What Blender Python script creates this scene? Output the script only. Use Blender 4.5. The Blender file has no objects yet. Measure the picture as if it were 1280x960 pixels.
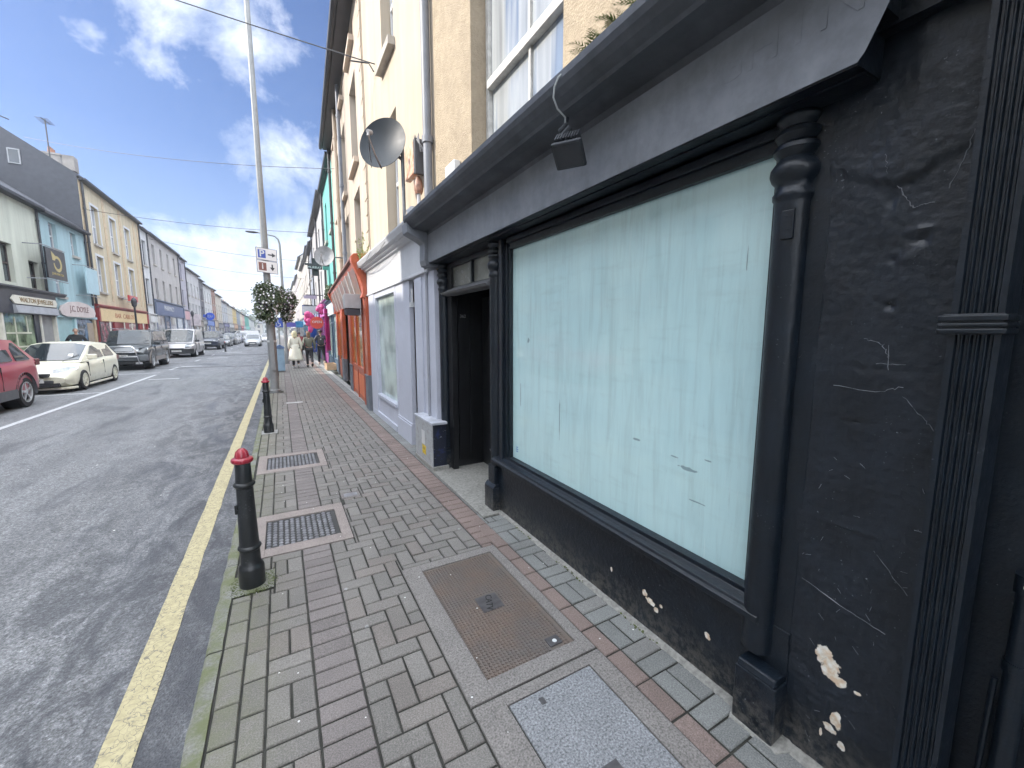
import bpy, bmesh, math, random
from math import sin, cos, pi, radians, sqrt
from mathutils import Vector, Matrix, noise
random.seed(7)
SC = bpy.context.scene
COL = SC.collection

# ------------------------------------------------------------------ materials
def _n(nt, t, **kw):
    n = nt.nodes.new(t)
    for k, v in kw.items():
        setattr(n, k, v)
    return n
def newmat(name):
    m = bpy.data.materials.new(name); m.use_nodes = True
    nt = m.node_tree; nt.nodes.clear()
    out = _n(nt, 'ShaderNodeOutputMaterial'); b = _n(nt, 'ShaderNodeBsdfPrincipled')
    nt.links.new(b.outputs[0], out.inputs[0])
    return m, nt, b
def pos(nt, sc=(1, 1, 1)):
    g = _n(nt, 'ShaderNodeNewGeometry'); mp = _n(nt, 'ShaderNodeMapping')
    mp.inputs['Scale'].default_value = sc
    nt.links.new(g.outputs['Position'], mp.inputs[0]); return mp.outputs[0]
def noise_t(nt, vec, scale, detail=4, rough=.55, dist=0):
    n = _n(nt, 'ShaderNodeTexNoise'); n.inputs['Scale'].default_value = scale
    n.inputs['Detail'].default_value = detail; n.inputs['Roughness'].default_value = rough
    n.inputs['Distortion'].default_value = dist
    nt.links.new(vec, n.inputs['Vector']); return n.outputs['Fac']
def ramp(nt, fac, stops):
    r = _n(nt, 'ShaderNodeValToRGB'); e = r.color_ramp.elements
    while len(e) > 1: e.remove(e[-1])
    e[0].position = stops[0][0]; e[0].color = c4(stops[0][1])
    for p, c in stops[1:]:
        x = e.new(p); x.color = c4(c)
    nt.links.new(fac, r.inputs[0]); return r.outputs[0]
def c4(c):
    if isinstance(c, (int, float)): c = (c, c, c)
    return (c[0], c[1], c[2], 1)
def mixc(nt, fac, a, b, mode='MIX'):
    m = _n(nt, 'ShaderNodeMix', data_type='RGBA', blend_type=mode)
    for s, v in ((0, fac), (6, a), (7, b)):
        if hasattr(v, 'is_output') or isinstance(v, bpy.types.NodeSocket): nt.links.new(v, m.inputs[s])
        else: m.inputs[s].default_value = v if s == 0 else c4(v)
    return m.outputs[2]
def math_n(nt, op, a, b=0., clamp=False):
    m = _n(nt, 'ShaderNodeMath', operation=op, use_clamp=clamp)
    for i, v in enumerate((a, b)):
        if isinstance(v, bpy.types.NodeSocket): nt.links.new(v, m.inputs[i])
        else: m.inputs[i].default_value = v
    return m.outputs[0]
def spots(nt, lst, nscale=9, namt=.8):
    """irregular patches at given places: lst of (centre, radii)"""
    g = _n(nt, 'ShaderNodeNewGeometry'); P = g.outputs['Position']
    nz = _n(nt, 'ShaderNodeTexNoise'); nz.inputs['Scale'].default_value = nscale; nz.inputs['Detail'].default_value = 5
    nt.links.new(P, nz.inputs['Vector'])
    off = _n(nt, 'ShaderNodeVectorMath', operation='SUBTRACT'); nt.links.new(nz.outputs['Color'], off.inputs[0]); off.inputs[1].default_value = (.5, .5, .5)
    tot = None
    for c, r in lst:
        s = _n(nt, 'ShaderNodeVectorMath', operation='SUBTRACT'); nt.links.new(P, s.inputs[0]); s.inputs[1].default_value = c
        d = _n(nt, 'ShaderNodeVectorMath', operation='DIVIDE'); nt.links.new(s.outputs[0], d.inputs[0]); d.inputs[1].default_value = r
        o = _n(nt, 'ShaderNodeVectorMath', operation='SCALE'); nt.links.new(off.outputs[0], o.inputs[0]); o.inputs['Scale'].default_value = namt * 3
        a = _n(nt, 'ShaderNodeVectorMath', operation='ADD'); nt.links.new(d.outputs[0], a.inputs[0]); nt.links.new(o.outputs[0], a.inputs[1])
        l = _n(nt, 'ShaderNodeVectorMath', operation='LENGTH'); nt.links.new(a.outputs[0], l.inputs[0])
        v = math_n(nt, 'MULTIPLY', math_n(nt, 'SUBTRACT', 1., l.outputs['Value']), 8., True)
        tot = v if tot is None else math_n(nt, 'MAXIMUM', tot, v)
    return tot
def bump(nt, b, h, strength=.3, dist=.01, prev=None):
    n = _n(nt, 'ShaderNodeBump'); n.inputs['Strength'].default_value = strength; n.inputs['Distance'].default_value = dist
    nt.links.new(h, n.inputs['Height'])
    if prev is not None: nt.links.new(prev, n.inputs['Normal'])
    nt.links.new(n.outputs[0], b.inputs['Normal']); return n.outputs[0]
_mc = {}
def M(name, col=(.5, .5, .5), rough=.6, var=.12, scale=3., col2=None, bmp=.0, bsc=60., bdist=.004, metal=0., coat=0., spec=.5, streak=0, grime=.0):
    """generic painted/rendered surface: base colour with broken large and small variation"""
    if name in _mc: return _mc[name]
    m, nt, b = newmat(name); P = pos(nt)
    n1 = noise_t(nt, P, scale, 5, .6)
    c = Vector(col); c2 = Vector(col2) if col2 else c * (1 - var * 2)
    colr = ramp(nt, n1, [(.3, tuple(c2 if not col2 else c)), (.7, tuple(c * (1 + var * .4) if not col2 else c2))])
    if streak:
        ns = noise_t(nt, pos(nt, (6, 6, .35)), streak, 4, .6)
        colr = mixc(nt, .6, colr, ramp(nt, ns, [(.35, .72), (.62, 1.0)]), 'MULTIPLY')
    if grime:
        ng = noise_t(nt, P, 14, 6, .7)
        colr = mixc(nt, grime, colr, ramp(nt, ng, [(.4, .45), (.6, 1.)]), 'MULTIPLY')
    nt.links.new(colr, b.inputs['Base Color'])
    b.inputs['Metallic'].default_value = metal; b.inputs['Coat Weight'].default_value = coat
    b.inputs['Coat Roughness'].default_value = .06; b.inputs['Specular IOR Level'].default_value = spec
    nr = noise_t(nt, P, scale * 4, 3)
    r = _n(nt, 'ShaderNodeMapRange'); r.inputs['To Min'].default_value = max(.02, rough - .1); r.inputs['To Max'].default_value = min(1, rough + .1)
    nt.links.new(nr, r.inputs[0]); nt.links.new(r.outputs[0], b.inputs['Roughness'])
    if bmp: bump(nt, b, noise_t(nt, P, bsc, 4, .6), bmp, bdist)
    _mc[name] = m; return m

# ------------------------------------------------------------------ mesh builder
OR = {}
def orig(p): return Vector(OR.get(p.name, (0, 0, 0))) if p is not None else Vector((0, 0, 0))
class MB:
    def __init__(s): s.v = []; s.f = []; s.m = []; s.mi = 0
    def add(s, vs, fs):
        o = len(s.v); s.v += [tuple(v) for v in vs]; s.f += [tuple(i + o for i in f) for f in fs]; s.m += [s.mi] * len(fs); return s
    def box(s, x0, x1, y0, y1, z0, z1):
        if x0 > x1: x0, x1 = x1, x0
        if y0 > y1: y0, y1 = y1, y0
        if z0 > z1: z0, z1 = z1, z0
        vs = [(x, y, z) for x in (x0, x1) for y in (y0, y1) for z in (z0, z1)]
        return s.add(vs, [(0, 1, 3, 2), (4, 6, 7, 5), (0, 4, 5, 1), (2, 3, 7, 6), (0, 2, 6, 4), (1, 5, 7, 3)])
    def obox(s, c, ax, ay, az, hx, hy, hz):
        c = Vector(c); ax, ay, az = Vector(ax), Vector(ay), Vector(az)
        vs = [c + ax * (i * hx) + ay * (j * hy) + az * (k * hz) for i in (-1, 1) for j in (-1, 1) for k in (-1, 1)]
        return s.add(vs, [(0, 1, 3, 2), (4, 6, 7, 5), (0, 4, 5, 1), (2, 3, 7, 6), (0, 2, 6, 4), (1, 5, 7, 3)])
    def tube(s, pts, r, n=8, cap=True):
        pts = [Vector(p) for p in pts]; rs = r if isinstance(r, (list, tuple)) else [r] * len(pts)
        vs = []; up = None
        for i, p in enumerate(pts):
            d = (pts[min(i + 1, len(pts) - 1)] - pts[max(i - 1, 0)]).normalized()
            if up is None: up = Vector((0, 0, 1)) if abs(d.z) < .9 else Vector((1, 0, 0))
            a = d.cross(up).normalized(); up = a.cross(d).normalized()
            for k in range(n):
                t = 2 * pi * k / n; vs.append(p + (a * cos(t) + up * sin(t)) * rs[i])
        fs = [(i * n + k, i * n + (k + 1) % n, (i + 1) * n + (k + 1) % n, (i + 1) * n + k) for i in range(len(pts) - 1) for k in range(n)]
        if cap: fs += [tuple(range(n))[::-1], tuple(range((len(pts) - 1) * n, len(pts) * n))]
        return s.add(vs, fs)
    def lathe(s, prof, c=(0, 0, 0), n=24, axis='z', cap=True):
        vs = []
        for r, h in prof:
            for k in range(n):
                t = 2 * pi * k / n
                if axis == 'z': vs.append((c[0] + r * cos(t), c[1] + r * sin(t), c[2] + h))
                elif axis == 'x': vs.append((c[0] + h, c[1] + r * cos(t), c[2] + r * sin(t)))
                else: vs.append((c[0] + r * sin(t), c[1] + h, c[2] + r * cos(t)))
        L = len(prof)
        fs = [(i * n + k, i * n + (k + 1) % n, (i + 1) * n + (k + 1) % n, (i + 1) * n + k) for i in range(L - 1) for k in range(n)]
        if cap and prof[0][0] > 1e-4: fs.append(tuple(range(n))[::-1])
        if cap and prof[-1][0] > 1e-4: fs.append(tuple(range((L - 1) * n, L * n)))
        return s.add(vs, fs)
    def prism(s, poly, y0, y1, axis='y'):
        """poly of 2-D points extruded: axis y -> (x,z); axis x -> (y,z); axis z -> (x,y)"""
        n = len(poly)
        def P(p, h): return (p[0], h, p[1]) if axis == 'y' else ((h, p[0], p[1]) if axis == 'x' else (p[0], p[1], h))
        vs = [P(p, y0) for p in poly] + [P(p, y1) for p in poly]
        fs = [(i, (i + 1) % n, n + (i + 1) % n, n + i) for i in range(n)] + [tuple(range(n))[::-1], tuple(range(n, 2 * n))]
        return s.add(vs, fs)
    def build(s, name, mats, parent=None, smooth=False, bevel=0, fix=True):
        o0 = orig(parent)
        me = bpy.data.meshes.new(name); me.from_pydata([tuple(Vector(v) - o0) for v in s.v], [], s.f)
        if not isinstance(mats, (list, tuple)): mats = [mats]
        for m in mats: me.materials.append(m)
        if any(s.m): me.polygons.foreach_set('material_index', s.m)
        if fix:
            bm = bmesh.new(); bm.from_mesh(me); bmesh.ops.recalc_face_normals(bm, faces=bm.faces); bm.to_mesh(me); bm.free()
        if smooth: me.polygons.foreach_set('use_smooth', [True] * len(me.polygons))
        ob = bpy.data.objects.new(name, me); COL.objects.link(ob)
        if parent is not None: ob.parent = parent; OR[ob.name] = tuple(o0)
        if bevel:
            bv = ob.modifiers.new('bevel', 'BEVEL'); bv.width = bevel; bv.segments = 2; bv.limit_method = 'ANGLE'; bv.angle_limit = radians(40)
        if smooth:
            try: me.set_sharp_from_angle(angle=radians(38))
            except Exception: pass
        return ob
def thing(name, label, cat, loc=(0, 0, 0), rot=0, group=None, world=True):
    """Empty at the thing's base; world=True: children meshes are given in world coordinates"""
    o = bpy.data.objects.new(name, None); COL.objects.link(o); o.empty_display_size = .2
    o.location = loc; o.rotation_euler = (0, 0, rot)
    if world: OR[o.name] = tuple(loc)
    o['label'] = label; o['category'] = cat
    if group: o['group'] = group
    return o
def tag(o, label, cat, group=None):
    o['label'] = label; o['category'] = cat
    if group: o['group'] = group
    return o
def struct(o): o['kind'] = 'structure'; return o
def recenter(o):
    """move a single-mesh thing's origin to its base centre"""
    me = o.data; xs = [v.co for v in me.vertices]
    c = Vector(((min(v.x for v in xs) + max(v.x for v in xs)) / 2, (min(v.y for v in xs) + max(v.y for v in xs)) / 2, min(v.z for v in xs)))
    me.transform(Matrix.Translation(-c)); o.location = c; return o
def clone(root, loc=None, rot=None, label=None):
    r = root.copy(); COL.objects.link(r)
    if loc is not None: r.location = loc
    if rot is not None: r.rotation_euler = (0, 0, rot)
    if label: r['label'] = label
    def rec(src, dst):
        for ch in list(src.children):
            c = ch.copy(); COL.objects.link(c); c.parent = dst; rec(ch, c)
    rec(root, r); return r
def baked(ob):
    dg = bpy.context.evaluated_depsgraph_get(); dg.update()
    me = bpy.data.meshes.new_from_object(ob.evaluated_get(dg), depsgraph=dg)
    ob.modifiers.clear(); ob.data = me; return ob
def text(name, s, size, mat, parent, origin, xdir, ydir, extrude=.004, bold=0, align='CENTER', sx=1.):
    cu = bpy.data.curves.new(name, 'FONT'); cu.body = s; cu.size = size; cu.extrude = extrude; cu.align_x = align; cu.align_y = 'CENTER'; cu.offset = bold
    cu.resolution_u = 3
    t = bpy.data.objects.new(name, cu)
    me = bpy.data.meshes.new_from_object(t)
    bpy.data.objects.remove(t)
    X = Vector(xdir).normalized(); Y = Vector(ydir).normalized(); Z = X.cross(Y)
    o0 = orig(parent)
    O = Vector(origin) - o0
    mt = Matrix(((X.x * sx, Y.x, Z.x, O.x), (X.y * sx, Y.y, Z.y, O.y), (X.z * sx, Y.z, Z.z, O.z), (0, 0, 0, 1)))
    me.transform(mt); me.materials.clear(); me.materials.append(mat)
    o = bpy.data.objects.new(name, me); COL.objects.link(o)
    if parent is not None: o.parent = parent
    return o

# ------------------------------------------------------------------ palette
def glass_mat(name, col=(.03, .04, .05), rough=.04, var=.5, scale=1.2):
    if name in _mc: return _mc[name]
    m, nt, b = newmat(name); P = pos(nt)
    n1 = noise_t(nt, P, scale, 3, .5)
    c = Vector(col)
    nt.links.new(ramp(nt, n1, [(.35, tuple(c * (1 - var))), (.65, tuple(c * (1 + var)))]), b.inputs['Base Color'])
    b.inputs['Roughness'].default_value = rough; b.inputs['Specular IOR Level'].default_value = .8
    nw = noise_t(nt, P, 1.6, 2); bump(nt, b, nw, .03, .02)
    _mc[name] = m; return m
G_dark = glass_mat('window_glass')
G_pale = glass_mat('curtained_glass', (.30, .33, .38), .08, .35, .9)
G_car = glass_mat('car_glass', (.02, .026, .03), .03, .3, 2)
G_shop = glass_mat('shop_glass', (.16, .17, .17), .06, .8, 1.6)
WHITE = M('white_paint', (.62, .63, .64), .45, .06)
PALE = M('pale_render', (.5, .48, .45), .8, .08, 1.2, bmp=.15)
SLATE = M('slate_roof', (.075, .08, .095), .75, .10, 5, bmp=.2, bsc=18)
DARKMET = M('dark_gutter', (.05, .052, .06), .5, .15)
LEAD = M('lead_pipe_paint', (.20, .215, .25), .5, .15, 3)
CHIM = M('chimney_render', (.30, .28, .26), .85, .2, 2, bmp=.2)
SILL = M('stone_sill', (.45, .42, .38), .8, .15, 5)

def black_paint(name, spotlst=None, base=(.0045, .0085, .0145), rough=.33, bs=.25, grime_z=True, lump=26, nsc=9, flk=.67):
    m, nt, b = newmat(name); P = pos(nt)
    n1 = noise_t(nt, P, 7, 6, .65)
    col = ramp(nt, n1, [(.35, tuple(Vector(base) * .8)), (.62, tuple(Vector(base) * 1.3)), (.8, tuple(Vector(base) * 1.8))])
    # rubbed, dusty flecks
    fl = noise_t(nt, P, 95, 3, .5); big = noise_t(nt, P, 5, 3, .6)
    flm = math_n(nt, 'MULTIPLY', math_n(nt, 'MULTIPLY', math_n(nt, 'SUBTRACT', fl, flk), 14., True), math_n(nt, 'MULTIPLY', math_n(nt, 'SUBTRACT', big, .5), 6., True))
    col = mixc(nt, flm, col, (.18, .19, .21))
    if grime_z:
        g = _n(nt, 'ShaderNodeNewGeometry'); sp = _n(nt, 'ShaderNodeSeparateXYZ'); nt.links.new(g.outputs['Position'], sp.inputs[0])
        z = _n(nt, 'ShaderNodeMapRange'); z.inputs['From Min'].default_value = .0; z.inputs['From Max'].default_value = .22
        z.inputs['To Min'].default_value = 1; z.inputs['To Max'].default_value = 0
        nt.links.new(sp.outputs[2], z.inputs[0])
        dm = math_n(nt, 'MULTIPLY', z.outputs[0], ramp(nt, noise_t(nt, P, 30, 5, .7), [(.42, 0.), (.6, 1.)]))
        col = mixc(nt, math_n(nt, 'MULTIPLY', dm, .75), col, (.12, .11, .095))
    r = _n(nt, 'ShaderNodeMapRange'); r.inputs['To Min'].default_value = rough - .08; r.inputs['To Max'].default_value = rough + .16
    nt.links.new(noise_t(nt, P, 18, 4), r.inputs[0])
    hgt = noise_t(nt, P, lump, 5, .6)
    h2 = noise_t(nt, P, 160, 2, .5)
    nrm = bump(nt, b, hgt, bs, .012); nrm = bump(nt, b, h2, .12, .002, nrm)
    if spotlst:
        s = spots(nt, spotlst, nsc, .8 if nsc < 10 else .62)
        cc = ramp(nt, noise_t(nt, P, 40, 4), [(.4, (.62, .47, .33)), (.55, (.72, .66, .56)), (.7, (.80, .78, .73))])
        col = mixc(nt, s, col, cc)
        nt.links.new(math_n(nt, 'MAXIMUM', r.outputs[0], math_n(nt, 'MULTIPLY', s, .9)), b.inputs['Roughness'])
    else: nt.links.new(r.outputs[0], b.inputs['Roughness'])
    nt.links.new(col, b.inputs['Base Color']); b.inputs['Specular IOR Level'].default_value = .5
    return m
BLK = black_paint('black_gloss_paint')
BLK_PIER = black_paint('black_painted_plaster', [((1.66, .628, .455), (.06, .026, .036)), ((1.66, .602, .415), (.06, .030, .040)), ((1.66, .572, .385), (.06, .022, .018)), ((1.66, .572, .235), (.06, .018, .030)), ((1.66, .590, .185), (.06, .022, .016)), ((1.66, .552, .145), (.06, .013, .022)), ((1.66, .52, .38), (.06, .012, .007)), ((1.66, .615, .14), (.06, .006, .018))], lump=24, bs=.32, rough=.36, nsc=30, base=(.0085, .0125, .019))
BLK_RISER = black_paint('black_stall_riser_paint', [((1.655, 1.42, .175), (.05, .028, .020)), ((1.655, 1.46, .20), (.05, .018, .016)), ((1.655, 1.38, .15), (.05, .016, .016)), ((1.655, 1.72, .20), (.05, .008, .014)), ((1.655, 1.08, .21), (.05, .018, .016)), ((1.655, 1.35, .19), (.05, .009, .009))], lump=40, bs=.3, nsc=34)
BLKFAS = M('dark_grey_fascia_paint', (.25, .265, .295), .5, .12, 3.5, bmp=.14, bsc=7, bdist=.012, spec=.4, streak=.8, grime=.18)
ROUGHCAST = M('roughcast_render', (.42, .345, .25), .95, .10, 2.5, bmp=.7, bsc=70, bdist=.02, grime=.25)
CREAMR = M('cream_render', (.52, .44, .34), .85, .06, .9, bmp=.15, bsc=30, streak=.6)

def bricks_mat(name, base, red=False):
    m, nt, b = newmat(name); P = pos(nt); g = _n(nt, 'ShaderNodeNewGeometry')
    ri = g.outputs['Random Per Island']
    B = Vector(base)
    c = ramp(nt, ri, [(0, tuple(B * .88)), (.35, tuple(B * .97)), (.7, tuple(B * 1.04)), (1, tuple(B * 1.12))])
    if not red:
        r2 = math_n(nt, 'FRACT', math_n(nt, 'MULTIPLY', ri, 37.3))
        c = mixc(nt, ramp(nt, r2, [(.72, 0.), (1., .30)]), c, (B.x * 1.12, B.y * .93, B.z * .88))
    sp = ramp(nt, noise_t(nt, P, 170, 4, .7), [(.3, .5), (.5, 1.), (.70, 1.7)])
    c = mixc(nt, .8, c, sp, 'MULTIPLY')
    c = mixc(nt, .55, c, ramp(nt, noise_t(nt, P, 2.2, 5, .65), [(.3, .72), (.6, 1.05)]), 'MULTIPLY')
    sep = _n(nt, 'ShaderNodeSeparateXYZ'); nt.links.new(g.outputs['Position'], sep.inputs[0])
    kx = _n(nt, 'ShaderNodeMapRange'); kx.inputs['From Min'].default_value = -.36; kx.inputs['From Max'].default_value = -.02; kx.inputs['To Min'].default_value = .6; kx.inputs['To Max'].default_value = 0
    nt.links.new(sep.outputs[0], kx.inputs[0])
    ms = math_n(nt, 'MULTIPLY', kx.outputs[0], ramp(nt, noise_t(nt, P, 9, 5, .7), [(.35, 0.2), (.6, 1.)]))
    c = mixc(nt, ms, c, (.13, .14, .075))
    gum = _n(nt, 'ShaderNodeTexVoronoi'); gum.inputs['Scale'].default_value = 4.2
    nt.links.new(pos(nt, (1, 1, 0)), gum.inputs['Vector'])
    gm = math_n(nt, 'MULTIPLY', math_n(nt, 'SUBTRACT', .055, gum.outputs['Distance']), 60., True)
    c = mixc(nt, math_n(nt, 'MULTIPLY', gm, .5), c, (.40, .41, .42))
    nt.links.new(c, b.inputs['Base Color']); b.inputs['Roughness'].default_value = .82
    bump(nt, b, noise_t(nt, P, 190, 3, .7), .45, .003)
    return m
BR_GREY = bricks_mat('grey_paving_brick', (.166, .156, .145))
BR_RED = bricks_mat('red_paving_brick', (.188, .143, .128), True)
BR_PALE = bricks_mat('pale_paving_brick', (.182, .188, .182))
JOINT = M('paving_joint_sand', (.038, .038, .032), .95, .3, 8, bmp=.5, bsc=120)

def asphalt():
    m, nt, b = newmat('asphalt'); P = pos(nt)
    base = ramp(nt, noise_t(nt, P, 60, 5, .8), [(.32, .05), (.46, .14), (.58, .25), (.72, .50)])
    big = noise_t(nt, pos(nt, (1.3, .42, 1)), .8, 8, .70, .9)
    c = mixc(nt, ramp(nt, big, [(.34, .66), (.40, .42), (.44, .08), (.50, 0.)]), base, (.036, .037, .041))
    fb = noise_t(nt, pos(nt, (1.2, .5, 1)), 2.4, 9, .72, 1.2)
    sx_ = _n(nt, 'ShaderNodeSeparateXYZ'); nt.links.new(P, sx_.inputs[0])
    nk = _n(nt, 'ShaderNodeMapRange'); nk.inputs['From Min'].default_value = -2.3; nk.inputs['From Max'].default_value = -.9; nk.inputs['To Min'].default_value = .22; nk.inputs['To Max'].default_value = .9; nt.links.new(sx_.outputs[0], nk.inputs[0]); nearm = nk.outputs[0]
    c = mixc(nt, math_n(nt, 'MULTIPLY', ramp(nt, fb, [(.42, .85), (.50, .35), (.56, 0.)]), nearm), c, (.045, .047, .054))
    c = mixc(nt, .5, c, ramp(nt, noise_t(nt, pos(nt, (1.6, .18, 1)), .9, 4, .6), [(.35, .7), (.65, 1.15)]), 'MULTIPLY')
    sep = _n(nt, 'ShaderNodeSeparateXYZ'); nt.links.new(P, sep.inputs[0])
    kx = _n(nt, 'ShaderNodeMapRange'); kx.inputs['From Min'].default_value = -1.1; kx.inputs['From Max'].default_value = -.6
    nt.links.new(sep.outputs[0], kx.inputs[0])
    c = mixc(nt, math_n(nt, 'MULTIPLY', kx.outputs[0], ramp(nt, noise_t(nt, P, 6, 5, .7), [(.3, 0.05), (.62, .62)])), c, (.045, .045, .05))
    nt.links.new(mixc(nt, 1., c, (.96, .985, 1.03), 'MULTIPLY'), b.inputs['Base Color'])
    r = ramp(nt, big, [(.38, .55), (.55, .82)]); nt.links.new(r, b.inputs['Roughness'])
    v = _n(nt, 'ShaderNodeTexVoronoi'); v.inputs['Scale'].default_value = 95; nt.links.new(P, v.inputs['Vector'])
    n1 = bump(nt, b, v.outputs['Distance'], .55, .006); bump(nt, b, noise_t(nt, P, 34, 4), .35, .008, n1)
    return m
ASPH = asphalt()
def linepaint(name, col, wear=.5):
    m, nt, b = newmat(name); P = pos(nt)
    c = mixc(nt, .6, col, ramp(nt, noise_t(nt, P, 22, 5, .7), [(.35, .7), (.6, 1.05)]), 'MULTIPLY')
    v = _n(nt, 'ShaderNodeTexVoronoi', feature='DISTANCE_TO_EDGE'); v.inputs['Scale'].default_value = 7
    nz = _n(nt, 'ShaderNodeTexNoise'); nz.inputs['Scale'].default_value = 6
    nt.links.new(P, nz.inputs['Vector'])
    ad = _n(nt, 'ShaderNodeVectorMath', operation='ADD'); nt.links.new(P, ad.inputs[0]); nt.links.new(nz.outputs['Color'], ad.inputs[1])
    nt.links.new(ad.outputs[0], v.inputs['Vector'])
    ck = math_n(nt, 'MULTIPLY', math_n(nt, 'SUBTRACT', .028, v.outputs['Distance']), 60., True)
    wr = math_n(nt, 'MULTIPLY', ramp(nt, noise_t(nt, P, 45, 6, .75), [(.54, 0.), (.66, 1.)]), wear)
    c = mixc(nt, math_n(nt, 'MAXIMUM', math_n(nt, 'MULTIPLY', ck, .75), wr), c, (.10, .10, .10))
    nt.links.new(c, b.inputs['Base Color']); b.inputs['Roughness'].default_value = .75
    bump(nt, b, noise_t(nt, P, 120, 3), .4, .003)
    return m
YEL = linepaint('yellow_road_paint', (.45, .395, .235), .8)
WLINE = linepaint('white_road_paint', (.50, .51, .53), .7)

def concrete(name, col, speck=.5, sc=120, rough=.85, moss=0):
    m, nt, b = newmat(name); P = pos(nt); C = Vector(col)
    c = ramp(nt, noise_t(nt, P, sc, 3, .65), [(.3, tuple(C * (1 - speck))), (.5, tuple(C)), (.7, tuple(C * (1 + speck)))])
    c = mixc(nt, .5, c, ramp(nt, noise_t(nt, P, 6, 5, .6), [(.3, .7), (.65, 1.08)]), 'MULTIPLY')
    if moss: c = mixc(nt, ramp(nt, noise_t(nt, P, 5, 6, .7), [(.38, 0.), (.58, moss)]), c, (.115, .130, .055))
    nt.links.new(c, b.inputs['Base Color']); b.inputs['Roughness'].default_value = rough
    bump(nt, b, noise_t(nt, P, sc * 1.1, 3, .7), .4, .003)
    return m
CONC = concrete('cover_frame_concrete', (.185, .172, .163), .5)
CONC_PINK = concrete('pink_cover_frame_concrete', (.25, .215, .20), .35)
GRANITE = concrete('speckled_granite', (.20, .206, .218), .65, 110)
KERBM = concrete('mossy_kerb_concrete', (.20, .20, .185), .35, 90, moss=.85)
KERB2 = concrete('kerb_concrete', (.30, .30, .29), .3, 90)
THRESH = concrete('threshold_concrete', (.25, .245, .225), .3, 40)

# ------------------------------------------------------------------ ground, road, kerbs
RZ = -.11
def sheet(name, x0, x1, y0, y1, z, mat, nx=1, ny=1):
    mb = MB(); vs = [(x0 + (x1 - x0) * i / nx, y0 + (y1 - y0) * j / ny, z) for j in range(ny + 1) for i in range(nx + 1)]
    mb.add(vs, [(j * (nx + 1) + i, j * (nx + 1) + i + 1, (j + 1) * (nx + 1) + i + 1, (j + 1) * (nx + 1) + i) for j in range(ny) for i in range(nx)])
    return struct(mb.build(name, mat, fix=False))
sheet('ground', -900, 900, -300, 1500, -.16, M('earth', (.16, .17, .15), .95, .2, .05))
sheet('road', -7.25, -.43, -30, 235, RZ, ASPH)
sheet('road', -60, 60, 235, 250, RZ + .003, ASPH)
sheet('pavement', -9.0, -7.38, -30, 235, .0, M('opposite_paving', (.30, .28, .26), .85, .12, 2, bmp=.3, bsc=25))
mb = MB()
y = -12
while y < 235: mb.box(-7.38, -7.25, y, y + .93, -.15, .004); y += .94
struct(mb.build('kerb', KERB2))
# mossy kerb, uneven
mb = MB(); y = -3.
while y < 60:
    L = .9; n = 12; w = []
    for i in range(n + 1):
        yy = y + (L - .008) * i / n
        e0 = -.432 + .010 * noise.noise(Vector((0, yy * 7, 3))); e1 = -.362 + .006 * noise.noise(Vector((5, yy * 9, 1)))
        zz = .002 * noise.noise(Vector((2, yy * 5, 0)))
        w.append([(e0 - .012, yy, -.13), (e0, yy, -.012 + zz), (e0 + .012, yy, zz), (e1, yy, zz - .001), (e1 + .002, yy, -.03)])
    vs = [p for r in w for p in r]; fs = [(i * 5 + k, i * 5 + k + 1, (i + 1) * 5 + k + 1, (i + 1) * 5 + k) for i in range(n) for k in range(4)]
    mb.add(vs, fs); y += L
struct(mb.build('kerb', KERBM, smooth=True))
mb = MB()
y = 60
while y < 235: mb.box(-.43, -.36, y, y + .93, -.15, .003); y += .94
struct(mb.build('kerb', KERB2))
# yellow line with slightly ragged edges
mb = MB(); vs = []; N = 900
for i in range(N + 1):
    yy = -2 + 122 * (i / N) ** 1.6
    a = .006 * noise.noise(Vector((yy * 3, 0, 0))) + .004 * noise.noise(Vector((yy * 17, 0, 0))); c = .006 * noise.noise(Vector((yy * 3, 9, 0))) + .004 * noise.noise(Vector((yy * 17, 5, 0)))
    vs += [(-.757 + a, yy, RZ + .004), (-.625 + c, yy, RZ + .004)]
mb.add(vs, [(2 * i, 2 * i + 1, 2 * i + 3, 2 * i + 2) for i in range(N)])
struct(mb.build('yellow_line', YEL, fix=False))
mb = MB()
mb.box(-4.56, -4.45, -10, 21.5, RZ, RZ + .004)
for a in (24.0, 30.5, 37.0, 44, 51, 58, 65, 72, 79, 86, 93, 100): mb.box(-4.56, -4.45, a, a + 1.6, RZ, RZ + .004)
for a in (10.3, 15.9, 22.4, 29.9, 34.9, 42.0, 48, 54.5, 61, 67.5, 74): mb.box(-7.1, -4.56, a, a + .1, RZ, RZ + .004)
mb.box(-4.3, -3.4, 19.4, 19.55, RZ, RZ + .004); mb.box(-4.45, -3.6, 26.0, 26.2, RZ, RZ + .004); mb.box(-4.3, -3.2, 33.5, 33.8, RZ, RZ + .004); mb.box(-4.2, -3.0, 42.5, 43, RZ, RZ + .004)
struct(mb.build('parking_line', WLINE))
# tarred reinstatement trench across the road
sheet('road_patch', -6.9, -.8, 36.8, 37.7, RZ + .004, M('road_tar_patch', (.05, .05, .055), .7, .2, 5))
sheet('road_patch', -6.9, -.6, 24.9, 25.15, RZ + .004, _mc['road_tar_patch'])

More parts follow.
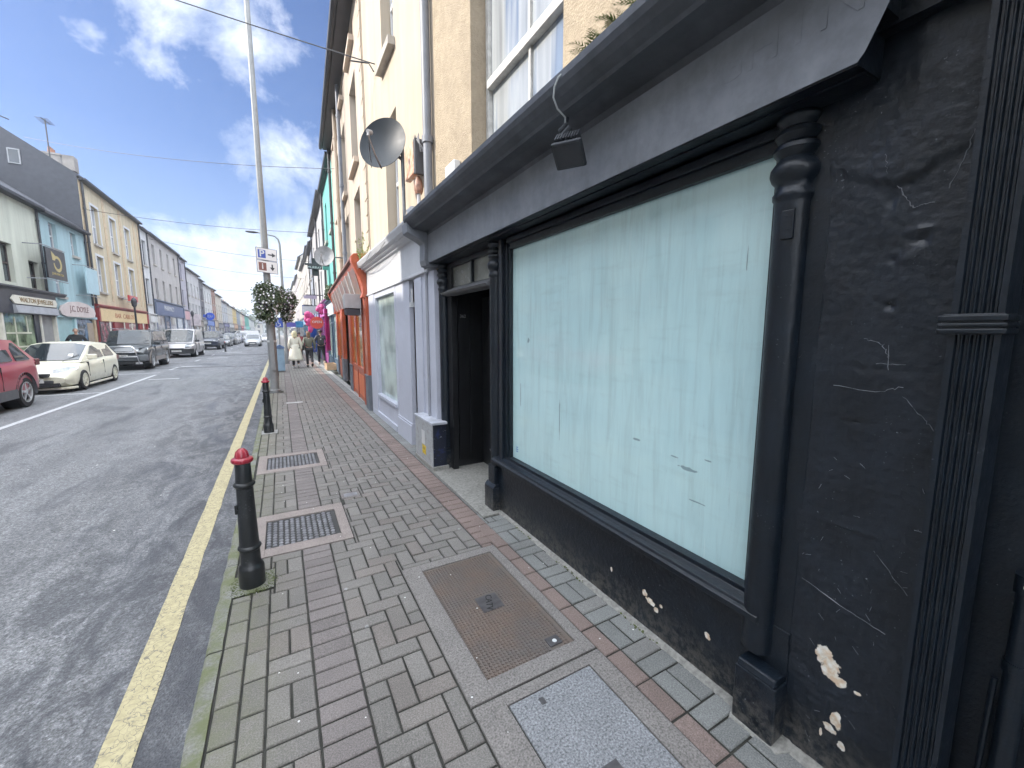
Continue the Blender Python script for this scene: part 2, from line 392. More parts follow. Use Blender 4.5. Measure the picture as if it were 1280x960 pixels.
# right pavement: bed + individual bricks
sheet('pavement', -.37, 1.72, -3, 40, -.009, JOINT)
sheet('pavement', -.37, 2.2, 40, 235, .0, M('far_paving', (.21, .195, .185), .85, .12, 3, bmp=.3, bsc=30))
COVERS = [(.62, 1.33, -.2, 2.66), (-.30, .415, 3.30, 4.08), (-.34, .415, 5.36, 6.15), (.425, .61, 4.16, 4.31), (-.03, .42, 10.5, 10.75)]
HOLES = COVERS + [(1.46, 1.72, 3.1, 4.66), (-.37, -.13, 2.86, 3.12), (-.37, -.13, 7.5, 7.78), (-.36, -.02, 12.55, 12.97)]
mb = MB()
def brick(x0, x1, y0, y1, mi):
    for a in HOLES:
        ix0, ix1, iy0, iy1 = max(x0, a[0]), min(x1, a[1]), max(y0, a[2]), min(y1, a[3])
        if ix1 - ix0 > .0005 and iy1 - iy0 > .0005:
            if ix0 - x0 > .012: brick(x0, ix0, y0, y1, mi)
            if x1 - ix1 > .012: brick(ix1, x1, y0, y1, mi)
            if iy0 - y0 > .012: brick(ix0, ix1, y0, iy0, mi)
            if y1 - iy1 > .012: brick(ix0, ix1, iy1, y1, mi)
            return
    cx, cy = (x0 + x1) / 2, (y0 + y1) / 2
    g = .0050
    x0 += g; x1 -= g; y0 += g; y1 -= g
    if x1 - x0 < .008 or y1 - y0 < .008: return
    j = lambda: random.uniform(-.0012, .0012)
    z = random.uniform(-.0015, .0015) + .002 * noise.noise(Vector((cx * 2, cy * 2, 0)))
    tx, ty = random.uniform(-.012, .012), random.uniform(-.012, .012)
    c = .0045; P = []
    for ins, zz in ((0, -.03), (0, -.0055), (c, -.0006)):
        for (px, py) in ((x0 + ins, y0 + ins), (x1 - ins, y0 + ins), (x1 - ins, y1 - ins), (x0 + ins, y1 - ins)):
            P.append((px + j(), py + j(), z + zz + (px - cx) * tx + (py - cy) * ty))
    mb.mi = mi
    mb.add(P, [(0, 1, 5, 4), (1, 2, 6, 5), (2, 3, 7, 6), (3, 0, 4, 7), (4, 5, 9, 8), (5, 6, 10, 9), (6, 7, 11, 10), (7, 4, 8, 11), (8, 9, 10, 11)])
YB0, YB1 = -1.0, 40.
k = 0; y = YB0 + .003
while y < YB1:
    brick(-.355, -.252, y, y + .2, 0); brick(-.252, -.153, y - .1, y + .1, 0)
    if k % 2 == 0: brick(-.153, -.055, y, y + .2, 0); brick(-.055, .043, y, y + .2, 0)
    else: brick(-.153, .043, y, y + .1, 0); brick(-.153, .043, y + .1, y + .2, 0)
    brick(.043, .238, y, y + .1, 1 if False else 3); brick(.043, .238, y + .1, y + .2, 3)
    # band at the buildings
    if y > 2.6:
        brick(1.24, 1.44, y, y + .1, 1); brick(1.24, 1.44, y + .1, y + .2, 1)
    if y < 3.1:
        brick(1.33, 1.43, y, y + .2, 1)
        if k % 2 == 0: brick(1.43, 1.53, y, y + .2, 2); brick(1.53, 1.625, y, y + .2, 2)
        else: brick(1.43, 1.625, y, y + .1, 2); brick(1.43, 1.625, y + .1, y + .2, 2)
    elif y < 5.2: pass
    if y >= 3.1: brick(1.44, 1.50 if y < 4.7 else 1.6, y, y + .2, 2)
    y += .2; k += 1
def clipb(x0, x1, y0, y1):
    x1 = min(x1, 1.24); x0 = max(x0, .238)
    if x1 - x0 > .02: brick(x0, x1, y0, y1, 0)
ny = int((YB1 - YB0) / .1)
for j in range(ny):
    for i in range(-1, 11):
        kx = (i - j) % 4; x = .238 + .1 * i; y = YB0 + .1 * j + .009
        if kx == 0: clipb(x, x + .2, y, y + .1)
        elif kx == 3: clipb(x, x + .1, y, y + .2)
BR_PURP = bricks_mat('purple_paving_brick', (.164, .146, .141), True)
struct(mb.build('pavement', [BR_GREY, BR_RED, BR_PALE, BR_PURP], fix=False))
# concrete fillet against the shopfronts
mb = MB(); vs = []; n = 160
for i in range(n + 1):
    yy = -.6 + 3.75 * i / n; e = 1.622 + .012 * noise.noise(Vector((yy * 6, 2, 0))) + .01 * noise.noise(Vector((yy * 19, 2, 0)))
    if .70 < yy < .92: e -= .055
    vs += [(e - .004, yy, -.006), (e + .004, yy, .004), (1.70, yy, .018)]
mb.add(vs, [(3 * i + k, 3 * i + k + 1, 3 * i + k + 4, 3 * i + k + 3) for i in range(n) for k in range(2)])
struct(mb.build('pavement', THRESH, fix=False))
mb = MB(); mb.box(1.46, 2.3, 3.12, 4.66, -.02, .006); struct(mb.build('threshold_slab', THRESH, bevel=.006))
mb = MB(); mb.box(1.60, 1.75, 4.66, 40, -.02, .003); struct(mb.build('pavement', KERB2))

# weeds / leaves
LEAF = M('leaf_green', (.085, .15, .035), .6, .3, 12, col2=(.13, .19, .05))
LEAF2 = M('pale_leaf_green', (.20, .27, .07), .6, .3, 12)
MOSS = M('moss', (.09, .11, .035), .95, .3, 40, bmp=.6, bsc=150)
mb = MB()
for _ in range(260):
    yy = random.uniform(.45, 3.0); xx = 1.627 + random.gauss(0, .009)
    if noise.noise(Vector((yy * 3.1, 7, 0))) < .02: continue
    r = random.uniform(.003, .009); mb.lathe([(r, 0), (r * .8, r * .5), (0.0001, r * .7)], (xx, yy, 0), 5)
for _ in range(500):
    a = random.uniform(0, 2 * pi); r0 = random.gauss(.115, .02); xx = -.25 + r0 * cos(a); yy = 2.985 + r0 * sin(a)
    r = random.uniform(.002, .005); mb.lathe([(r, 0), (r * .8, r * .4), (0.0001, r * .7)], (xx, yy, -.001), 5)
o = mb.build('moss', MOSS, fix=False); o['kind'] = 'stuff'

# litter specks and dabs
mb = MB()
for _ in range(70):
    xx = random.uniform(-.3, 1.6); yy = random.uniform(.9, 7) ; r = random.uniform(.002, .006)
    mb.lathe([(r, 0), (r * .7, .0012)], (xx, yy, .0015), 6)
for _ in range(14):
    xx = random.uniform(-3.5, -1); yy = random.uniform(3, 12); r = random.uniform(.006, .014); mb.lathe([(r, 0), (r * .7, .002)], (xx, yy, RZ + .002), 6)
o = mb.build('litter_specks', M('litter', (.7, .7, .68), .7, .1)); o['kind'] = 'stuff'

# ---- covers
IRON = M('rusty_iron', (.115, .105, .10), .65, .3, 4, col2=(.155, .112, .088), metal=.15, bmp=.3, bsc=90)
IRON_PLAIN = M('worn_iron_plate', (.115, .11, .115), .5, .2, 20, metal=.5)
IRON_G = M('grey_iron', (.27, .27, .285), .5, .25, 9, metal=.45, bmp=.3, bsc=60)
def frame_slab(nm, parent, x0, x1, y0, y1, hx0, hx1, hy0, hy1, mat):
    m2 = MB(); m2.box(x0 + .004, hx0, y0 + .004, y1 - .004, -.03, .0015); m2.box(hx1, x1 - .004, y0 + .004, y1 - .004, -.03, .0015)
    m2.box(hx0, hx1, y0 + .004, hy0, -.03, .0015); m2.box(hx0, hx1, hy1, y1 - .004, -.03, .0015)
    return m2.build(nm, mat, parent, bevel=.003)
r = thing('access_cover', 'rusty brown gridded iron cover set in a pale concrete frame in front of the window', 'manhole cover', (1.0, 2.07, 0))
frame_slab('frame', r, .62, 1.33, 1.47, 2.66, .745, 1.262, 1.565, 2.58, CONC)
mb = MB(); mb.box(.75, 1.257, 1.57, 2.575, -.03, -.006)
s = .0195; nx = int(.50 / s); nyy = int(1.0 / s)
for i in range(nx):
    for j in range(nyy):
        x = .752 + s * i + .001; yv = 1.573 + s * j
        if .93 < x < 1.07 and 1.99 < yv < 2.14: continue
        if x > 1.08 and yv < 1.66 and 1.12 < x < 1.2: continue
        w = .0118
        mb.add([(x, yv, -.0065), (x + w, yv, -.0065), (x + w, yv + w, -.0065), (x, yv + w, -.0065), (x + .002, yv + .002, -.0005), (x + w - .002, yv + .002, -.0005), (x + w - .002, yv + w - .002, -.0005), (x + .002, yv + w - .002, -.0005)],
               [(0, 1, 5, 4), (1, 2, 6, 5), (2, 3, 7, 6), (3, 0, 4, 7), (4, 5, 6, 7)])
cv = mb.build('cover', IRON, r, fix=False)
mb = MB(); mb.box(.935, 1.07, 1.995, 2.135, -.008, .0); mb.build('plate', IRON_PLAIN, r); mb = MB(); mb.box(1.125, 1.2, 1.59, 1.65, -.008, .0); mb.build('plate', IRON_PLAIN, r)
text('lettering', 'CATV', .055, M('dark_recess', (.02, .02, .02), .9), r, (1.0, 2.065, .0003), (-.35, -.94, 0), (.94, -.35, 0), .0008)
mb = MB(); mb.lathe([(.0, .0), (.012, .0015), (.0125, .0)], (1.165, 1.615, .0012), 14); mb.build('rivet', WHITE, r)
r = thing('access_cover', 'speckled grey granite filled cover nearest the camera', 'manhole cover', (1.0, .6, 0))
frame_slab('frame', r, .62, 1.33, -.2, 1.466, .765, 1.225, -.1, 1.405, CONC)
mb = MB(); mb.box(.772, 1.218, -.1, 1.398, -.03, .0005); mb.build('infill', GRANITE, r, bevel=.002)
mb = MB(); mb.lathe([(.022, 0), (.024, .0022), (.016, .0022), (.014, .0005), (.007, .0005), (.006, .002), (0.0001, .002)], (.98, .965, .0008), 20); mb.box(.94, 1.02, .925, 1.005, -.01, .0012)
mb.build('key_hole', IRON_PLAIN, r)
mb = MB(); mb.box(.90, .925, 1.33, 1.365, -.01, .0012); mb.build('key_slot', IRON_PLAIN, r)
M('cover_recess', (.045, .045, .045), .8)
def tactile(y0, y1, x0, lab, cell):
    r = thing('access_cover', lab, 'manhole cover', (.05, (y0 + y1) / 2, 0))
    frame_slab('frame', r, x0, .415, y0, y1, x0 + .10, .335, y0 + .13, y1 - .13, CONC_PINK)
    mb = MB(); mb.mi = 1; mb.box(x0 + .104, .331, y0 + .134, y1 - .134, -.03, -.008); mb.mi = 0
    xx = x0 + .125; i = 0
    while xx < .315:
        yv = y0 + .15 + (cell / 2 if i % 2 else 0)
        while yv < y1 - .15:
            mb.lathe([(cell * .37, -.0075), (cell * .31, -.001), (cell * .18, -.0003), (.0001, -.0003)], (xx, yv, 0), 7); yv += cell
        xx += cell * .90; i += 1
    mb.build('cover', [IRON_G, _mc['cover_recess']], r, fix=False)
tactile(3.30, 4.08, -.30, 'studded iron cover in a pink frame beside the nearest bollard', .046)
tactile(5.36, 6.15, -.34, 'studded iron cover in a pink frame midway between the two bollards', .046)
r = thing('valve_cover', 'small oblong iron valve plate set among the herringbone bricks', 'valve cover', (.517, 4.235, 0))
mb = MB(); mb.box(.43, .605, 4.165, 4.305, -.03, -.001); mb.build('surround', CONC, r, bevel=.003)
mb = MB(); mb.box(.455, .58, 4.19, 4.28, -.01, .001); [mb.box(.46 + .02 * i, .468 + .02 * i, 4.2, 4.27, 0, .0025) for i in range(6)]; mb.build('lid', IRON_G, r)
r = thing('valve_cover', 'pale worn valve plate further up the pavement past the far bollard', 'valve cover', (.2, 10.62, 0))
mb = MB(); mb.box(-.025, .415, 10.505, 10.745, -.03, -.001); mb.build('surround', CONC, r)
mb = MB(); mb.box(.03, .36, 10.56, 10.69, -.01, .002); mb.build('lid', M('pale_plate', (.5, .5, .5), .7, .2), r)

# ------------------------------------------------------------------ bollards
RED = M('red_gloss_paint', (.40, .022, .045), .3, .2, 10, coat=.3, grime=.2)
BOLB = black_paint('bollard_black_paint', base=(.016, .018, .02), rough=.3, bs=.16, lump=30, flk=.62, grime_z=False)
def bollard(label, loc, lean=(0, 0)):
    r = thing('bollard', label, 'bollard', loc, 0, 'black bollards with red caps along the kerb', world=False)
    r.rotation_euler = (lean[0], lean[1], 0)
    mb = MB(); mb.lathe([(.072, -.05), (.074, .0), (.074, .115), (.071, .130), (.064, .140), (.058, .150), (.057, .20), (.0565, .238), (.061, .243), (.066, .25), (.0665, .259), (.063, .266), (.056, .272), (.053, .36), (.048, .60), (.047, .655), (.054, .66), (.0605, .668), (.061, .677), (.057, .684), (.047, .689), (.045, .74), (.043, .81), (.04, .82)], n=36)
    mb.build('post', BOLB, r, smooth=True)
    mb = MB(); mb.obox((-.052, -.012, .52), (1, 0, 0), (0, 1, 0), (0, 0, 1), .008, .014, .03); mb.build('bracket', BOLB, r, bevel=.003)
    mb = MB(); mb.lathe([(.04, .813), (.052, .813), (.0595, .82), (.061, .83), (.058, .84), (.048, .846), (.038, .848), (.037, .86), (.032, .877), (.022, .891), (.012, .898), (.0001, .90)], n=36)
    for i in range(8):
        t = i * pi / 4; mb.tube([(.037 * cos(t), .037 * sin(t), .851), (.03 * cos(t), .03 * sin(t), .881), (.012 * cos(t), .012 * sin(t), .90)], .0035, 5)
    mb.build('cap', RED, r, smooth=True)
    return r
bollard('nearest and largest of the black bollards, red cap, beside the yellow line', (-.255, 2.99, .0), (radians(.6), 0))
bollard('second black bollard with red cap, just this side of the tall lamp post', (-.255, 7.64, 0), (0, 0))
for yy, lb in ((15.6, 'black bollard just behind the tall lamp post'), (17.4, 'small black bollard further behind the lamp post')):
    bollard(lb, (-.2, yy, 0))
r = bollard('black post at the near edge of the parking bays beside the parked van', (-4.3, 44, RZ)); 
mb = MB(); vs = [(-.36, 2.87, -.001), (-.135, 2.88, -.001), (-.13, 3.11, -.001), (-.36, 3.11, -.001)]; mb.add(vs, [(0, 1, 2, 3)]); struct(mb.build('bollard_footing', KERBM, fix=False))
mb = MB(); vs = [(-.36, 7.5, -.001), (-.135, 7.5, -.001), (-.13, 7.78, -.001), (-.36, 7.78, -.001)]; mb.add(vs, [(0, 1, 2, 3)]); struct(mb.build('bollard_footing', KERB2, fix=False))
# ------------------------------------------------------------------ building kit
class Fac:
    def __init__(s, side, xf): s.s = side; s.x = xf
    def box(s, mb, u0, u1, w0, w1, z0, z1): mb.box(s.x + s.s * w0, s.x + s.s * w1, u0, u1, z0, z1); return mb
    def P(s, u, w, z): return (s.x + s.s * w, u, z)
    def xd(s): return (0, s.s, 0)
    def prof(s, mb, poly, u0, u1):   # (w,z) profile swept along the street
        mb.prism([(s.x + s.s * w, z) for w, z in poly], u0, u1, 'y'); return mb
def sash(root, F, u0, u1, z0, z1, rec=.14, fm=WHITE, pm=G_dark, bars=(1, 1), sill=True, surround=None, fw=.06, sillm=SILL, rail=True):
    mb = MB(); g = .003; a, b = u0 + g, u1 - g; c, d = z0 + g, z1 - g
    F.box(mb, a, a + fw, -rec - .06, -rec, c, d); F.box(mb, b - fw, b, -rec - .06, -rec, c, d)
    F.box(mb, a + fw, b - fw, -rec - .06, -rec, c, c + fw); F.box(mb, a + fw, b - fw, -rec - .06, -rec, d - fw, d)
    zm = (c + d) / 2
    if rail: F.box(mb, a + fw, b - fw, -rec - .055, -rec + .008, zm - .03, zm + .03)
    nb, nv = bars
    for i in range(1, nb):
        u = a + fw + (b - a - 2 * fw) * i / nb; F.box(mb, u - .012, u + .012, -rec - .05, -rec - .01, c + fw, d - fw)
    for i in range(1, nv):
        for q0, q1 in ((c + fw, zm - .03), (zm + .03, d - fw)):
            z = q0 + (q1 - q0) * i / nv; F.box(mb, a + fw, b - fw, -rec - .046, -rec - .014, z - .011, z + .011)
    w = mb.build('window', fm, root)
    mb = MB(); F.box(mb, a + fw, b - fw, -rec - .045, -rec - .03, c + fw, d - fw); mb.build('pane', pm, w)
    if sill: mb = MB(); F.box(mb, u0 - .06, u1 + .06, -rec + .004, .10, z0 - .11, z0 + .0); mb.build('sill', sillm, w)
    if surround:
        mb = MB(); sw = .13
        F.box(mb, u0 - sw, u0 - .002, .002, .03, z0 - .01, z1 + sw); F.box(mb, u1 + .002, u1 + sw, .002, .03, z0 - .01, z1 + sw); F.box(mb, u0 - .002, u1 + .002, .002, .03, z1 + .002, z1 + sw)
        mb.build('surround', surround, w)
    return w
def shell(root, F, y0, y1, h, ridge, depth, wm, rm, holes, rd=.22, gutter=DARKMET, eave=.28, gables=True, inner=None):
    mb = MB(); s, x = F.s, F.x
    ys = sorted({y0, y1, *[q for o in holes for q in o[:2]]}); zs = sorted({0., h, *[q for o in holes for q in o[2:4]]})
    for i in range(len(ys) - 1):
        for j in range(len(zs) - 1):
            cy, cz = (ys[i] + ys[i + 1]) / 2, (zs[j] + zs[j + 1]) / 2
            if any(o[0] < cy < o[1] and o[2] < cz < o[3] for o in holes): continue
            mb.add([F.P(ys[i], 0, zs[j]), F.P(ys[i + 1], 0, zs[j]), F.P(ys[i + 1], 0, zs[j + 1]), F.P(ys[i], 0, zs[j + 1])], [(0, 1, 2, 3)])
    for (a, b, c, d) in [o[:4] for o in holes]:
        mb.add([F.P(a, 0, c), F.P(b, 0, c), F.P(b, 0, d), F.P(a, 0, d), F.P(a, -rd, c), F.P(b, -rd, c), F.P(b, -rd, d), F.P(a, -rd, d)],
               [(0, 1, 5, 4), (1, 2, 6, 5), (2, 3, 7, 6), (3, 0, 4, 7)])
    r = ridge
    for yy in (y0, y1):
        mb.add([F.P(yy, 0, 0), F.P(yy, -depth, 0), F.P(yy, -depth, h), F.P(yy, -depth / 2, r - .05), F.P(yy, 0, h)], [(0, 1, 2, 3, 4)])
    mb.add([F.P(y0, -depth, 0), F.P(y1, -depth, 0), F.P(y1, -depth, h), F.P(y0, -depth, h)], [(0, 1, 2, 3)])
    w = mb.build('wall', wm, root, fix=False)
    # roof
    mb = MB(); sl = (r - h) / (depth / 2); t = .10
    for w0, w1 in ((eave, -depth / 2), (-depth - .1, -depth / 2)):
        zA = h - sl * (eave if w0 > 0 else .1) + .02
        mb.add([F.P(y0 - .04, w0, zA), F.P(y1 + .04, w0, zA), F.P(y1 + .04, w1, r + .02), F.P(y0 - .04, w1, r + .02),
                F.P(y0 - .04, w0, zA + t), F.P(y1 + .04, w0, zA + t), F.P(y1 + .04, w1, r + .02 + t), F.P(y0 - .04, w1, r + .02 + t)],
               [(0, 1, 2, 3), (4, 5, 6, 7), (0, 1, 5, 4), (0, 3, 7, 4), (1, 2, 6, 5)])
    rf = mb.build('roof', rm, root)
    if gutter:
        mb = MB(); zg = h - sl * eave + .02
        F.prof(mb, [(eave - .02, zg + .07), (eave + .10, zg + .07), (eave + .09, zg - .03), (eave + .04, zg - .06), (eave - .01, zg - .04)], y0, y1)
        mb.build('gutter', gutter, root)
        mb = MB(); F.box(mb, y0, y1, .001, eave - .03, h - sl * eave - .02, h - sl * eave + .05); mb.build('eave_soffit', gutter, root)
    return w, rf
def chimney(roof, F, y, depth, r, w=.9, hgt=1.1, m=CHIM, pots=3, dw=.5):
    mb = MB(); mb.box(F.x + F.s * (-depth / 2 - dw), F.x + F.s * (-depth / 2 + dw), y - w / 2, y + w / 2, r - .6, r + hgt)
    mb.box(F.x + F.s * (-depth / 2 - dw - .06), F.x + F.s * (-depth / 2 + dw + .06), y - w / 2 - .06, y + w / 2 + .06, r + hgt, r + hgt + .12)
    c = mb.build('chimney', m, roof)
    for i in range(pots):
        mb = MB(); mb.lathe([(.10, 0), (.12, .08), (.09, .35), (.11, .38)], (F.x - F.s * depth / 2, y + (i - (pots - 1) / 2) * .28, r + hgt + .12), 10); mb.build('chimney_pot', M('terracotta', (.35, .17, .10), .8, .2, 6), roof)
def downpipe(root, F, y, z0, z1, m=DARKMET, r=.045, out=.07, clips=True):
    mb = MB(); mb.tube([F.P(y, out, z0), F.P(y, out, z1)], r, 10)
    if clips:
        z = z0 + .8
        while z < z1: mb.tube([F.P(y, out, z), F.P(y, out, z + .07)], r * 1.28, 10); z += 1.8
    return mb.build('downpipe', m, root, smooth=True)

# ------------------------------------------------------------------ RIGHT 1: the black shop
XW = 1.66
shop = thing('shop_building', 'black painted shopfront with a large whitewashed pale aqua window under bare roughcast', 'building', (XW, 2.6, 0))
F = Fac(-1, XW)
# roughcast upper floors with the big sash window
big = (2.30, 3.72, 2.86, 5.4)
shell(shop, F, -4.5, 4.72, 9.2, 12.2, 9, ROUGHCAST, SLATE, [big, (-3.0, 4.60, 0.0, 2.75), (-.6, .6, 3.0, 5.4), (2.30, 3.72, 6.3, 8.0), (-.6, .6, 6.3, 8.0)], rd=.24)
def bigsash(u0, u1, z0, z1, mid):
    mb = MB(); fw = .055; R = .15
    F.box(mb, u0 + .003, u0 + fw, -R - .09, -R, z0, z1); F.box(mb, u1 - fw, u1 - .003, -R - .09, -R, z0, z1)
    F.box(mb, u0 + fw, u1 - fw, -R - .09, -R, z0, z0 + .08); F.box(mb, u0 + fw, u1 - fw, -R - .09, -R, z1 - .06, z1)
    F.box(mb, u0 + fw, u1 - fw, -R - .088, -R + .015, mid - .03, mid + .045)
    c = (u0 + u1) / 2 - .03
    F.box(mb, c - .014, c + .014, -R - .08, -R - .02, z0 + .08, mid - .03); F.box(mb, c - .014, c + .014, -R - .07, -R - .012, mid + .045, z1 - .06)
    w = mb.build('sash_window', M('flaking_white_paint', (.62, .61, .58), .6, .12, 6, bmp=.3, bsc=40, grime=.4), shop, bevel=.004)
    mb = MB(); F.box(mb, u0 + fw, u1 - fw, -R - .05, -R - .045, z0 + .08, mid - .03); F.box(mb, u0 + fw, u1 - fw, -R - .04, -R - .035, mid + .045, z1 - .06)
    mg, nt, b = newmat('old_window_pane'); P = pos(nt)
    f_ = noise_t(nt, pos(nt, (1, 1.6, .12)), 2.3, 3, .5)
    nt.links.new(ramp(nt, f_, [(.36, (.12, .13, .14)), (.44, (.28, .30, .32)), (.52, (.36, .38, .39)), (.58, (.17, .21, .28)), (.7, (.20, .25, .33))]), b.inputs['Base Color'])  # sky reflection and curtain streaks painted into the opaque pane colour
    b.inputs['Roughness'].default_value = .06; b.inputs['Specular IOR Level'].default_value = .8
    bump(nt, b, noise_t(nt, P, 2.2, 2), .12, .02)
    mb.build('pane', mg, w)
    # curtain folds and dark room
    mb = MB(); n = 80; vs = []
    for i in range(n + 1):
        yy = u0 + (u1 - u0) * (.02 + .96 * i / n); ww = -R - .16 - .025 * sin(i * 1.1) - .02 * noise.noise(Vector((i * .21, 0, 0)))
        vs += [F.P(yy, ww, z0), F.P(yy, ww, z1)]
    mb.add(vs, [(2 * i, 2 * i + 1, 2 * i + 3, 2 * i + 2) for i in range(n) if not (14 < i < 26)])
    mb.build('curtain', M('net_curtain', (.62, .64, .66), .9, .1, 4), w, fix=False, smooth=True)
    mb = MB(); F.box(mb, u0 - .1, u1 + .1, -R - .75, -R - .7, z0 - .1, z1 + .1); mb.build('room_shade', M('pale_blind', (.26, .32, .42), .9, .2), w)
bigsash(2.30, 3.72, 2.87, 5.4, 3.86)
for q in ((-.6, .6, 3.0, 5.4), (-.6, .6, 6.3, 8.0), (2.30, 3.72, 6.3, 8.0)): sash(shop, F, *q, sill=False)

# stall riser, window frame, sill
mb = MB(); mb.box(1.655, 1.80, .74, 3.33, -.05, .452); mb.build('stall_riser', BLK_RISER, shop, bevel=.004)
mb = MB(); mb.prism([(1.60, .452), (1.60, .478), (1.615, .486), (1.62, .497), (1.645, .503), (1.665, .512), (1.665, .535), (1.80, .545), (1.80, .452)], .84, 3.235, 'y')
mb.build('window_sill', BLK, shop, bevel=.003)
mb = MB()
mb.box(1.665, 1.80, 3.052, 3.10, .53, 2.34); mb.box(1.68, 1.80, 3.028, 3.052, .53, 2.31); mb.box(1.64, 1.80, 3.10, 3.15, .50, 2.45); mb.box(1.66, 1.80, 3.15, 3.27, .50, 2.46)
mb.box(1.665, 1.80, .90, .925, .53, 2.34); mb.box(1.68, 1.80, .925, .945, .53, 2.31); mb.box(1.66, 1.80, .74, .90, .45, 2.46)
mb.box(1.68, 1.80, .945, 3.028, 2.292, 2.34); mb.box(1.66, 1.80, .925, 3.052, 2.34, 2.38); mb.box(1.63, 1.80, .90, 3.10, 2.38, 2.44)
mb.build('window_frame', BLK, shop, bevel=.003)
# whitewashed glass
mg, nt, b = newmat('whitewashed_glass'); P = pos(nt)
c = ramp(nt, noise_t(nt, pos(nt, (1, 1, 1)), 1.3, 4, .6), [(.3, (.47, .69, .72)), (.7, (.56, .77, .77))])
st = ramp(nt, noise_t(nt, pos(nt, (3, 5.5, .45)), 3.2, 6, .68, .5), [(.32, .78), (.5, 1.), (.7, 1.08)])
c = mixc(nt, .6, c, st, 'MULTIPLY')
st2 = ramp(nt, noise_t(nt, pos(nt, (2, 1.2, 7)), 2.6, 5, .62), [(.30, .78), (.46, 1.)])
c = mixc(nt, .35, c, st2, 'MULTIPLY')
nt1 = noise_t(nt, pos(nt, (5, 14, .8)), 6, 5, .7); thin = math_n(nt, 'MULTIPLY', math_n(nt, 'SUBTRACT', nt1, .665), 9., True)
c = mixc(nt, math_n(nt, 'MULTIPLY', thin, .6), c, (.13, .22, .27))
scr = spots(nt, [((1.7, 1.28, .95), (.1, .055, .010)), ((1.7, 1.36, .99), (.1, .03, .004)), ((1.7, 1.17, 1.02), (.1, .018, .004)), ((1.7, 1.05, 1.92), (.1, .003, .05)), ((1.7, 1.62, 1.02), (.1, .028, .007)), ((1.7, 2.78, 1.55), (.1, .016, .020)), ((1.7, 2.9, 1.1), (.1, .006, .12)), ((1.7, 1.22, .80), (.1, .05, .004)), ((1.7, 2.35, 1.0), (.1, .006, .14))], 30, .5)
c = mixc(nt, math_n(nt, 'MULTIPLY', scr, .6), c, (.07, .12, .15))
br = math_n(nt, 'MULTIPLY', math_n(nt, 'SUBTRACT', noise_t(nt, pos(nt, (3, 26, .9)), 5, 4, .6, .3), .62), 7., True)
c = mixc(nt, math_n(nt, 'MULTIPLY', br, .42), c, (.74, .86, .86))
nt.links.new(c, b.inputs['Base Color']); b.inputs['Roughness'].default_value = .35
b.inputs['Coat Weight'].default_value = 1.; b.inputs['Coat Roughness'].default_value = .02; b.inputs['Coat IOR'].default_value = 1.5
bump(nt, b, noise_t(nt, pos(nt, (3, 8, .8)), 8, 4), .05, .003)
mb = MB(); mb.box(1.712, 1.722, .93, 3.045, .535, 2.31); mb.build('window_glass', mg, shop)
mb = MB()
for dz, w in ((0, .030), (.018, .034), (.036, .024)): mb.box(1.7095, 1.7125, 2.955 - w / 2, 2.955 + w / 2, .60 + dz, .609 + dz)
mb.build('window_sticker', M('blue_sticker', (.12, .25, .45), .5, .2), shop)
# slender turned columns
def column(yc, xc, rings):
    mb = MB(); r = .058
    prof = [(r, .32), (r, 2.08), (r * 1.02, 2.09), (.066, 2.10), (.067, 2.115), (.058, 2.13), (.060, 2.15), (.073, 2.165), (.080, 2.185), (.078, 2.205), (.064, 2.225), (.056, 2.235), (.066, 2.25), (.074, 2.262), (.072, 2.276), (.056, 2.288), (.066, 2.300), (.073, 2.312), (.070, 2.326), (.054, 2.338), (.062, 2.350), (.070, 2.362), (.070, 2.372), (.062, 2.385), (.075, 2.40), (.088, 2.43), (.088, 2.46)]
    mb.lathe(prof, (xc, yc, 0), 32)
    c = mb.build('column', BLK, shop, smooth=True)
    mb = MB(); 
    if rings: mb.box(xc - .082, xc + .1, yc - .125, yc + .038, -.04, .245); mb.prism([(xc - .082, .245), (xc - .07, .275), (xc + .1, .275), (xc + .1, .245)], yc - .118, yc + .032)
    else: mb.box(xc - .088, xc + .1, yc - .088, yc + .088, -.04, .215); mb.box(xc - .062, xc + .1, yc - .062, yc + .062, .22, .41); mb.prism([(xc - .088, .215), (xc - .062, .245), (xc + .1, .245), (xc + .1, .215)], yc - .088, yc + .088)
    mb.build('plinth', BLK_RISER, c, bevel=.006)
    return c
column(.862, 1.66, True); column(3.262, 1.675, False); column(4.60, 1.68, False)
mb = MB(); mb.obox((1.603, .845, 2.0), (0, 1, 0), (0, 0, 1), (1, 0, 0), .022, .05, .006); mb.build('column_patch', BLK, shop, bevel=.003)
